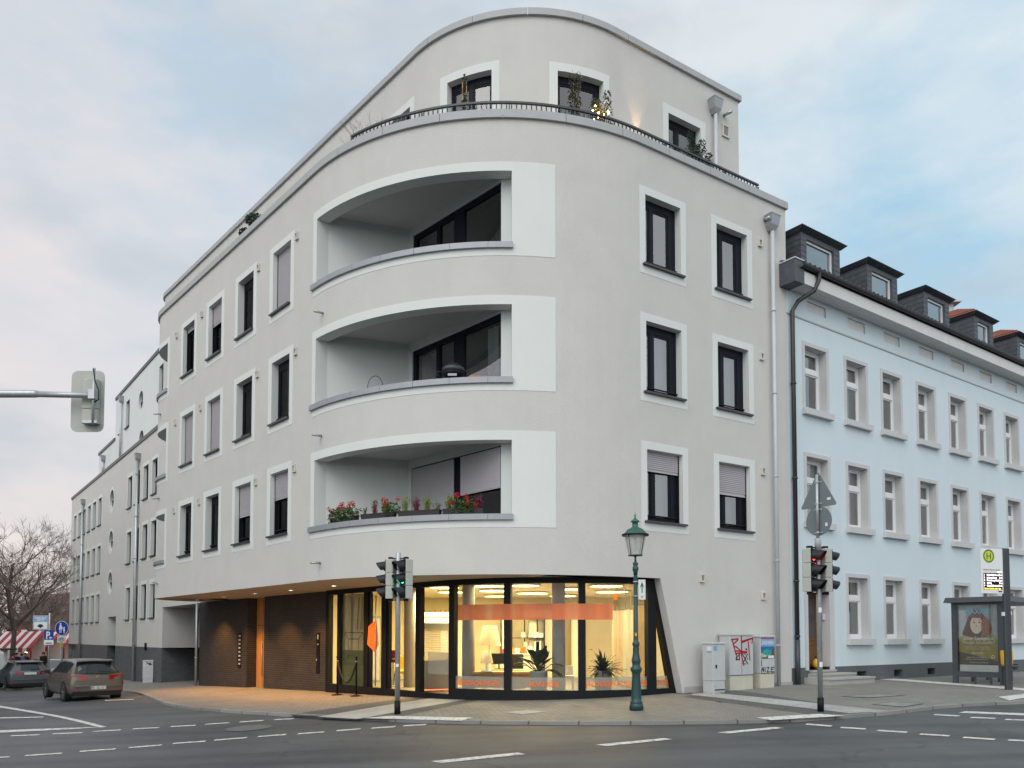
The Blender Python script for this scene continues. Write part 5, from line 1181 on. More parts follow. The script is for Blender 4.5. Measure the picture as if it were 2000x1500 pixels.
for a, b, c, d in ((.83, .86, -.05, 1.18), (1.22, 1.25, -.05, 1.18), (1.33, 1.36, -.05, 1.18), (1.72, 1.75, -.05, 1.18), (.83, 1.75, -.12, -.05), (.86, 1.72, -.26, -.22), (.86, 1.72, -.86, -.82)): sbox(mb, PB, a, b, .395, .42, c, d)
bp(mb, 'door_moulding', 'door_brown', dr)
mb = MB(); sbox(mb, PB, 1.25, 1.30, .38, .40, -.3, -.2); p = PB.xy(1.27, .36); q = PB.xy(1.38, .36); mb.tube([(*p, -.25), (*q, -.25)], .012, 6); bp(mb, 'door_handle', 'chrome', dr)
mb = MB(); p0, p1 = PB.xy(1.82, .12), PB.xy(1.82, .26); mb.box(min(p0[0], p1[0]) - .005, max(p0[0], p1[0]), min(p0[1], p1[1]), max(p0[1], p1[1]), .50, .68); bp(mb, 'bell_plate', 'zinc_light')
for a, b, o, z0, z1 in ((.52, 2.80, -.85, -1.75, -1.20), (.72, 2.45, -.45, -1.75, -1.09), (.80, 1.95, -.12, -1.75, -1.0)):
    mb = MB(); sbox(mb, PB, a, b, o, .0 if o < -.2 else .5, z0, z1); sbox(mb, PB, a - .02, b + .02, o - .03, o + .3, z1 - .045, z1 + .003); bp(mb, 'doorstep', 'concrete')
mb = MB(); sbox(mb, PB, -.33, 30, -.50, 0, 10.24, 10.27); sbox(mb, PB, -.30, 30, -.50, -.46, 10.27, 10.62); 
for i in range(5): sbox(mb, PB, -.3, 30, -.46 + .09 * i, -.45 + .09 * i, 10.232, 10.241)
bp(mb, 'eaves_board', 'fascia_white')
mb = MB(); v = []
for s_ in (-.1, 30):
    for k in range(7): a = PI + PI * k / 6; v.append((*PB.xy(s_, -.575 + .075 * math.cos(a)), 10.74 + .10 * math.sin(a)))
mb.add(v, [(k, k + 1, 8 + k, 7 + k) for k in range(6)], None, 0, True); sbox(mb, PB, -.1, 30, -.655, -.64, 10.735, 10.755); sbox(mb, PB, -.1, 30, -.50, -.49, 10.6, 10.80)
bp(mb, 'gutter', 'gutter_dark')
mb = MB(); sbox(mb, PB, -.34, .10, -.52, .6, 10.20, 10.86); sb_ = bp(mb, 'slate_cheek', 'slate'); mb = MB(); sbox(mb, PB, -.36, .12, -.54, .62, 10.86, 10.90); bp(mb, 'cheek_cap', 'zinc_light', sb_)
mb = MB(); mb.quad((*PB.xy(-.3, -.5), 10.80), (*PB.xy(30, -.5), 10.80), (*PB.xy(30, 6), 10.80 + 6.5 * .40), (*PB.xy(-.3, 6), 10.80 + 6.5 * .40))
roofb = bp(mb, 'roof', 'tile_dark'); mb = MB(); q = 0.1
while q < 20: mb.tube([(*PB.xy(q, -.56), 10.83), (*PB.xy(q, .6), 11.27)], .05, 6); q += .24
bp(mb, 'eaves_tiles', 'tile_dark', roofb)
mb = MB(); mb.tube([(*PB.xy(.72, -.58), 10.68), (*PB.xy(.72, -.58), 10.45), (*PB.xy(.62, -.48), 10.15), (*PB.xy(.25, -.2), 9.85), (*PB.xy(.1, -.1), 9.55), (*PB.xy(.1, -.1), -1.45)], .065, 10)
for z in (7.4, 4.6, 1.6, 0.0): mb.lathe([(.065, -.03), (.085, -.025), (.085, .025), (.065, .03)], (*PB.xy(.1, -.1), z), 10)
bp(mb, 'downpipe', 'gutter_dark'); mb = MB(); mb.tube([(*PB.xy(.1, -.1), -1.45), (*PB.xy(.1, -.1), -.1)], .075, 10); bp(mb, 'standpipe', 'anthracite')
def slate_face(mb, path, s0, s1, off, z0, z1): sbox(mb, path, s0, s1, off, off + .05, z0, z1)
for i, (w0, w1, red) in enumerate(((1.0, 2.38, 0), (4.55, 5.75, 0), (8.12, 9.28, 0), (11.82, 12.72, 1), (15.42, 16.4, 1), (18.9, 19.9, 1))):
    a, b, zb, zt = w0 - .30, w1 + .34, 10.75, 12.18; wz0, wz1 = 11.30, 12.02
    mb = MB(); skin(mb, PB, a, b, zb, zt, [(w0, w1, wz0, wz1, .12)])
    for s_ in (a, b): mb.quad((*PB.xy(s_, 0), zb), (*PB.xy(s_, 4.2), zb), (*PB.xy(s_, 4.2), zt), (*PB.xy(s_, 0), zt))
    # scaled slates: thin shingles in courses on the front cheeks and the sides
    rng = random.Random(i)
    for s0_, s1_ in ((a, w0 - .02), (w1 + .02, b)):
        z = zb
        while z < zt - .08: sbox(mb, PB, s0_, s1_, -.012, -.001, z, z + .155); z += .17
    z = zb
    while z < zt:
        o = 0.0 if int(z * 10) % 2 else -.1
        while o < 2.6:
            o0 = max(0, o); p, q = PB.xy(a - .012, o0), PB.xy(a - .012, o + .24)
            mb.quad((*p, z), (*q, z), (*q, z + .16), (*p, z + .13)); o += .27
        z += .17
    dm = bp(mb, 'dormer', 'slate', roofb)
    # overhanging roof
    mb = MB(); A_, B_, zz = a - .17, b + .17, zt
    e = [(*PB.xy(A_, -.18), zz + .10), (*PB.xy(B_, -.18), zz + .10), (*PB.xy(B_, 4.4), zz + .10), (*PB.xy(A_, 4.4), zz + .10)]
    u = [(*PB.xy(a - .05, .02), zt - .02), (*PB.xy(b + .05, .02), zt - .02), (*PB.xy(b + .05, 4.4), zt - .02), (*PB.xy(a - .05, 4.4), zt - .02)]
    if red: tpt = [(*PB.xy((a + b) / 2 - .25, .9), zz + .62), (*PB.xy((a + b) / 2 + .25, .9), zz + .62), (*PB.xy((a + b) / 2 + .25, 4.4), zz + .62), (*PB.xy((a + b) / 2 - .25, 4.4), zz + .62)]
    else: tpt = [(*PB.xy(a + .35, .5), zz + .34), (*PB.xy(b - .35, .5), zz + .34), (*PB.xy(b - .35, 4.4), zz + .34), (*PB.xy(a + .35, 4.4), zz + .34)]
    f = [(k, (k + 1) % 4, 4 + (k + 1) % 4, 4 + k) for k in range(4)]
    mb.add(u + e, f + [(0, 3, 2, 1)], None, 0); mb.add(e + tpt, f + [(4, 5, 6, 7)], None, 1)
    for k in range(24):        # vertical slate joints on the raked fascia
        s_ = A_ + (B_ - A_) * k / 23; t_ = a - .05 + (b - a + .1) * k / 23; p = Vector((*PB.xy(s_, -.19), zz + .10)); q = Vector((*PB.xy(t_, .0), zt - .02)); mb.tube([p, q], .012, 3, False)
    if red:
        for k in range(1, 7):
            f_ = k / 7; p = [Vector(e[0]).lerp(Vector(tpt[0]), f_), Vector(e[1]).lerp(Vector(tpt[1]), f_)]; mb.tube([p[0] + Vector((0, 0, .02)), p[1] + Vector((0, 0, .02))], .035, 4, True, 1)
            p = [Vector(e[0]).lerp(Vector(tpt[0]), f_), Vector(e[3]).lerp(Vector(tpt[3]), f_)]; mb.tube([p[0] + Vector((0, 0, .02)), p[1] + Vector((0, 0, .02))], .035, 4, True, 1)
    bp(mb, 'dormer_roof', ['slate', 'tile_red' if red else 'slate'], roofb)
    mb = MB(); sring(mb, PB, w0, w1, wz0, wz1, w0 + .07, w1 - .07, wz0 + .05, wz1 - .07, .06, .06); wn_ = bp(mb, 'dormer_window', 'pvc_white', roofb)
    mb = MB(); spane(mb, PB, w0 + .07, w1 - .07, .10, wz0 + .05, wz1 - .07); bp(mb, 'dormer_pane', 'window_glass', roofb); mb = MB(); spane(mb, PB, w0 + .05, w1 - .05, .16, wz0, wz1); bp(mb, 'dormer_blind', 'curtain' if i in (0, 1, 2) else 'dark_room', roofb)
x, y = PB.xy(12.35, 1.6); mb = MB(); mb.box(x - .35, x + .35, y - .3, y + .3, 11.2, 13.25); mb.box(x - .55, x + .55, y - .5, y + .5, 13.25, 13.32); mb.box(x - .2, x + .2, y - .2, y + .2, 13.32, 13.6); bp(mb, 'chimney', 'zinc_light', roofb)

# ------------------------------------------------------------------ pale apartment wing far down the left street
PF = Line((8.184, 6.234), (.60592, -.79552), (.79552, .60592)); FO = (-25, 50, 0.0)
far = empty('apartment_wing', FO, 0, 'long pale rendered wing with dark plinth, round windows and drainpipes down the left street', 'building')
def fp(mb, name, mats, parent=None): o = mb.build(name, mats, None, FO); o.parent = parent or far; return o
G1 = [-(70.8 - 2.017 * i) for i in range(6)]; G2 = [-(51.46 - 1.98 * i) for i in range(4)]
fh = []; FROWS = [.99, 4.29, 7.59]; FHH = 1.87
for z in FROWS:
    for s_ in G1: fh.append((s_, s_ + 1.2, z, z + FHH, .25))
    for s_ in G2: fh.append((s_, s_ + 1.16, z, z + FHH, .25))
CIR = [(-56.1, 8.8, .66), (-56.1, 6.13, .66), (-56.1, 3.47, .66)]
for s_, z, r in CIR: fh.append((s_ - r, s_ + r, z - r, z + r, .02))
fh.append((-56.65, -54.1, -.7, 1.25, 1.2)); fh.append((-42.8, -35.5, -3.5, SF, 6.0))
mb = MB(); skin(mb, PF, -72, -35.5, -.574, 11.0, fh, rmi=1)
a, b = PF.xy(-72), PF.xy(-72, 10); mb.quad((*b, -4), (*a, -4), (*a, 11.0), (*b, 11.0)); fp(mb, 'wall', ['plaster', 'paint_white'])
mb = MB(); skin(mb, PF, -72, -35.5, -4.2, -.574, [(-56.65, -54.1, -4.5, -.5, 1.2), (-42.8, -35.5, -4.5, SF, 6.0), (-72.0, -68.6, -4.2, -.62, .6)], rmi=0); fp(mb, 'plinth', 'plinth_brick')
mb = MB(); spane(mb, PF, -42.8, -35.5, 6.0, -3, SF); p, q = PF.xy(-42.79, .0), PF.xy(-42.79, 6); mb.quad((*p, -.574), (*q, -.574), (*q, SF), (*p, SF), [(0, 0), (6, 0), (6, 2), (0, 2)]); fp(mb, 'passage_wall', 'plaster')
mb = MB(); p, q = PF.xy(-42.785, .0), PF.xy(-42.785, 6); mb.quad((*p, -3.2), (*q, -3.2), (*q, -.574), (*p, -.574), [(0, 0), (6, 0), (6, 2), (0, 2)]); fp(mb, 'passage_plinth', 'plinth_brick')
mb = MB(); sbox(mb, PF, -71.9, -68.7, .5, .55, -4, -.6); fp(mb, 'garage_gate', 'anthracite')
mb = MB(); sbox(mb, PF, -72.05, -35.5, -.06, .3, 10.98, 11.17); fp(mb, 'coping', 'sill_dark')
mb = MB(); spane(mb, PF, -71.5, -43.5, 1.5, -.5, 11); fp(mb, 'room_interior', 'dark_room')
mb = MB(); sbox(mb, PF, -56.6, -54.15, 1.15, 1.2, -4, 1.2); fp(mb, 'entrance_door', 'anthracite')
def far_window(s_, w, z, sur=True, off=0.0, h=FHH):
    mb = MB(); a, b = s_, s_ + w; F0, F1 = off + .17, off + .23
    sring(mb, PF, a, b, z, z + h, a + .08, b - .08, z + .08, z + h - .08, F0, .06); sbox(mb, PF, (a + b) / 2 - .04, (a + b) / 2 + .04, F0, F1, z + .08, z + h - .08); win = fp(mb, 'window', 'frame_dark')
    mb = MB(); spane(mb, PF, a + .08, b - .08, off + .21, z + .08, z + h - .08); fp(mb, 'pane', 'window_glass', win)
    if sur: mb = MB(); sring(mb, PF, a - .17, b + .17, z - .2, z + h + .2, a, b, z, z + h, off - .007, .011); fp(mb, 'surround', 'paint_white', win)
    mb = MB(); sbox(mb, PF, a - .06, b, off - .10, off + .17, z - .04, z + .01); fp(mb, 'sill', 'sill_dark', win)
for z in FROWS:
    for s_ in G1: far_window(s_, 1.2, z)
    for s_ in G2: far_window(s_, 1.16, z)
def far_round(s_, z, r, off=0.0, sur=True):
    N = 32; mb = MB(); P = lambda a, rr, o: (*PF.xy(s_ + rr * math.cos(a), off + o), z + rr * math.sin(a)); A = [2 * PI * k / N for k in range(N)]
    sq = []
    for a in A:
        c, s2 = math.cos(a), math.sin(a); m = max(abs(c), abs(s2)); sq.append((*PF.xy(s_ + r * c / m, off - .0), z + r * s2 / m))
    inn = [P(a, r * .985, 0) for a in A]; dep = [P(a, r * .985, .22) for a in A]
    mb.add(sq + inn + dep, [(k, (k + 1) % N, N + (k + 1) % N, N + k) for k in range(N)] + [(N + k, N + (k + 1) % N, 2 * N + (k + 1) % N, 2 * N + k) for k in range(N)])
    rw = fp(mb, 'round_window', 'paint_white')
    if sur: mb = MB(); v = [P(a, r * .985, -.008) for a in A] + [P(a, r + .2, -.008) for a in A]; mb.add(v, [(k, (k + 1) % N, N + (k + 1) % N, N + k) for k in range(N)]); fp(mb, 'surround', 'paint_white', rw)
    mb = MB(); mb.add([P(a, r * .98, .20) for a in A], [tuple(range(N))]); fp(mb, 'pane', 'window_glass', rw)
    mb = MB(); half = [PI + PI * k / 16 for k in range(17)]; mb.add([P(a, r * .98, .14) for a in half], [tuple(range(17))]); sbox(mb, PF, s_ - r, s_ + r, off + .12, off + .19, z - .03, z + .03); fp(mb, 'lower_sash', 'frame_dark', rw)
for c in CIR: far_round(*c)
downpipe(PF, -66.0, 9.75, -4, far, -.14, 'downpipe', 'galvanised', True, FO, .085); downpipe(PF, -48.4, 9.95, -4, far, -.14, 'downpipe', 'galvanised', True, FO, .085)
uh = [(-54.15, -53.1, 13.05, 14.75, .25), (-55.97, -55.35, 13.05, 14.75, .25), (-45.86, -44.95, 13.16, 14.75, .25), (-50.1 - .58, -50.1 + .58, 13.9 - .58, 13.9 + .58, .02), (-49.8 - .62, -49.8 + .62, 11.45 - .62, 11.45 + .62, .02)]
PU = Line(PF.xy(0, .33), PF.d, PF.n)
mb = MB(); skin(mb, PU, -57.2, -30, 10.5, 15.6, uh, rmi=1); skin(mb, PU, -62.8, -57.2, 10.5, 12.95); mb.quad((*PU.xy(-57.2, 8), 12.95), (*PU.xy(-57.2, 0), 12.95), (*PU.xy(-57.2, 0), 15.6), (*PU.xy(-57.2, 8), 15.6)); mb.quad((*PU.xy(-62.8, 8), 10.5), (*PU.xy(-62.8, 0), 10.5), (*PU.xy(-62.8, 0), 12.95), (*PU.xy(-62.8, 8), 12.95)); fp(mb, 'upper_wall', ['plaster_pale', 'paint_white'])
mb = MB(); sbox(mb, PU, -57.25, -30, -.06, .4, 15.6, 15.79); sbox(mb, PU, -62.85, -57.25, -.06, .4, 12.95, 13.13); fp(mb, 'upper_coping', 'sill_dark')
for a, b, c, d, e in uh[:3]: far_window(a, b - a, c, False, .33, d - c)
far_round(-50.1, 13.9, .58, .33, False); far_round(-49.8, 11.45, .62, .33, False)
downpipe(PU, -55.0, 14.9, 11.2, far, -.12, 'downpipe', 'zinc_light', True, FO, .07); downpipe(PU, -60.6, 12.1, 11.3, far, -.12, 'downpipe', 'zinc_light', True, FO, .07)
mb = MB()
x, y = PF.xy(-46.0, -.06); mb.tube([(x, y, -.75), (x, y, -.35)], .06, 8); fp(mb, 'wall_lamp', 'black_metal')
# ------------------------------------------------------------------ street furniture
def gz(x, y, road=False): return G(x, y) - (KH if road else 0.0)
def put(px, road=False):
    x, y = gp(px[0], px[1], -KH if road else 0.0); return (x, y, gz(x, y, road))
# green cast-iron lamp
L0 = put((1243, 1387)); t = thing('street_lamp', L0, 'dark green cast-iron street lamp with glazed lantern in front of the shop', 'street lamp')
k = 1550 / L0[1]; Zp = lambda y: (1391 - y) / k
mb = MB(); mb.lathe([(.152, 0), (.152, .10), (.146, .125), (.125, .14), (.135, .16), (.135, .185), (.118, .20), (.112, .26), (.086, Zp(1322)), (.090, Zp(1319)), (.125, Zp(1314)), (.125, Zp(1310)), (.085, Zp(1305)), (.083, Zp(1301)), (.096, Zp(1297)), (.096, Zp(1293)), (.078, Zp(1288)), (.064, Zp(1278)), (.070, Zp(1272)), (.060, Zp(1268)), (.076, Zp(1265)), (.076, Zp(1261)), (.055, Zp(1258)), (.052, Zp(1252)), (.043, Zp(1128))], (0, 0, 0), 20); mb.build('lamp_post', 'lamp_green', t)
mb = MB(); mb.lathe([(.043, Zp(1128)), (.05, Zp(1121)), (.066, Zp(1117)), (.066, Zp(1113)), (.045, Zp(1110)), (.058, Zp(1107)), (.058, Zp(1104)), (.025, Zp(1102)), (.02, Zp(1094)), (.03, Zp(1091)), (.16, Zp(1090)), (.16, Zp(1088.5)), (.02, Zp(1088))], (0, 0, 0), 20); mb.build('lantern_collar', 'lamp_green', t)
mb = MB(); zt, zb = Zp(1049), Zp(1088.5); mb.lathe([(.150, zb), (.238, zt)], (0, 0, 0), 24, 0, True, False); mb.build('lantern_glass', 'lamp_pane', t)
mb = MB()
for i in range(4): a = PI / 4 + i * PI / 2; mb.tube([(.155 * math.cos(a), .155 * math.sin(a), zb), (.243 * math.cos(a), .243 * math.sin(a), zt)], .009, 6)
mb.build('lantern_bars', 'lamp_green', t)
mb = MB(); mb.lathe([(.02, zt - .34), (.03, zt - .3), (.03, zt - .05)], (0, 0, 0), 10); mb.build('burner', 'sign_white', t)
mb = MB(); mb.lathe([(.28, zt - .01), (.285, zt + .02), (.24, zt + .035), (.17, zt + .12), (.085, zt + .16), (.065, zt + .18), (.06, zt + .27), (.10, zt + .285), (.085, zt + .31), (.03, zt + .35), (.012, zt + .40), (.022, zt + .42), (.008, zt + .45), (.002, zt + .50)], (0, 0, 0), 24); mb.build('lantern_hood', 'lamp_hood', t)
mb = MB(); mb.lathe([(.262, zt - .022), (.292, zt - .018), (.292, zt + .012), (.262, zt + .008)], (0, 0, 0), 24, 0, False, False); mb.build('hood_rim', 'black_metal', t)
sg = thing('direction_plate', (L0[0], L0[1], L0[2]), 'small white upright plate with a green arrow strapped to the green lamp post', 'sign', None, rad(16))
mb = MB(); mb.bbox(.035, .20, -.075, -.063, Zp(1176), Zp(1137), .004); mb.build('plate', 'sign_white', sg)
mb = MB(); c = .117; mb.prism([(c - .012, -.0765, Zp(1163)), (c + .012, -.0765, Zp(1163)), (c + .012, -.0765, Zp(1150)), (c + .05, -.0765, Zp(1153)), (c, -.0765, Zp(1141)), (c - .05, -.0765, Zp(1153)), (c - .012, -.0765, Zp(1150))], (0, .002, 0)); mb.disc((c, -.0765, Zp(1171)), .025, (1, 0, 0), (0, 0, 1), 12, 0, .015); mb.build('arrow', 'lamp_hood', sg)
mb = MB()
for y in (1142, 1170): mb.lathe([(.048, Zp(y)), (.055, Zp(y)), (.055, Zp(y) + .025), (.048, Zp(y) + .025)], (0, 0, 0), 14, 0, False, False); mb.box(0, .12, -.063, -.045, Zp(y), Zp(y) + .02)
mb.build('clamps', 'galvanised', sg)
mb = MB(); mb.box(-.03, .01, -.062, -.058, Zp(1247), Zp(1241)); mb.build('sticker', 'sign_yellow', t)

# signal heads: front of the head looks along -y of its own frame
def signal_head(t, z0, ang, lit=None, pos=(0, 0)):
    """three-chamber head beside the pole; the pole stands at the origin"""
    R_ = Matrix.Rotation(ang, 3, 'Z'); W, H, Dp = .27, .29, .15
    def T(mb):
        mb.v = [tuple(R_ @ Vector(p) + Vector((pos[0], pos[1], 0))) for p in mb.v]; return mb
    cy = 0.0
    hs = None
    for i in range(3):
        z = z0 + i * (H + .004); mb = MB(); mb.bbox(-W / 2, W / 2, cy - Dp / 2, cy + Dp / 2 + .03, z, z + H, .018); b = T(mb).build('signal_chamber', 'signal_shell', t)
        mb = MB(); mb.bbox(-W / 2 + .012, W / 2 - .012, cy - Dp / 2 - .012, cy - Dp / 2 + .002, z + .008, z + H - .008, .004); T(mb).build('front_plate', 'signal_black', b)
        zc = z + H / 2; n = 16; v = []; L = .27; r = .118         # visor: open underneath, longer at the top
        for k in range(n + 1):
            a = -PI * .22 + (PI * 1.44) * k / n; top = .5 + .5 * math.sin(a); l = L * (.35 + .65 * top)
            v += [(r * math.cos(a), cy - Dp / 2 - .01, zc + r * math.sin(a)), (r * .94 * math.cos(a), cy - Dp / 2 - l, zc + r * .94 * math.sin(a) - .03), (r * .95 * math.cos(a), cy - Dp / 2 - .01, zc + r * .95 * math.sin(a)), (r * .90 * math.cos(a), cy - Dp / 2 - l, zc + r * .90 * math.sin(a) - .03)]
        f = []
        for k in range(n): q = 4 * k; f += [(q, q + 4, q + 5, q + 1), (q + 2, q + 3, q + 7, q + 6), (q + 1, q + 5, q + 7, q + 3)]
        mb = MB(); mb.add(v, f, None, 0, False); T(mb).build('visor', 'visor', b)
        mb = MB(); mb.disc((0, cy - Dp / 2 - .014, zc), .105, (1, 0, 0), (0, 0, 1), 20); T(mb).build('lens', ('lens_red' if lit == 'r' and i == 2 else 'lens_green' if lit == 'g' and i == 1 else 'lens_off'), b)
    for z in (z0 - .03, z0 + 3 * H + .03): mb = MB(); mb.tube([(0, 0, z), (pos[0], pos[1], z)], .016, 6); mb.box(pos[0] - .05, pos[0] + .05, pos[1] - .05, pos[1] + .05, z - .03, z + .03); mb.build('bracket', 'black_metal', t)
def signal_pole(px, label, ztop, r, heads, hz, blackh=.30):
    p = put(px); t = thing('traffic_light', p, label, 'traffic light')
    mb = MB(); mb.lathe([(r, blackh), (r, ztop - .01), (r * .9, ztop)], (0, 0, 0), 16); mb.build('pole', 'galvanised', t)
    mb = MB(); mb.lathe([(r + .012, 0), (r + .012, blackh)], (0, 0, 0), 16); mb.build('pole_foot', 'signal_black', t)
    for a, lit, d in heads: signal_head(t, hz, a, lit, d)
    return t, p
tl, pl = signal_pole((776, 1395), 'traffic light with two heads turned left, left of the shop front', 3.60, .057, ((rad(-104), None, (-.17, .02)), (rad(-56), 'g', (.185, -.04))), 2.57)
mb = MB(); mb.bbox(-.035, .035, -.064, -.056, 1.05, 1.12, .003); mb.build('push_button', 'sign_white', tl)
tr_, pr_ = signal_pole((1603, 1390), 'traffic light showing red, carrying two sign backs, at the right crossing', 3.32, .052, ((rad(47), 'r', (-.19, -.04)), (rad(112), None, (.15, .03))), 2.42, .28)
mb = MB(); mb.lathe([(.062, 3.28), (.062, 3.50), (.05, 3.51)], (0, 0, 0), 14); mb.build('pole_sleeve', 'sign_grey', tr_)
for z in (.9, 2.0): mb = MB(); mb.box(-.03, .03, -.056, -.05, z, z + .1); mb.build('sticker', 'sign_white', tr_)
sgn = thing('sign_pair', pr_, 'grey backs of a triangular and a round road sign above the right traffic light', 'road sign', None, rad(-56))
kk = 1550 / pr_[1]; zq = lambda y: (1390 - y) / kk + .01
mb = MB(); mb.tube([(0, 0, 3.50), (0, 0, zq(927))], .032, 12); mb.build('sign_tube', 'galvanised', sgn)
a_, zb_ = .43, zq(991)
def rounded(poly, r, n=4):
    out = []
    for i, p in enumerate(poly):
        p = Vector(p); a = (Vector(poly[i - 1]) - p).normalized(); b = (Vector(poly[(i + 1) % len(poly)]) - p).normalized()
        for k in range(n + 1): t_ = k / n; out.append(p + a * r * (1 - t_) ** 2 + b * r * t_ ** 2)
    return out
mb = MB(); tri_ = rounded([(-a_, zb_), (a_, zb_), (0, zb_ + a_ * 1.732)], .07); mb.prism([(p.x, .040, p.y) for p in tri_], (0, .006, 0)); mb.build('triangle_plate', 'sign_back', sgn)
mb = MB(); c = zq(1018.5); mb.prism([(.30 * math.cos(i * PI / 16), .040, c + .30 * math.sin(i * PI / 16)) for i in range(32)], (0, .006, 0)); mb.build('round_plate', 'sign_back', sgn)
mb = MB()
for z in (zb_ + .06, zb_ + .5, c - .25, c + .22): mb.lathe([(.033, z), (.042, z), (.042, z + .03), (.033, z + .03)], (0, 0, 0), 12, 0, False, False); mb.box(-.09, .09, .030, .040, z, z + .03)
mb.build('clamps', 'galvanised', sgn)
mb = MB(); mb.box(.20, .28, .036, .040, zb_ + .12, zb_ + .17); mb.box(.15, .20, .036, .040, c - .12, c - .05); mb.build('stickers', 'sign_white', sgn)

# signal on the mast arm, seen from behind
YM = 15.0; za = zat(771.5, YM); xa = on(182, YM, za)
t = thing('signal_gantry', (-14.2, YM, gz(-14.2, YM)), 'grey mast arm reaching in from the left with the back of a signal board', 'traffic signal'); o = (-14.2, YM, gz(-14.2, YM)); loc = lambda x, y, z: (x - o[0], y - o[1], z - o[2])
mb = MB(); mb.tube([loc(-14.2, YM, o[2]), loc(-14.2, YM, za + .4)], [.13, .10], 16); mb.build('mast', 'galvanised', t)
mb = MB(); xs = on(68, YM, za); mb.tube([loc(-14.2, YM, za + .02), loc(xs, YM, za + .015), loc(xs + .06, YM, za + .01)], [.085, .072, .06], 16); mb.tube([loc(xs, YM, za + .01), loc(xa + .05, YM, za - .02)], [.058, .052], 14); mb.build('arm', 'galvanised', t)
bx0, bx1, bz0, bz1 = on(139, YM + .22, za), on(203.5, YM + .22, za), zat(838.5, YM), zat(717.5, YM)
mb = MB(); pts = rounded([(bx0, bz0), (bx1, bz0), (bx1, bz1), (bx0, bz1)], .14, 5); mb.prism([loc(p.x, YM + .22, p.y) for p in pts], (0, .012, 0)); mb.build('backboard', 'signal_shell', t)
cx = on(168, YM, za)
for i in range(3): z = zat(824, YM) + i * .29; mb = MB(); mb.bbox(*(cx - .14 - o[0], cx + .16 - o[0]), .10, .22, z - o[2], z + .285 - o[2], .015); mb.build('signal_chamber', 'signal_shell', t)
mb = MB(); xb = on(181, YM, za); mb.tube([loc(xb, YM + .03, zat(829, YM)), loc(xb, YM + .03, zat(719, YM))], .027, 10); mb.box(xb - .06 - o[0], xb + .06 - o[0], -.06, .1, za - .09 - o[2], za + .09 - o[2]); mb.box(xb - .2 - o[0], xb + .08 - o[0], .02, .14, zat(826, YM) - o[2], zat(821, YM) - o[2]); mb.build('bracket', 'galvanised', t)
mb = MB(); mb.tube([loc(xb + .02, YM - .03, zat(722, YM)), loc(xb + .06, YM - .05, zat(745, YM)), loc(xb + .14, YM - .05, zat(765, YM)), loc(xb + .13, YM - .03, zat(782, YM)), loc(xb + .03, YM, zat(786, YM))], .012, 6); mb.build('cable', 'black_rubber', t)

# distribution cabinets against the house
def frame_at(pa, pb):
    a, b = Vector(put(pa)), Vector(put(pb)); d = (b - a); return a, math.atan2(d.y, d.x), d.length
def cabinet(x0, y0, rz, w, dpt, h, zb, label, matn, basem, group=None):
    z = min(gz(x0, y0), gz(x0 + w * math.cos(rz), y0 + w * math.sin(rz))) - .02
    t = thing('utility_cabinet', (x0, y0, z), label, 'utility cabinet', group, rz)
    mb = MB(); mb.bbox(.012, w - .012, .012, dpt, 0, zb, .006); mb.build('base', basem, t)
    mb = MB(); mb.bbox(0, w, 0, dpt, zb, h - .05, .008); mb.build('body', matn, t)
    mb = MB(); mb.bbox(-.02, w + .02, -.02, dpt + .02, h - .05, h, .012); mb.build('lid', matn, t)
    return t
RZ = math.atan2(DR[1], DR[0])
def off_wall(px, depth):      # point in front of the right wing seen in column px, given distance from the wall
    s_ = s_at(P1, px, -depth, -1.3, -2, 12); return P1.xy(s_, -depth)
x, y = off_wall(1426, .42); w2 = .92; t2 = cabinet(x, y, RZ, w2, .36, 1.52, .42, 'large pale cabinet with red and black graffiti', 'light_grey_box', 'cream_box', 'distribution cabinets')
mb = MB(); mb.box(w2 / 2 - .003, w2 / 2 + .003, -.004, 0, .45, 1.45); mb.box(.62, .66, -.012, 0, 1.08, 1.13); mb.box(.01, w2 - .01, -.003, .001, .415, .428); mb.build('door_gap', 'frame_dark', t2)
def strokes(t, name, matn, lines, sx_, sz_, ox, oz, w):
    mb = MB()
    for l in lines:
        for (a, b), (c, d) in zip(l, l[1:]):
            p, q = Vector((ox + a * sx_, oz + b * sz_)), Vector((ox + c * sx_, oz + d * sz_)); u = (q - p); u = u.normalized() if u.length else Vector((1, 0)); n = Vector((-u.y, u.x)) * w / 2; p -= u * w * .3; q += u * w * .3
            mb.hexa([(p.x - n.x, -.003, p.y - n.y), (q.x - n.x, -.003, q.y - n.y), (q.x - n.x, -.0005, q.y - n.y), (p.x - n.x, -.0005, p.y - n.y), (p.x + n.x, -.003, p.y + n.y), (q.x + n.x, -.003, q.y + n.y), (q.x + n.x, -.0005, q.y + n.y), (p.x + n.x, -.0005, p.y + n.y)])
    mb.build(name, matn, t)
gx = lambda v: (v - 650) / 595.0; gy = lambda v: (1020 - v) / 860.0
RED = [[(700, 250), (740, 330), (800, 570)], [(700, 250), (860, 235), (850, 265), (745, 345)], [(740, 390), (830, 420), (930, 510)], [(790, 500), (930, 510), (1080, 525), (1070, 545), (800, 555)], [(945, 175), (950, 400), (945, 600), (1000, 830)], [(950, 320), (1230, 220), (1215, 330)], [(955, 290), (1220, 225)], [(1120, 300), (1155, 710)], [(800, 680), (900, 560)]]
strokes(t2, 'red_graffiti', 'graffiti_red' if 'graffiti_red' in MATS else mat('graffiti_red', (.42, .015, .04), .6).name, [[(gx(a), gy(b)) for a, b in l] for l in RED], w2, 1.03, 0, .44, .042)
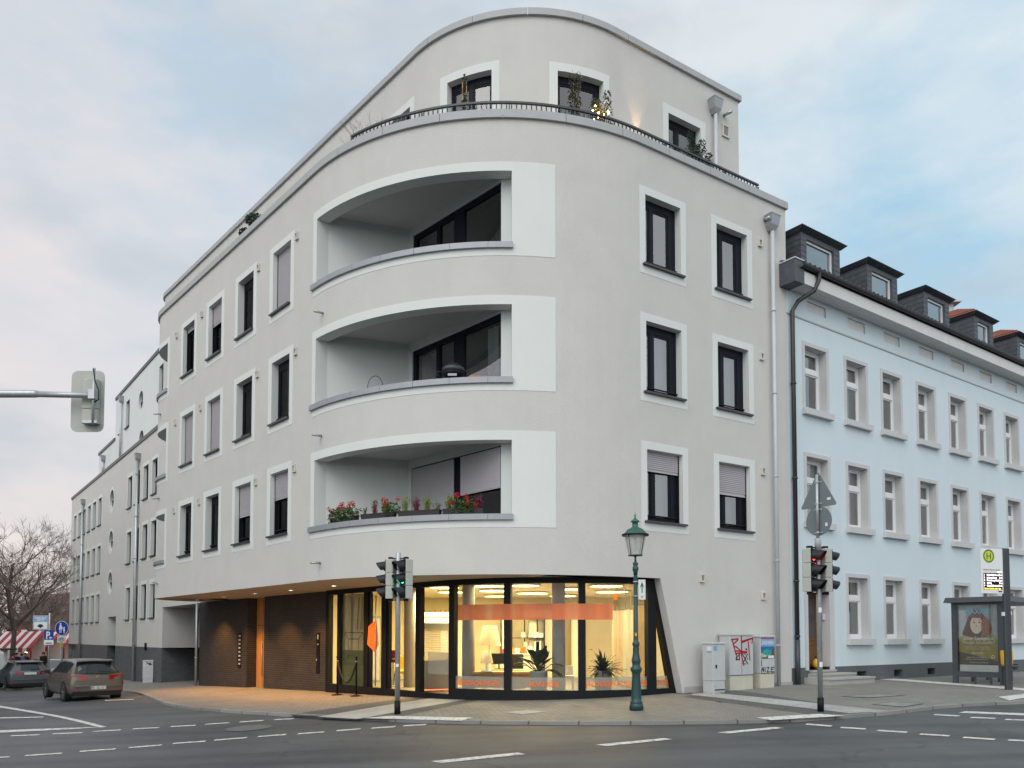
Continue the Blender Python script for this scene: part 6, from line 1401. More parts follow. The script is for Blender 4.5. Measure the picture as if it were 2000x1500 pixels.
BLK = [[(815, 560), (815, 705)], [(890, 560), (890, 705)], [(815, 690), (890, 690)], [(970, 580), (1100, 795)], [(1095, 575), (970, 790)], [(1033, 570), (1033, 590)], [(1095, 670), (1097, 690)], [(1030, 780), (1033, 800)]]
strokes(t2, 'black_graffiti', 'sign_black', [[(gx(a), gy(b)) for a, b in l] for l in BLK], w2, 1.03, 0, .44, .034)
x, y = off_wall(1486, .42); w3 = .58; t3 = cabinet(x, y, RZ, w3, .36, 1.45, .42, 'narrow cabinet with a beach poster and black scrawl, nearest the drainpipe', 'light_grey_box', 'cream_box', 'distribution cabinets')
mb = MB(); mb.box(.01, w3 - .01, -.003, .001, .415, .428); mb.build('door_gap', 'frame_dark', t3)
pst = thing('poster', t3.location, 'SARDINIEN travel poster with a turquoise bay pasted on the narrow cabinet', 'poster', None, RZ)
mb = MB(); mb.box(.02, w3 - .005, -.004, -.001, .82, 1.39); mb.build('sheet', 'sign_lightblue', pst)
def flat(t, name, matn, poly, y=-.0055): mb = MB(); mb.prism([(a, y, b) for a, b in poly], (0, .0015, 0)); return mb.build(name, matn, t)
mat('sea_blue', (.02, .16, .38), .4, var=.25, scale=8); mat('sea_turquoise', (.03, .34, .30), .4, var=.3, scale=10); mat('sand', (.55, .48, .30), .6, var=.1); mat('rock_green', (.10, .10, .05), .7, var=.5, scale=20)
flat(pst, 'top_stripe', 'awning_red', [(.02, 1.36), (w3 - .005, 1.36), (w3 - .005, 1.39), (.02, 1.39)]); flat(pst, 'sea', 'sea_blue', [(.02, .98), (w3 - .005, .98), (w3 - .005, 1.15), (.02, 1.15)])
flat(pst, 'bay', 'sea_turquoise', [(.06, .93), (.25, .88), (.42, .93), (.46, 1.04), (.25, 1.08), (.10, 1.03)], -.0075); flat(pst, 'beach', 'sand', [(.03, .86), (.2, .86), (.26, .90), (.08, .95), (.04, 1.0)], -.009)
flat(pst, 'rocks', 'rock_green', [(.42, .86), (w3 - .005, .83), (w3 - .005, 1.12), (.50, 1.08), (.44, 1.0)], -.0105); flat(pst, 'rocks', 'rock_green', [(.02, 1.0), (.06, .98), (.08, 1.10), (.02, 1.16)], -.0105); flat(pst, 'rocks', 'rock_green', [(.02, .82), (.30, .82), (.40, .88), (.30, .90), (.2, .85), (.05, .86)], -.0105); flat(pst, 'label_strip', 'sign_white', [(.30, .83), (.54, .83), (.54, .90), (.30, .90)], -.012)
mb = MB(); text_mesh(mb, 'SARDINIEN', .145, lambda a, b: (w3 / 2 + .005 + a, -.0065, 1.205 + b), .003, 'CENTER', .66); mb.build('poster_title', 'sign_white', pst)
strokes(t3, 'black_scrawl', 'sign_black', [[(.04, .78), (.04, .62)]] + [[(.02, .44), (.06, .58), (.10, .48), (.13, .59), (.13, .45)], [(.19, .46), (.19, .58)], [(.25, .57), (.34, .58), (.26, .45), (.36, .46)], [(.56, .58), (.44, .58), (.42, .46), (.55, .45)], [(.43, .52), (.53, .53)]], 1, 1, 0, 0, .026)
x, y = off_wall(1393, .62); t1 = cabinet(x, y, RZ, .46, .36, 1.32, .34, 'small pale grey cabinet with two little blue and white stickers', 'light_grey_box', 'light_grey_box', 'distribution cabinets')
mb = MB(); mb.box(.04, .10, -.003, 0, .20, .206); mb.box(.06, .42, -.003, 0, .09, .115); mb.box(.09, .13, -.02, 0, .66, .74); mb.build('vent_slot', 'frame_dark', t1)
mb = MB(); mb.box(.02, .15, -.003, 0, 1.10, 1.22); mb.box(-.003, 0, .05, .20, 1.05, 1.09); mb.build('blue_sticker', 'sign_lightblue', t1); mb = MB(); mb.box(-.003, 0, .05, .20, 1.10, 1.21); mb.build('white_sticker', 'sign_white', t1)
p = put((278, 1334)); t = cabinet(p[0], p[1], rad(10), .52, .32, 1.20, .25, 'small weathered cabinet with a black scribble by the far dark plinth', 'light_grey_box', 'light_grey_box')
strokes(t, 'black_scribble', 'sign_black', [[(.2, 1.08), (.3, 1.0), (.38, 1.05), (.34, .96), (.45, .98)]], 1, 1, 0, 0, .05); mb = MB(); mb.box(.01, .14, -.003, 0, .85, 1.12); mb.build('red_stain', 'awning_white', t)

# rope barrier at the shop window
sp_ = []
for px, ptop, lb in (((659, 1353.5), 1281, 'black rope barrier post left of the picture panel, by the brick edge'), ((696, 1350.5), 1282, 'black rope barrier post in front of the picture panel')):
    p_ = PG.xy(s_at(PG, px[0], -.6, -1), -.6); p = (p_[0], p_[1], gz(*p_)); h = zat(ptop, p[1]) - p[2]; t = thing('barrier_post', p, lb, 'barrier post', 'rope barrier posts'); sp_.append((p, h))
    mb = MB(); mb.lathe([(.17, 0), (.17, .02), (.06, .045), (.03, .06)], (0, 0, 0), 20); mb.build('foot', 'black_metal', t); mb = MB(); mb.lathe([(.026, .05), (.026, h - .06), (.036, h - .055), (.036, h - .02), (.026, h), (.01, h)], (0, 0, 0), 14); mb.build('post', 'black_metal', t)
    mb = MB(); mb.lathe([(.027, h - .16), (.032, h - .16), (.032, h - .13), (.027, h - .13)], (0, 0, 0), 14, 0, False, False); mb.build('rope_ring', 'galvanised', t)
(a, ha), (b, hb_) = sp_; A_ = Vector((a[0], a[1], a[2] + ha - .15)); B_ = Vector((b[0], b[1], b[2] + hb_ - .15)); n = 16
mb = MB(); mb.tube([(A_.lerp(B_, i / n) - Vector((0, 0, .62 * (1 - (2 * i / n - 1) ** 2)))) for i in range(n + 1)], .028, 8); o_ = mb.build('barrier_rope', 'black_rubber', None, tuple(A_)); o_.location = A_; tag(o_, 'sagging black rope slung between the two barrier posts', 'rope')

# bus stop: shelter, advertising case, bench, stop sign
SL = Vector((on(1865, 23.6), 23.6)); SR = Vector((on(1957, 22.7), 22.7)); d = SR - SL; rz = math.atan2(d.y, d.x); W = d.length; z0 = gz(SL.x, SL.y) - .01
sh = thing('bus_shelter', (SL.x, SL.y, z0), 'dark grey bus shelter with a backlit-style poster case at its left end', 'bus shelter', None, rz)
zr = zat(1176, 23.0) - z0
mb = MB()
for x in (0, W): mb.box(x - .06, x + .06, -.08, .08, 0, zr)
mb.build('post', 'anthracite', sh)
mb = MB(); pb_, pt_ = zat(1312, 23.1) - z0, zat(1181, 23.1) - z0
mb.box(.06, W - .06, -.07, .07, pb_ - .16, pb_); mb.box(.06, W - .06, -.07, .07, pt_, zr); mb.box(.06, .09, -.07, .07, pb_, pt_); mb.box(W - .09, W - .06, -.07, .07, pb_, pt_); mb.box(.06, W - .06, .05, .07, pb_, pt_)
for x in (.42 * W, .75 * W): mb.box(x - .03, x + .03, -.02, .02, 0, pb_ - .16)
mb.build('poster_case', 'anthracite', sh)
mb = MB(); mb.quad((.09, -.055, pb_), (W - .09, -.055, pb_), (W - .09, -.055, pt_), (.09, -.055, pt_)); mb.build('case_glass', 'clear_glass', sh)
mb = MB(); mb.hexa([(-.22, -.25, zr), (W + .3, -.25, zr), (W + .3, 4.2, zr), (-.22, 4.2, zr), (-.18, -.2, zr + .15), (W + .26, -.2, zr + .15), (W + .26, 4.2, zr + .15), (-.18, 4.2, zr + .15)]); mb.build('roof', 'anthracite', sh)
mb = MB()
for y in (1.4, 2.8, 4.1): mb.box(.0, .08, y - .04, y + .04, 0, zr)
mb.build('rear_post', 'anthracite', sh); mb = MB(); mb.quad((.04, .1, .3), (.04, 4.1, .3), (.04, 4.1, zr - .1), (.04, .1, zr - .1)); mb.build('rear_glass', 'clear_glass', sh)
po = thing('advertising_poster', (SL.x, SL.y, z0), 'poster of a smiling woman in a beanie inside the shelter case', 'poster', None, rz)
x0, x1 = .10, W - .10; PW, PH = x1 - x0, pt_ - pb_; X_ = lambda u: x0 + u * PW; Z_ = lambda v: pb_ + v * PH
def pf(name, m, poly, lay): mb = MB(); mb.prism([(X_(u), .045 - .003 * lay, Z_(v)) for u, v in poly], (0, .002, 0)); return mb.build(name, m, po)
mat('poster_green', (0.319, 0.392, 0.377), .4, var=.3, scale=5); mat('poster_jacket', (0.377, 0.304, 0.102), .5, var=.35, scale=6); mat('poster_hair', (0.109, 0.041, 0.029), .5, var=.5, scale=14); mat('poster_hair_red', (0.319, 0.109, 0.058), .5, var=.4, scale=14); mat('poster_skin', (0.950, 0.725, 0.566), .5, var=.06, scale=6); mat('poster_cyan', (0.145, 0.609, 0.725), .5); mat('poster_beanie', (0.217, 0.087, 0.080), .6, var=.3, scale=12); mat('poster_pale', (.80, .78, .72), .5); mat('poster_blue', (0.551, 0.609, 0.667), .4, var=.2, scale=4)
def pell(cx, cz, rx, rz_, n=20): return [(cx + rx * math.cos(2 * PI * i / n), cz + rz_ * math.sin(2 * PI * i / n)) for i in range(n)]
pf('sheet', 'poster_green', [(0, .11), (1, .11), (1, 1), (0, 1)], 0); pf('bright_street', 'poster_blue', [(0, .5), (.22, .5), (.2, .92), (0, .92)], 1); pf('lower_shade', 'poster_base', [(0, .11), (1, .11), (1, .34), (0, .36)], 1)
pf('jacket', 'poster_jacket', [(.0, .30), (1, .16), (1, .48), (.88, .56), (.7, .55), (.35, .52), (.12, .55), (.0, .5)], 2)
pf('hair', 'poster_hair', [(.08, .56), (.16, .68), (.26, .82), (.42, .90), (.6, .88), (.74, .78), (.84, .66), (.82, .58), (.7, .52), (.45, .50), (.2, .53)], 3); pf('hair_strand', 'poster_hair_red', [(.58, .53), (.76, .53), (.85, .64), (.78, .76), (.64, .85), (.60, .70)], 4)
pf('face', 'poster_skin', pell(.455, .70, .155, .135), 5); pf('beanie', 'poster_beanie', [(.30, .82), (.42, .80), (.60, .80), (.62, .88), (.55, .94), (.38, .94)], 6)
for u in (.40, .54): pf('eye', 'sign_black', pell(u, .735, .028, .010, 10), 6)
for u in (.40, .54): pf('eyebrow', 'poster_hair', [(u - .045, .762), (u, .778), (u + .045, .766), (u, .770)], 6)
pf('cheek_shade', 'poster_hair_red', [(.585, .62), (.61, .70), (.60, .78), (.575, .70)], 6)
pf('mouth', 'sign_white', [(.385, .655), (.455, .638), (.535, .652), (.52, .628), (.46, .612), (.40, .63)], 6); pf('nose', 'poster_hair_red', [(.455, .70), (.475, .672), (.44, .672)], 6)
def ptext(s, u, v, size, m='poster_pale', lay=8, xs=1.0, bold=.002):
    mb = MB(); text_mesh(mb, s, size, lambda a, b: (X_(u) + a, .045 - .003 * lay, Z_(v) + b), bold, 'CENTER', xs); mb.build('poster_text', m, po)
ptext('WAXIOS', .47, .865, .20, 'poster_cyan', 7, .85, .004); ptext('Echter Tabakgenuss.', .51, .475, .125, xs=.78); ptext('Weniger Schadstoffe.*', .50, .415, .125, xs=.76)
ptext('Jetzt neu: der Tabakerhitzer', .48, .36, .055, bold=0); ptext('Erwärmen statt verbrennen', .48, .33, .055, bold=0); ptext('Geraldo', .47, .265, .10, xs=.9, bold=0); ptext('Mehr Infos im Fachhandel', .45, .205, .05, bold=0); ptext('Nur für erwachsene Raucher', .45, .178, .05, bold=0); ptext('*Rauchen kann tödlich sein', .5, .13, .045, bold=0)
mb = MB()
for k in range(3): a = PI / 2 + k * 2 * PI / 3; mb.prism([(X_(.86) + .05 * math.cos(a + b) * r, .020, Z_(.225) + .05 * math.sin(a + b) * r) for b, r in ((-.8, 1), (0, 1.15), (.8, 1), (.8, .55), (0, .6), (-.8, .55))], (0, .002, 0))
mb.build('ring_emblem', 'poster_pale', po)
pf('notice_strip', 'sign_white', [(0, 0), (1, 0), (1, .10), (0, .10)], 1)
for v in (.07, .05, .03): ptext('Warnhinweis  Informationen für Reisende und Anwohner', .48, v, .026, 'sign_grey', 3, .9, 0)
bn = thing('bench', (SR.x + 1.25, SR.y + 1.9, gz(SR.x + 1.25, SR.y + 1.9)), 'dark bench on slim posts inside the bus shelter', 'bench', None, rz + PI / 2)
mb = MB(); 
for y in (-.16, -.02, .12): mb.bbox(-.9, .9, y, y + .1, .44, .48, .01)
mb.build('seat', 'anthracite', bn)
for x in (-.6, .6): mb = MB(); mb.bbox(x - .04, x + .04, -.04, .04, 0, .44, .01); mb.build('leg', 'anthracite', bn)
p = put((1971, 1347)); rz = rad(14); t = thing('bus_stop_sign', p, 'tall dark post with a white H bus stop plate and departure display', 'bus stop sign', None, rz); kk = 1550 / p[1]; zq = lambda y: (1347 - y) / kk
mb = MB(); mb.bbox(-.11, .09, -.05, .05, 0, zq(1071), .02); mb.build('post', 'anthracite', t); pw = .70
mb = MB(); mb.bbox(-.12 - pw, -.12, -.03, .03, zq(1160), zq(1073), .008); mb.build('plate', 'sign_white', t); xl = -.12 - pw; Hh = zq(1073) - zq(1160); z1 = zq(1160)
mb = MB(); cx_, cz_ = xl + .25, z1 + .835 * Hh; mb.disc((cx_, -.0315, cz_), .175, (1, 0, 0), (0, 0, 1), 32, 0, .135); mb.build('green_ring', 'stop_green', t); mb = MB(); mb.disc((cx_, -.0315, cz_), .135, (1, 0, 0), (0, 0, 1), 32); mb.build('yellow_disc', 'stop_yellow', t)
mb = MB()
for a, b, c, d in ((-.07, -.042, -.085, .085), (.042, .07, -.085, .085), (-.042, .042, -.014, .014)): mb.box(cx_ + a, cx_ + b, -.0345, -.032, cz_ + c, cz_ + d)
mb.build('letter_h', 'stop_green', t)
def st(s, x, z, size, m, al='LEFT', bold=0.0): mb = MB(); text_mesh(mb, s, size, lambda a, b: (xl + x + a, -.036, z1 + z + b), bold, al); mb.build('stop_text', m, t)
st('Rabanus-Maurus-Straße', .07, .515 * Hh, .055, 'sign_black'); mb = MB(); mb.box(xl + .07, xl + pw - .04, -.033, -.03, z1 + .085 * Hh, z1 + .455 * Hh); mb.build('display', 'signal_black', t)
st('16:40', pw - .05, .46 * Hh, .06, 'led_white', 'RIGHT', .002)
for i, (l, s, m) in enumerate((('1', 'Fulda-Galerie', 'sofort'), ('3', 'Johannesberg', '3 m'), ('4', 'Petersberg Rathaus', '6 m'), ('5', 'Niesig', '9 m'), ('7', 'Künzell-Bachrain', '12 m'))):
    z = (.395 - .06 * i) * Hh; st(l, .08, z, .058, 'led_white', 'LEFT', .003); st(s, .17, z, .058, 'led_white', 'LEFT', .003); st(m, pw - .05, z, .058, 'led_white', 'RIGHT', .003)
st('Tel. im Verkehr, Info: App', .08, .095 * Hh, .05, 'led_yellow', 'LEFT', .003)
mb = MB(); mb.box(xl + pw - .17, xl + pw - .05, -.0325, -.03, z1 + .03 * Hh, z1 + .06 * Hh); mb.build('logo_block', 'sign_blue', t)
mb = MB(); mb.bbox(.09, .13, -.03, .03, 1.95, 2.05, .01); mb.bbox(-.14, -.11, -.05, .05, 1.93, 2.03, .01); mb.build('fitting', 'sign_white', t)
lb_ = thing('litter_bin', (SR.x - .10, SR.y - .35, gz(SR.x, SR.y) + .55), 'round orange litter bin hanging behind the bus stop post', 'litter bin'); mb = MB(); mb.lathe([(.12, 0), (.15, .08), (.16, .42), (.14, .44)], (0, 0, 0), 18); mb.build('bin_body', 'sign_yellow', lb_); mb = MB(); mb.box(-.02, .02, .12, .2, -.5, .4); mb.build('bracket', 'anthracite', lb_)
x, y = PB.xy(1.45, .2); bg = thing('yellow_bag', (x, y, -.995), 'crumpled yellow rubbish bag leaning on the brown front door', 'bag'); mb = MB(); rng = random.Random(2); mb.ball((0, 0, .16), .15, 12, 8, 0, (.8, .7, 1.15)); mb.v = [(a + rng.uniform(-.012, .012), b + rng.uniform(-.012, .012), max(0, c)) for a, b, c in mb.v]; mb.build('sack', 'sign_yellow', bg); mb = MB(); mb.lathe([(.03, .30), (.02, .34), (.06, .40)], (0, 0, 0), 8); mb.build('knot', 'sign_black', bg)
x, y = gp(1366, 1349); li = thing('litter', (x, y, G(x, y)), 'crumpled white paper lying at the wall foot beside the small cabinet', 'litter'); mb = MB(); mb.ball((0, 0, .05), .07, 8, 5, 0, (1, .8, .8)); rng = random.Random(1); mb.v = [(a + rng.uniform(-.03, .03), b + rng.uniform(-.03, .03), max(0.003, c + rng.uniform(-.02, .03))) for a, b, c in mb.v]; mb.build('crumpled_paper', 'sign_white', li)

# traffic signs on the left street
def sign_post(px, Y, label, h): 
    x = on(px, Y); t = thing('road_sign', (x, Y, gz(x, Y, True)), label, 'road sign', None, rad(-8)); mb = MB(); mb.lathe([(.04, 0), (.04, h), (.03, h + .01)], (0, 0, 0), 12); mb.build('sign_pole', 'galvanised', t); return t
Y = 35.5; t = sign_post(96, Y, 'sign post with a parking house board above a blue P sign', 3.6); zb = t.location.z; zz_ = lambda y: zat(y, Y) - zb; u = lambda px: on(px, Y) - t.location.x
mb = MB(); mb.bbox(u(62), u(95.5), -.06, -.045, zz_(1230), zz_(1202), .006); mb.build('board', 'sign_grey', t); mb = MB(); mb.box(u(65), u(93), -.066, -.061, zz_(1228), zz_(1215)); mb.build('white_field', 'sign_white', t); mb = MB(); mb.box(u(65), u(93), -.066, -.061, zz_(1214), zz_(1204)); mb.build('blue_field', 'sign_lightblue', t)
mb = MB(); text_mesh(mb, 'PARKHAUS', .155, lambda a, b: (u(79) + a, -.068, zz_(1209.3) + b), .003, 'CENTER', .72); text_mesh(mb, 'BESETZT', .12, lambda a, b: (u(79) + a, -.068, zz_(1213.6) + b), .002, 'CENTER', .8); mb.build('lettering', 'sign_white', t)
mb = MB(); a0 = u(79); z_ = zz_(1224.5); mb.prism([(a0 - .17, -.069, z_ + .03), (a0 - .06, -.069, z_ + .12), (a0 + .06, -.069, z_ + .12), (a0 + .17, -.069, z_ + .03), (a0 + .05, -.069, z_ - .02), (a0, -.069, z_ - .06), (a0 - .05, -.069, z_ - .02)], (0, .002, 0)); mb.build('arrow', 'sign_black', t)
mb = MB(); mb.bbox(u(87), u(107.5), -.06, -.045, zz_(1249.5), zz_(1231), .006); mb.build('parking_plate', 'sign_blue', t); mb = MB(); mb.bbox(u(87), u(107.5), -.06, -.045, zz_(1259), zz_(1249.8), .006); mb.build('lower_plate', 'sign_white', t)
mb = MB(); text_mesh(mb, 'P', .46, lambda a, b: (u(95.5) + a, -.064, zz_(1247.5) + b), .008, 'CENTER', .9); z_ = zz_(1245.5); mb.prism([(u(98), -.064, z_), (u(101), -.064, z_ + .06), (u(101), -.064, z_ + .02), (u(105), -.064, z_ + .02), (u(105), -.064, z_ - .02), (u(101), -.064, z_ - .02), (u(101), -.064, z_ - .06)], (0, .002, 0)); mb.build('letter_p', 'sign_white', t); mb = MB(); mb.box(u(91), u(104), -.064, -.061, zz_(1257), zz_(1255)); mb.build('text_bar', 'sign_black', t)
Y = 36.5; t = sign_post(122, Y, 'round blue footpath sign with a cycle plate beneath, beside the pale wing', 3.1); zb = t.location.z
mb = MB(); cz_ = zz_(1227); mb.prism([(.34 * math.cos(i * PI / 16), -.06, cz_ + .34 * math.sin(i * PI / 16)) for i in range(32)], (0, .012, 0)); mb.build('round_plate', 'sign_blue', t); mb = MB(); mb.disc((0, -.062, cz_), .335, (1, 0, 0), (0, 0, 1), 32, 0, .315); 
mb.disc((-.06, -.063, cz_ + .20), .042, (1, 0, 0), (0, 0, 1), 12); mb.prism([(-.10, -.063, cz_ + .15), (-.02, -.063, cz_ + .15), (.03, -.063, cz_ - .06), (-.15, -.063, cz_ - .06)], (0, .002, 0)); mb.box(-.11, -.075, -.063, -.061, cz_ - .22, cz_ - .06); mb.box(-.045, -.01, -.063, -.061, cz_ - .22, cz_ - .06)
mb.disc((.12, -.063, cz_ + .03), .032, (1, 0, 0), (0, 0, 1), 12); mb.prism([(.09, -.063, cz_ - .01), (.15, -.063, cz_ - .01), (.17, -.063, cz_ - .13), (.07, -.063, cz_ - .13)], (0, .002, 0)); mb.box(.085, .11, -.063, -.061, cz_ - .23, cz_ - .13); mb.box(.135, .16, -.063, -.061, cz_ - .23, cz_ - .13); mb.prism([(-.02, -.063, cz_ + .10), (.10, -.063, cz_ - .02), (.09, -.063, cz_ - .05), (-.02, -.063, cz_ + .06)], (0, .002, 0)); mb.build('walkers', 'sign_white', t)
mb = MB(); mb.bbox(-.22, .22, -.06, -.045, zz_(1255), zz_(1241.5), .006); mb.build('cycle_plate', 'sign_white', t); mb = MB()
for x in (-.09, .09): mb.disc((x, -.063, zz_(1249)), .06, (1, 0, 0), (0, 0, 1), 14, 0, .045)
for a, b, c, d in ((-.09, 0, 0, .09), (0, .09, .06, .08), (.06, .08, .09, 0), (-.09, 0, 0, .0), (0, 0, .06, .09)): mb.tube([(a, -.062, zz_(1249) + b), (c, -.062, zz_(1249) + d)], .007, 4)
text_mesh(mb, 'frei', .08, lambda a, b: (a, -.063, zz_(1254.2) + b), .001); mb.build('cycle_symbol', 'sign_black', t); mb = MB(); mb.bbox(-.06, .07, -.06, -.045, zz_(1263), zz_(1257), .01); mb.build('yellow_marker', 'sign_yellow', t)
# ------------------------------------------------------------------ parked cars (forward = +y of the car's own frame)
def car(px, Y, heading, label, paint, ST, dims, plate=None, rails=False, scale=1.0):
    x = on(px, Y); z = gz(x, Y, True); t = thing('parked_car', (x, Y, z), label, 'car', 'cars parked along the left street', heading)
    def sec(s):
        y, zb, zl, zr, wb, wr = s
        h = [(0, zb), (wb * .84, zb), (wb * .975, zb + .12), (wb, zb + (zl - zb) * .55), (wb * .975, zl), (wr + (wb * .975 - wr) * .12, zr - .09 if zr - zl > .2 else zl + (zr - zl) * .6), (wr * .86, zr - .015), (0, zr)]
        return [(a, y, b) for a, b in h] + [(-a, y, b) for a, b in h[-2:0:-1]]
    # interpolate the stations for a rounder shell
    SS = []
    for a, b in zip(ST, ST[1:]):
        n = 3
        for k in range(n): SS.append(tuple(p + (q - p) * k / n for p, q in zip(a, b)))
    SS.append(ST[-1]); v, f = [], []; n = 14
    for s in SS: v += sec(s)
    for i in range(len(SS) - 1):
        for k in range(n): f.append((i * n + k, (i + 1) * n + k, (i + 1) * n + (k + 1) % n, i * n + (k + 1) % n))
    f += [tuple(range(n)), tuple((len(SS) - 1) * n + k for k in range(n - 1, -1, -1))]
    mb = MB(); mb.add(v, f, None, 0, True); body = mb.build('body', paint, t)
    def at(y):
        for a, b in zip(ST, ST[1:]):
            if a[0] <= y <= b[0]: u = (y - a[0]) / (b[0] - a[0]); return tuple(p + (q - p) * u for p, q in zip(a, b))
        return ST[-1]
    def side(y, u, sgn, o=.008): s = sec(at(y)); p, q = Vector(s[4]), Vector(s[5]); r = p.lerp(q, u); return (sgn * (r.x + o), r.y, r.z + o * .4)
    yr, ym, yf = dims['glass']
    for sgn in (1, -1):
        for a, b in zip(yr, yr[1:]):
            mb = MB(); ys = [a + .03 + (b - a - .06) * k / 5 for k in range(6)]
            for c, e in zip(ys, ys[1:]): mb.quad(side(c, .12, sgn), side(e, .12, sgn), side(e, .97, sgn), side(c, .97, sgn))
            mb.build('side_window', 'car_glass', t)
        for yw in dims['wheels']:
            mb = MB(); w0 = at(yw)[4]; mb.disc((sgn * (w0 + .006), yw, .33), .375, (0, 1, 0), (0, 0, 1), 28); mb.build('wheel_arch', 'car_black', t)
            r = .325; mb = MB(); X0, X1 = w0 - .21, w0 + .022
            pr = [(r * .62, X0), (r * .95, X0), (r, X0 + .03), (r, X1 - .03), (r * .95, X1), (r * .70, X1)]
            vv, ff = [], []
            for rr, xx in pr:
                for k in range(24): vv.append((sgn * xx, yw + rr * math.cos(2 * PI * k / 24), r + rr * math.sin(2 * PI * k / 24)))
            for i in range(5):
                for k in range(24): ff.append((i * 24 + k, i * 24 + (k + 1) % 24, i * 24 + 24 + (k + 1) % 24, i * 24 + 24 + k))
            mb.add(vv, ff, None, 0, True); wh = mb.build('wheel', 'black_rubber', t)
            mb = MB(); xx = sgn * (X1 - .012); mb.disc((xx, yw, r), r * .70, (0, 1, 0), (0, 0, 1), 24, 0, r * .58); mb.disc((xx, yw, r), r * .16, (0, 1, 0), (0, 0, 1), 12)
            for k in range(5):
                a = 2 * PI * k / 5 + .3; c_, s_ = math.cos(a), math.sin(a); 
                mb.quad((xx, yw + r * (.1 * c_ - .10 * s_), r + r * (.1 * s_ + .10 * c_)), (xx, yw + r * (.1 * c_ + .10 * s_), r + r * (.1 * s_ - .10 * c_)), (xx, yw + r * (.62 * c_ + .075 * s_), r + r * (.62 * s_ - .075 * c_)), (xx, yw + r * (.62 * c_ - .075 * s_), r + r * (.62 * s_ + .075 * c_)))
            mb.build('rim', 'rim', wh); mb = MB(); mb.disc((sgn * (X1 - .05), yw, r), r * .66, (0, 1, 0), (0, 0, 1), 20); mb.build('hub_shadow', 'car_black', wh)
        mb = MB()
        for yy in dims['doors']:
            for a, b in zip((.0, .25, .5, .75), (.25, .5, .75, 1.0)):
                s = sec(at(yy)); p = [Vector(q) for q in s[2:5]]; P_ = lambda u: p[0].lerp(p[1], u * 2) if u < .5 else p[1].lerp(p[2], u * 2 - 1); A, B = P_(a), P_(b); mb.quad((sgn * (A.x + .003), yy - .006, A.z), (sgn * (A.x + .003), yy + .006, A.z), (sgn * (B.x + .003), yy + .006, B.z), (sgn * (B.x + .003), yy - .006, B.z))
        mb.build('door_gap', 'car_black', t)
        for yy in dims['handles']: mb = MB(); w_ = at(yy)[4]; zl_ = at(yy)[2]; mb.bbox(*sorted((sgn * (w_ * .985), sgn * (w_ * .985 + .035))), yy - .1, yy + .1, zl_ - .13, zl_ - .10, .006); mb.build('door_handle', paint, t)
        mb = MB(); yy = dims['mirror']; w_ = at(yy)[4]; zl_ = at(yy)[2]; mb.bbox(*sorted((sgn * (w_ + .02), sgn * (w_ + .2))), yy - .05, yy + .08, zl_ + .0, zl_ + .14, .025); mb.box(*sorted((sgn * (w_ - .06), sgn * (w_ + .04))), yy, yy + .05, zl_ - .01, zl_ + .03); mb.build('mirror', 'car_black', t)
        mb = MB(); L = dims['lamp']; mb.hexa([(sgn * L[0], L[2], L[4]), (sgn * L[1], L[3], L[4] + .02), (sgn * (L[1] - .02), L[3] + .22, L[4] + .03), (sgn * L[0], L[2] + .1, L[4]), (sgn * L[0], L[2] + .015, L[5]), (sgn * (L[1] - .005), L[3] + .01, L[5]), (sgn * (L[1] - .03), L[3] + .24, L[5] - .01), (sgn * L[0], L[2] + .1, L[5])]); tlm = mb.build('tail_light', 'tail_red', t)
        mb = MB(); mb.box(*sorted((sgn * (dims['bump'][1] - .26), sgn * (dims['bump'][1] - .04))), dims['bump'][0] - .012, dims['bump'][0] + .03, .36, .40); mb.build('reflector', 'tail_red', t)
    g = dims['rear']; mb = MB(); N = 8; rows = []
    for k in range(5):
        u_ = k / 4; y_ = g[0][0] + (g[1][0] - g[0][0]) * u_; z_ = g[0][1] + (g[1][1] - g[0][1]) * u_; w_ = g[0][2] + (g[1][2] - g[0][2]) * u_
        rows.append([(-w_ + 2 * w_ * i / N, y_ - .012 + .07 * abs(2 * i / N - 1) ** 2.5, z_) for i in range(N + 1)])
    for a, b in zip(rows, rows[1:]):
        for i in range(N): mb.quad(a[i], a[i + 1], b[i + 1], b[i])
    rw = mb.build('rear_window', 'car_glass', t); mb = MB(); mb.box(-.02, .42, g[0][0] - .05, g[0][0] - .03, g[0][1] + .04, g[0][1] + .065); mb.build('wiper', 'car_black', rw)
    mb = MB(); w_ = g[1][2] + .06; mb.hexa([(-w_, g[1][0] - .10, g[1][1] + .02), (w_, g[1][0] - .10, g[1][1] + .02), (w_ * .9, g[1][0] + .2, g[1][1] + .055), (-w_ * .9, g[1][0] + .2, g[1][1] + .055), (-w_, g[1][0] - .10, g[1][1] + .045), (w_, g[1][0] - .10, g[1][1] + .045), (w_ * .9, g[1][0] + .2, g[1][1] + .075), (-w_ * .9, g[1][0] + .2, g[1][1] + .075)]); mb.build('roof_spoiler', paint, t)
    yb, wb = dims['bump']; mb = MB(); mb.hexa([(-wb * .85, yb, .22), (wb * .85, yb, .22), (wb * .95, yb + .4, .2), (-wb * .95, yb + .4, .2), (-wb * .93, yb - .015, .38), (wb * .93, yb - .015, .38), (wb + .004, yb + .4, .34), (-wb - .004, yb + .4, .34)]); mb.build('lower_bumper', 'car_black', t)
    mb = MB(); mb.hexa([(-wb * .9, yb - .03, .55), (wb * .9, yb - .03, .55), (wb * .9, yb + .12, .55), (-wb * .9, yb + .12, .55), (-wb * .88, yb - .022, .60), (wb * .88, yb - .022, .60), (wb * .88, yb + .12, .63), (-wb * .88, yb + .12, .63)]); mb.build('bumper_ledge', paint, t)
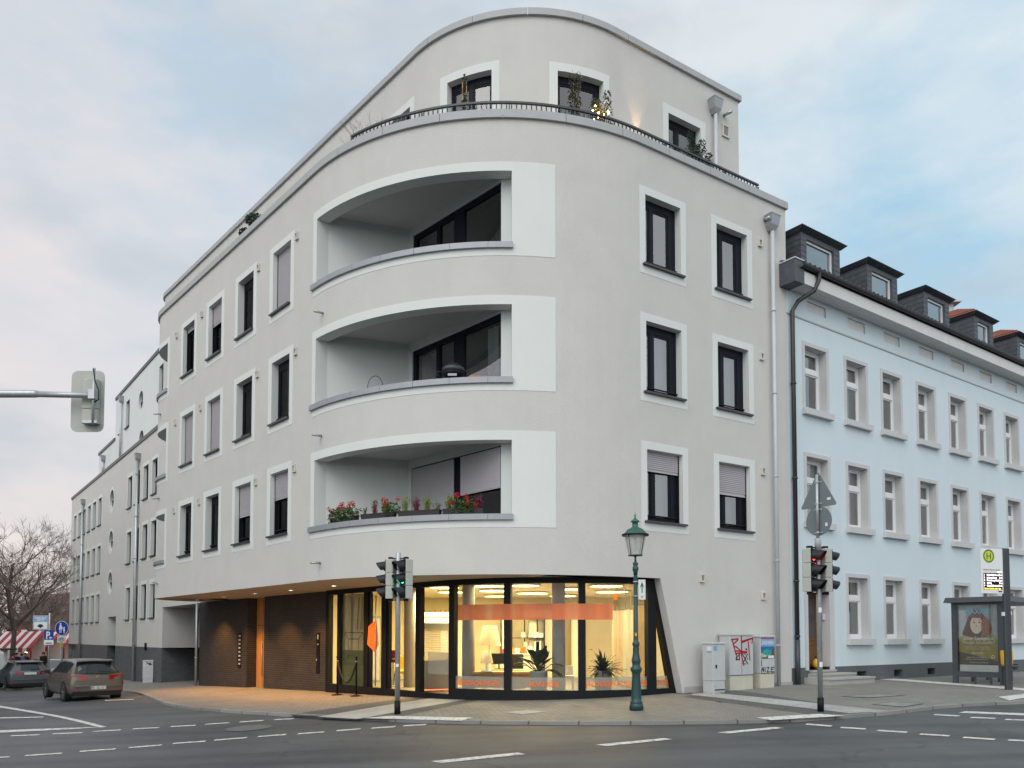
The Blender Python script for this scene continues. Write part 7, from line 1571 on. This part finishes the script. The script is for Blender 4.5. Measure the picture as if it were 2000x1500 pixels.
    pz = dims['plate']; mb = MB(); mb.bbox(-.26, .26, pz[0] - .02, pz[0], pz[1], pz[1] + .11, .003); pl_ = mb.build('number_plate', 'sign_white', t)
    if plate:
        mb = MB(); text_mesh(mb, plate, .125, lambda a, b: (.02 + a, pz[0] - .0215, pz[1] + .012 + b), .002, 'CENTER', .78); mb.build('plate_text', 'sign_black', pl_); mb = MB(); mb.box(-.258, -.215, pz[0] - .022, pz[0] - .02, pz[1] + .003, pz[1] + .107); mb.build('plate_band', 'sign_blue', pl_)
    mb = MB(); mb.disc((0, dims['badge'][0], dims['badge'][1]), .055, (1, 0, 0), (0, 0, 1), 16, 0, .04); mb.tube([(-.03, dims['badge'][0], dims['badge'][1] + .03), (0, dims['badge'][0], dims['badge'][1] - .03), (.03, dims['badge'][0], dims['badge'][1] + .03)], .006, 4); mb.build('badge', 'chrome', t)
    t.scale = (1, 1, 1.02)
    if rails:
        for sgn in (1, -1): mb = MB(); mb.tube([(sgn * .56, -1.5, 1.40), (sgn * .57, -1.3, 1.47), (sgn * .58, .1, 1.50), (sgn * .57, .35, 1.44)], .016, 6); mb.build('roof_rail', 'black_metal', t)
    return t
HB = [(-2.13, .42, .58, .62, .66, .62), (-2.12, .30, .80, .84, .78, .70), (-2.06, .24, .92, .97, .86, .74), (-1.90, .22, .95, 1.16, .89, .66), (-1.64, .22, .96, 1.38, .90, .57), (-1.2, .2, .95, 1.45, .90, .58), (-.2, .2, .93, 1.47, .90, .59), (.35, .2, .92, 1.43, .90, .58), (1.05, .2, .92, 1.02, .89, .72), (1.6, .22, .86, .93, .87, .70), (2.0, .25, .70, .77, .80, .62), (2.12, .35, .55, .6, .66, .5)]
DH = dict(glass=([-1.50, -.95, .02, .62], 0, 0), wheels=(-1.30, 1.33), doors=(-.95, .02, 1.0), handles=(-.72, .22), mirror=.62, lamp=(.36, .862, -2.145, -2.075, .76, .93), bump=(-2.125, .86), rear=((-2.085, .985, .74), (-1.675, 1.38, .56)), plate=(-2.14, .44), badge=(-2.135, .87))
HEAD = math.atan2(.60592, .79552)
car(161, 29.6, HEAD + .09, 'brown hatchback parked nearest the corner with a readable number plate', 'car_brown', HB, DH, 'FD AD 511')
WG = [(-2.40, .42, .58, .62, .74, .70), (-2.39, .30, .84, .88, .84, .77), (-2.33, .24, .94, .99, .885, .80), (-1.92, .22, .97, 1.40, .90, .58), (-1.4, .2, .95, 1.44, .91, .61), (-.2, .2, .93, 1.46, .91, .63), (.35, .2, .92, 1.42, .90, .62), (1.1, .2, .92, 1.0, .89, .72), (1.7, .22, .85, .92, .87, .70), (2.15, .25, .70, .77, .80, .62), (2.28, .35, .55, .6, .66, .5)]
DW = dict(glass=([-1.8, -1.05, -.02, .65], 0, 0), wheels=(-1.40, 1.42), doors=(-1.05, -.02, 1.0), handles=(-.78, .2), mirror=.65, lamp=(.40, .892, -2.41, -2.34, .79, .96), bump=(-2.395, .86), rear=((-2.32, 1.00, .71), (-1.96, 1.36, .56)), plate=(-2.41, .80), badge=(-2.405, .93))
car(45, 41.5, HEAD + .05, 'slate grey estate car with roof rails parked behind the brown hatchback', 'car_slate', WG, DW, None, True)
VN = [(-2.5, .4, 1.0, 1.9, .9, .8), (-2.45, .25, 1.1, 2.0, .95, .82), (.2, .22, 1.1, 2.0, .97, .84), (.9, .22, 1.1, 1.92, .97, .8), (1.6, .22, 1.05, 1.12, .95, .8), (2.4, .3, .8, .86, .85, .7)]
t = thing('parked_van', (on(-28, 52), 52.0, gz(on(-28, 52), 52, True)), 'white van cut off by the left picture edge', 'van', None, HEAD); mb = MB(); v, f = [], []
for s in VN:
    y, zb_, zl, zr_, wb, wr = s; h = [(-wb, zb_), (wb, zb_), (wb, zl), (wr, zr_), (-wr, zr_), (-wb, zl)]; v += [(a, y, b) for a, b in h]
for i in range(len(VN) - 1):
    for k in range(6): f.append((i * 6 + k, (i + 1) * 6 + k, (i + 1) * 6 + (k + 1) % 6, i * 6 + (k + 1) % 6))
f += [tuple(range(5, -1, -1)), tuple(len(v) - 6 + k for k in range(6))]; mb.add(v, f); mb.build('body', 'sign_white', t); mb = MB()
for sgn in (1, -1): mb.quad((sgn * .965, .3, 1.15), (sgn * .965, 1.3, 1.15), (sgn * .88, .95, 1.8), (sgn * .86, .3, 1.85))
mb.quad((-.6, -2.5, 1.15), (.6, -2.5, 1.15), (.55, -2.48, 1.8), (-.55, -2.48, 1.8)); mb.build('window', 'car_glass', t)
for sgn in (1, -1):
    for yw in (-1.5, 1.5): mb = MB(); mb.tube([(sgn * .75, yw, .33), (sgn * .98, yw, .33)], .33, 20); mb.build('wheel', 'black_rubber', t)
# planted strip between the parking bays
def island(pts, name='grass'):
    P = [Vector(gp(*q, -KH)) for q in pts]; c = sum(P, Vector((0, 0))) / len(P)
    mb = MB(); n = len(P); v = [(p.x, p.y, G(p.x, p.y) - KH - .03) for p in P] + [(p.x, p.y, G(p.x, p.y) - KH + .11) for p in P] + [(*(p.lerp(c, .06)), G(p.x, p.y) - KH + .11) for p in P]
    f = [(k, (k + 1) % n, n + (k + 1) % n, n + k) for k in range(n)] + [(n + k, n + (k + 1) % n, 2 * n + (k + 1) % n, 2 * n + k) for k in range(n)]; mb.add(v, f); structure(mb, 'island_kerb', 'kerbstone')
    mb = MB(); q = [p.lerp(c, .06) for p in P]; mb.add([(p.x, p.y, G(p.x, p.y) - KH + .10) for p in q], [tuple(range(n))]); rng = random.Random(8); xs = [p.x for p in q]; ys = [p.y for p in q]
    k = 0
    while k < 4200:
        a, b = rng.random(), rng.random(); i = rng.randrange(n)
        if a + b > 1: a, b = 1 - a, 1 - b
        p = c + (q[i] - c) * a + (q[(i + 1) % n] - c) * b; z = G(p.x, p.y) - KH + .10; h = rng.uniform(.04, .10); an = rng.uniform(0, PI); dx, dy = math.cos(an) * .02, math.sin(an) * .02
        mb.add([(p.x - dx, p.y - dy, z), (p.x + dx, p.y + dy, z), (p.x + rng.uniform(-.03, .03), p.y + rng.uniform(-.03, .03), z + h)], [(0, 1, 2)]); k += 1
    tag(mb.build(name, 'grass'), kind='stuff', label='short green grass on the strip between parked cars')
island([(10, 1349.5), (86, 1347), (104, 1339), (104, 1337), (60, 1337.5), (24, 1341)])

# ------------------------------------------------------------------ the far end of the left street
def bare_tree(px, Y, h, label, seed, crown=1.0):
    x = on(px, Y); z = gz(max(-80, x), Y, True) - .2; t = thing('bare_tree', (x, Y, z), label, 'tree', 'bare trees at the end of the left street'); rng = random.Random(seed)
    mb = MB(); r0 = h * .0145; fork = h * .30; mb.tube([(0, 0, 0), (rng.gauss(0, .1), 0, fork * .5), (rng.gauss(0, .15), 0, fork)], [r0, r0 * .85, r0 * .75], 10); mb.build('trunk', 'bark', t); tw = MB()
    def grow(p, d, L, r, lev):
        mid = p + d * L * .5 + Vector((rng.gauss(0, 1), rng.gauss(0, 1), rng.gauss(0, .5))) * L * .06; q = p + d * L
        tw.tube([p, mid, q], [r, r * .82, r * .62], 5 if r > .05 else 3, False)
        if lev == 0: return
        for _ in range(rng.choice((2, 3, 3)) if lev > 1 else 7):
            e = (d * .9 + Vector((rng.gauss(0, .5), rng.gauss(0, .5), rng.gauss(.10, .32)))).normalized(); grow(p.lerp(q, rng.uniform(.45, 1)), e, L * rng.uniform(.60, .82), max(.008, r * rng.uniform(.46, .60)), lev - 1)
    for i in range(6): a = 2 * PI * i / 6 + rng.uniform(-.3, .3); grow(Vector((0, 0, fork * rng.uniform(.75, 1.0))), Vector((math.cos(a) * .75 * crown, math.sin(a) * .75 * crown, 1.0)).normalized(), h * .26, r0 * .5, 5)
    grow(Vector((0, 0, fork)), Vector((rng.gauss(0, .1), rng.gauss(0, .1), 1)).normalized(), h * .26, r0 * .7, 5)
    tw.build('crown', 'twig', t)
bare_tree(24, 62, 15.5, 'tallest bare tree at the left picture edge, thick grey trunk', 21, 1.1); bare_tree(66, 74, 13.0, 'thinner bare tree directly behind the parking sign board', 5, 1.0); bare_tree(-45, 70, 14.5, 'bare tree mostly outside the left picture edge', 33, 1.2); bare_tree(-10, 98, 15.0, 'hazy bare tree behind the two street trees at the left edge', 41, 1.2); bare_tree(92, 104, 12.5, 'distant bare tree rising over the brick house roof', 52, 1.1); bare_tree(112, 88, 9.0, 'small bare tree close to the end of the pale wing', 14, .9)
# far brown hedge and wood
rng = random.Random(77); mb = MB()
for i in range(70): px = rng.uniform(-260, 150); Y = rng.uniform(118, 150); x = on(px, Y); leaf_cloud(mb, (x, Y, -3.2 + rng.uniform(1.0, 5.4)), rng.uniform(2.2, 4.0), 130, .75, rng, (1, 1, .9))
tag(mb.build('far_wood', 'hedge_brown'), 'brown leafless wood closing the end of the street', None, None, 'stuff')
def far_house(px, Y, w, d_, h, label, wallm, roofm, win=True):
    x = on(px, Y); z = gz(max(-80, x), Y, True) - .5; t = thing('brick_house', (x, Y, z), label, 'house'); mb = MB(); mb.box(-w / 2, w / 2, 0, d_, 0, h); mb.build('wall', wallm, t)
    mb = MB(); mb.prism([(-w / 2 - .3, -.4, h), (w / 2 + .3, -.4, h), (w / 2 + .3, d_ / 2, h + d_ * .45), (-w / 2 - .3, d_ / 2, h + d_ * .45)], (0, 0, .15)); mb.prism([(-w / 2 - .3, d_ + .4, h), (w / 2 + .3, d_ + .4, h), (w / 2 + .3, d_ / 2, h + d_ * .45), (-w / 2 - .3, d_ / 2, h + d_ * .45)], (0, 0, .15)); mb.build('roof', roofm, t)
    n = int(w / 2.2)
    for i in range(n):
        for z_ in (1.0, 3.6, 6.0):
            if z_ + 1.4 < h: xx = -w / 2 + (i + .5) * w / n; mb = MB(); mb.box(xx - .5, xx + .5, -.06, .02, z_, z_ + 1.4); mb.box(xx - .04, xx + .04, -.1, -.06, z_, z_ + 1.4); mb.build('window', 'sign_white', t)
far_house(118, 100, 11, 8, 6.0, 'red brick house with white windows behind the market stalls', 'brick_red', 'roof_brown')
# market stalls with red and white striped roofs
def stall(px, Y, w, label):
    x = on(px, Y); z = gz(max(-80, x), Y, True) - .35; t = thing('market_stall', (x, Y, z), label, 'market stall', 'striped market stalls', rad(6)); n = 10
    for i in range(n):
        a, b = -w / 2 + w * i / n, -w / 2 + w * (i + 1) / n; mb = MB(); mb.hexa([(a, -1.3, 2.55), (b, -1.3, 2.55), (b, 1.2, 3.9), (a, 1.2, 3.9), (a, -1.3, 2.60), (b, -1.3, 2.60), (b, 1.2, 3.95), (a, 1.2, 3.95)]); mb.box(a, b, -1.32, -1.28, 2.25, 2.57); mb.build('awning_stripe', 'awning_red' if i % 2 else 'awning_white', t)
    mb = MB(); mb.box(-w / 2, w / 2, 1.0, 1.15, 0, 3.6); mb.build('rear_wall', 'awning_white', t); mb = MB(); mb.bbox(-w / 2 + .1, w / 2 - .1, -.9, -.2, 0, 1.0, .02); mb.build('counter', 'awning_red', t)
    for a in (-w / 2 + .06, 0, w / 2 - .06): mb = MB(); mb.box(a - .05, a + .05, -1.2, -1.1, 0, 2.5); mb.build('post', 'awning_red', t)
    mb = MB()
    for a in (-w * .3, w * .05, w * .33): mb.ball((a, -.9, 2.2), .09, 8, 6)
    mb.build('string_lights', 'stall_bulb', t)
emit('stall_bulb', (1.0, .62, .22), 7.0)
stall(36, 66, 3.2, 'striped market stall furthest left, above the estate car roof'); stall(72, 69, 3.0, 'striped market stall beneath the parking sign board'); stall(104, 72, 3.0, 'striped market stall between the two sign posts'); stall(128, 76, 2.4, 'striped market stall nearest the end of the pale wing')
# people in front of the stalls: one skinned body each, clothes by height
def person(px, Y, h, coat, legs, label, turn, walk):
    x = on(px, Y); z = gz(max(-80, x), Y, True); t = thing('person', (x, Y, z), label, 'person', 'people at the market stalls', turn); k = h / 1.75
    V = [((0, 0, .95), .15), ((0, 0, 1.2), .16), ((0, 0, 1.42), .17), ((0, -.01, 1.53), .06), ((0, -.02, 1.62), .10), ((0, -.02, 1.73), .085)]; E_ = [(0, 1), (1, 2), (2, 3), (3, 4), (4, 5)]
    for sgn in (1, -1):
        b = len(V); st_ = sgn * walk; V += [((sgn * .10, 0, .88), .10), ((sgn * .10, -.10 * st_, .48), .072), ((sgn * .10, .12 * st_, .08), .05), ((sgn * .10, .12 * st_ - .13, .04), .04)]; E_ += [(0, b), (b, b + 1), (b + 1, b + 2), (b + 2, b + 3)]
        b = len(V); V += [((sgn * .20, 0, 1.42), .075), ((sgn * .25, .06 * st_, 1.15), .058), ((sgn * .23, -.10, .93), .042), ((sgn * .22, -.13, .85), .035)]; E_ += [(2, b), (b, b + 1), (b + 1, b + 2), (b + 2, b + 3)]
    me = D.meshes.new('body'); me.from_pydata([tuple(c * k for c in p) for p, r in V], E_, []); ob = D.objects.new('body', me); COL.objects.link(ob)
    sk = ob.modifiers.new('skin', 'SKIN'); sv_ = me.skin_vertices[0].data
    for i, (p, r) in enumerate(V): sv_[i].radius = (r * k, r * k)
    sv_[0].use_root = True; ob.modifiers.new('sub', 'SUBSURF').levels = 1
    dg = bpy.context.evaluated_depsgraph_get(); m2 = D.meshes.new_from_object(ob.evaluated_get(dg)); ob.modifiers.clear(); ob.data = m2; ob.parent = t; m2.materials.clear()
    for q in (coat, legs, 'skin_tone'): m2.materials.append(MATS[q])
    for p in m2.polygons: c = p.center; p.material_index = 2 if (c.z > 1.5 * k or (abs(c.x) > .15 * k and c.z < .90 * k and c.z > .7 * k)) else (1 if c.z < .86 * k else 0); p.use_smooth = True
    mb = MB(); mb.ball((0, 0, 1.70 * k), .115 * k, 10, 6, 0, (.9, 1, .9)); mb.build('hair', 'hair_dark', t)
person(26, 60, 1.75, 'cloth_red', 'cloth_black', 'person in a red jacket by the left stall', 2.6, .6); person(33, 61, 1.80, 'cloth_black', 'cloth_navy', 'person in black beside the red jacket', .4, .3); person(43.5, 62, 1.72, 'cloth_blue', 'cloth_navy', 'person in a pale blue jacket before the white stall post', 3.3, .8); person(51, 62.5, 1.78, 'cloth_navy', 'cloth_black', 'person in a dark navy coat right of the pale blue jacket', .2, .7); person(86, 60, 1.80, 'cloth_black', 'cloth_black', 'person in a long black coat behind the parking sign pole', 1.2, .5)
# low dark stop roof at the left edge and a pale bin by the round sign
x = on(4, 47); t = thing('kiosk_shelter', (x, 47, gz(x, 47, True)), 'dark flat shelter roof on white posts at the left picture edge', 'shelter'); mb = MB(); mb.bbox(-.9, .55, -.6, .6, 2.05, 2.15, .02); mb.build('roof', 'anthracite', t)
for a in (-.6, .25): mb = MB(); mb.box(a - .06, a + .06, -.06, .06, 0, 2.05); mb.build('post', 'sign_white', t)
x = on(118, 44); t = thing('paper_container', (x, 44, gz(x, 44, True)), 'pale grey recycling container under the round footpath sign', 'container'); mb = MB(); mb.bbox(-.4, .4, -.4, .4, .05, 1.45, .05); mb.build('container_body', 'galvanised', t); mb = MB(); mb.box(-.22, -.05, -.41, -.40, .6, .95); mb.box(.05, .22, -.41, -.40, .6, .95); mb.build('white_labels', 'sign_white', t)

# the houses across both streets: outside the picture, they stand in the window reflections and shade the street as they do in the place
def row_house(A, Bp, dpt, h, label, m):
    d = Vector((Bp[0] - A[0], Bp[1] - A[1])); L = d.length; t = thing('row_house', (A[0], A[1], -3.5), label, 'house', 'houses across the street', math.atan2(d.y, d.x)); mb = MB(); mb.box(0, L, 0, dpt, 0, h + 3.5); mb.build('wall', m, t)
    mb = MB(); mb.prism([(-.3, -.4, h + 3.5), (-.3, dpt + .4, h + 3.5), (-.3, dpt / 2, h + 3.5 + dpt * .4)], (L + .6, 0, 0)); mb.build('roof', 'tile_red', t)
    for i in range(int(L / 2.4)):
        for k in range(int(h / 3.2)): mb = MB(); mb.box(1 + i * 2.4, 2.1 + i * 2.4, -.03, .05, 3.0 + k * 3.2, 4.7 + k * 3.2); mb.build('window', 'car_glass', t)
row_house((-39.5, 56), (-35, 36), -10, 9.5, 'long dark house across the left street, beyond the left picture edge', 'stone_dark'); row_house((-33, 35), (-31, 12), -10, 10.5, 'dark gabled house across the left street, beyond the left picture edge', 'stone_dark')
row_house((52, 6), (44, -16), 10, 5.0, 'pale house across the right street, beyond the right picture edge', 'stone_grey'); row_house((70, 30), (53, 8), 10, 4.0, 'brick house across the right street, beyond the right picture edge', 'stone_dark')
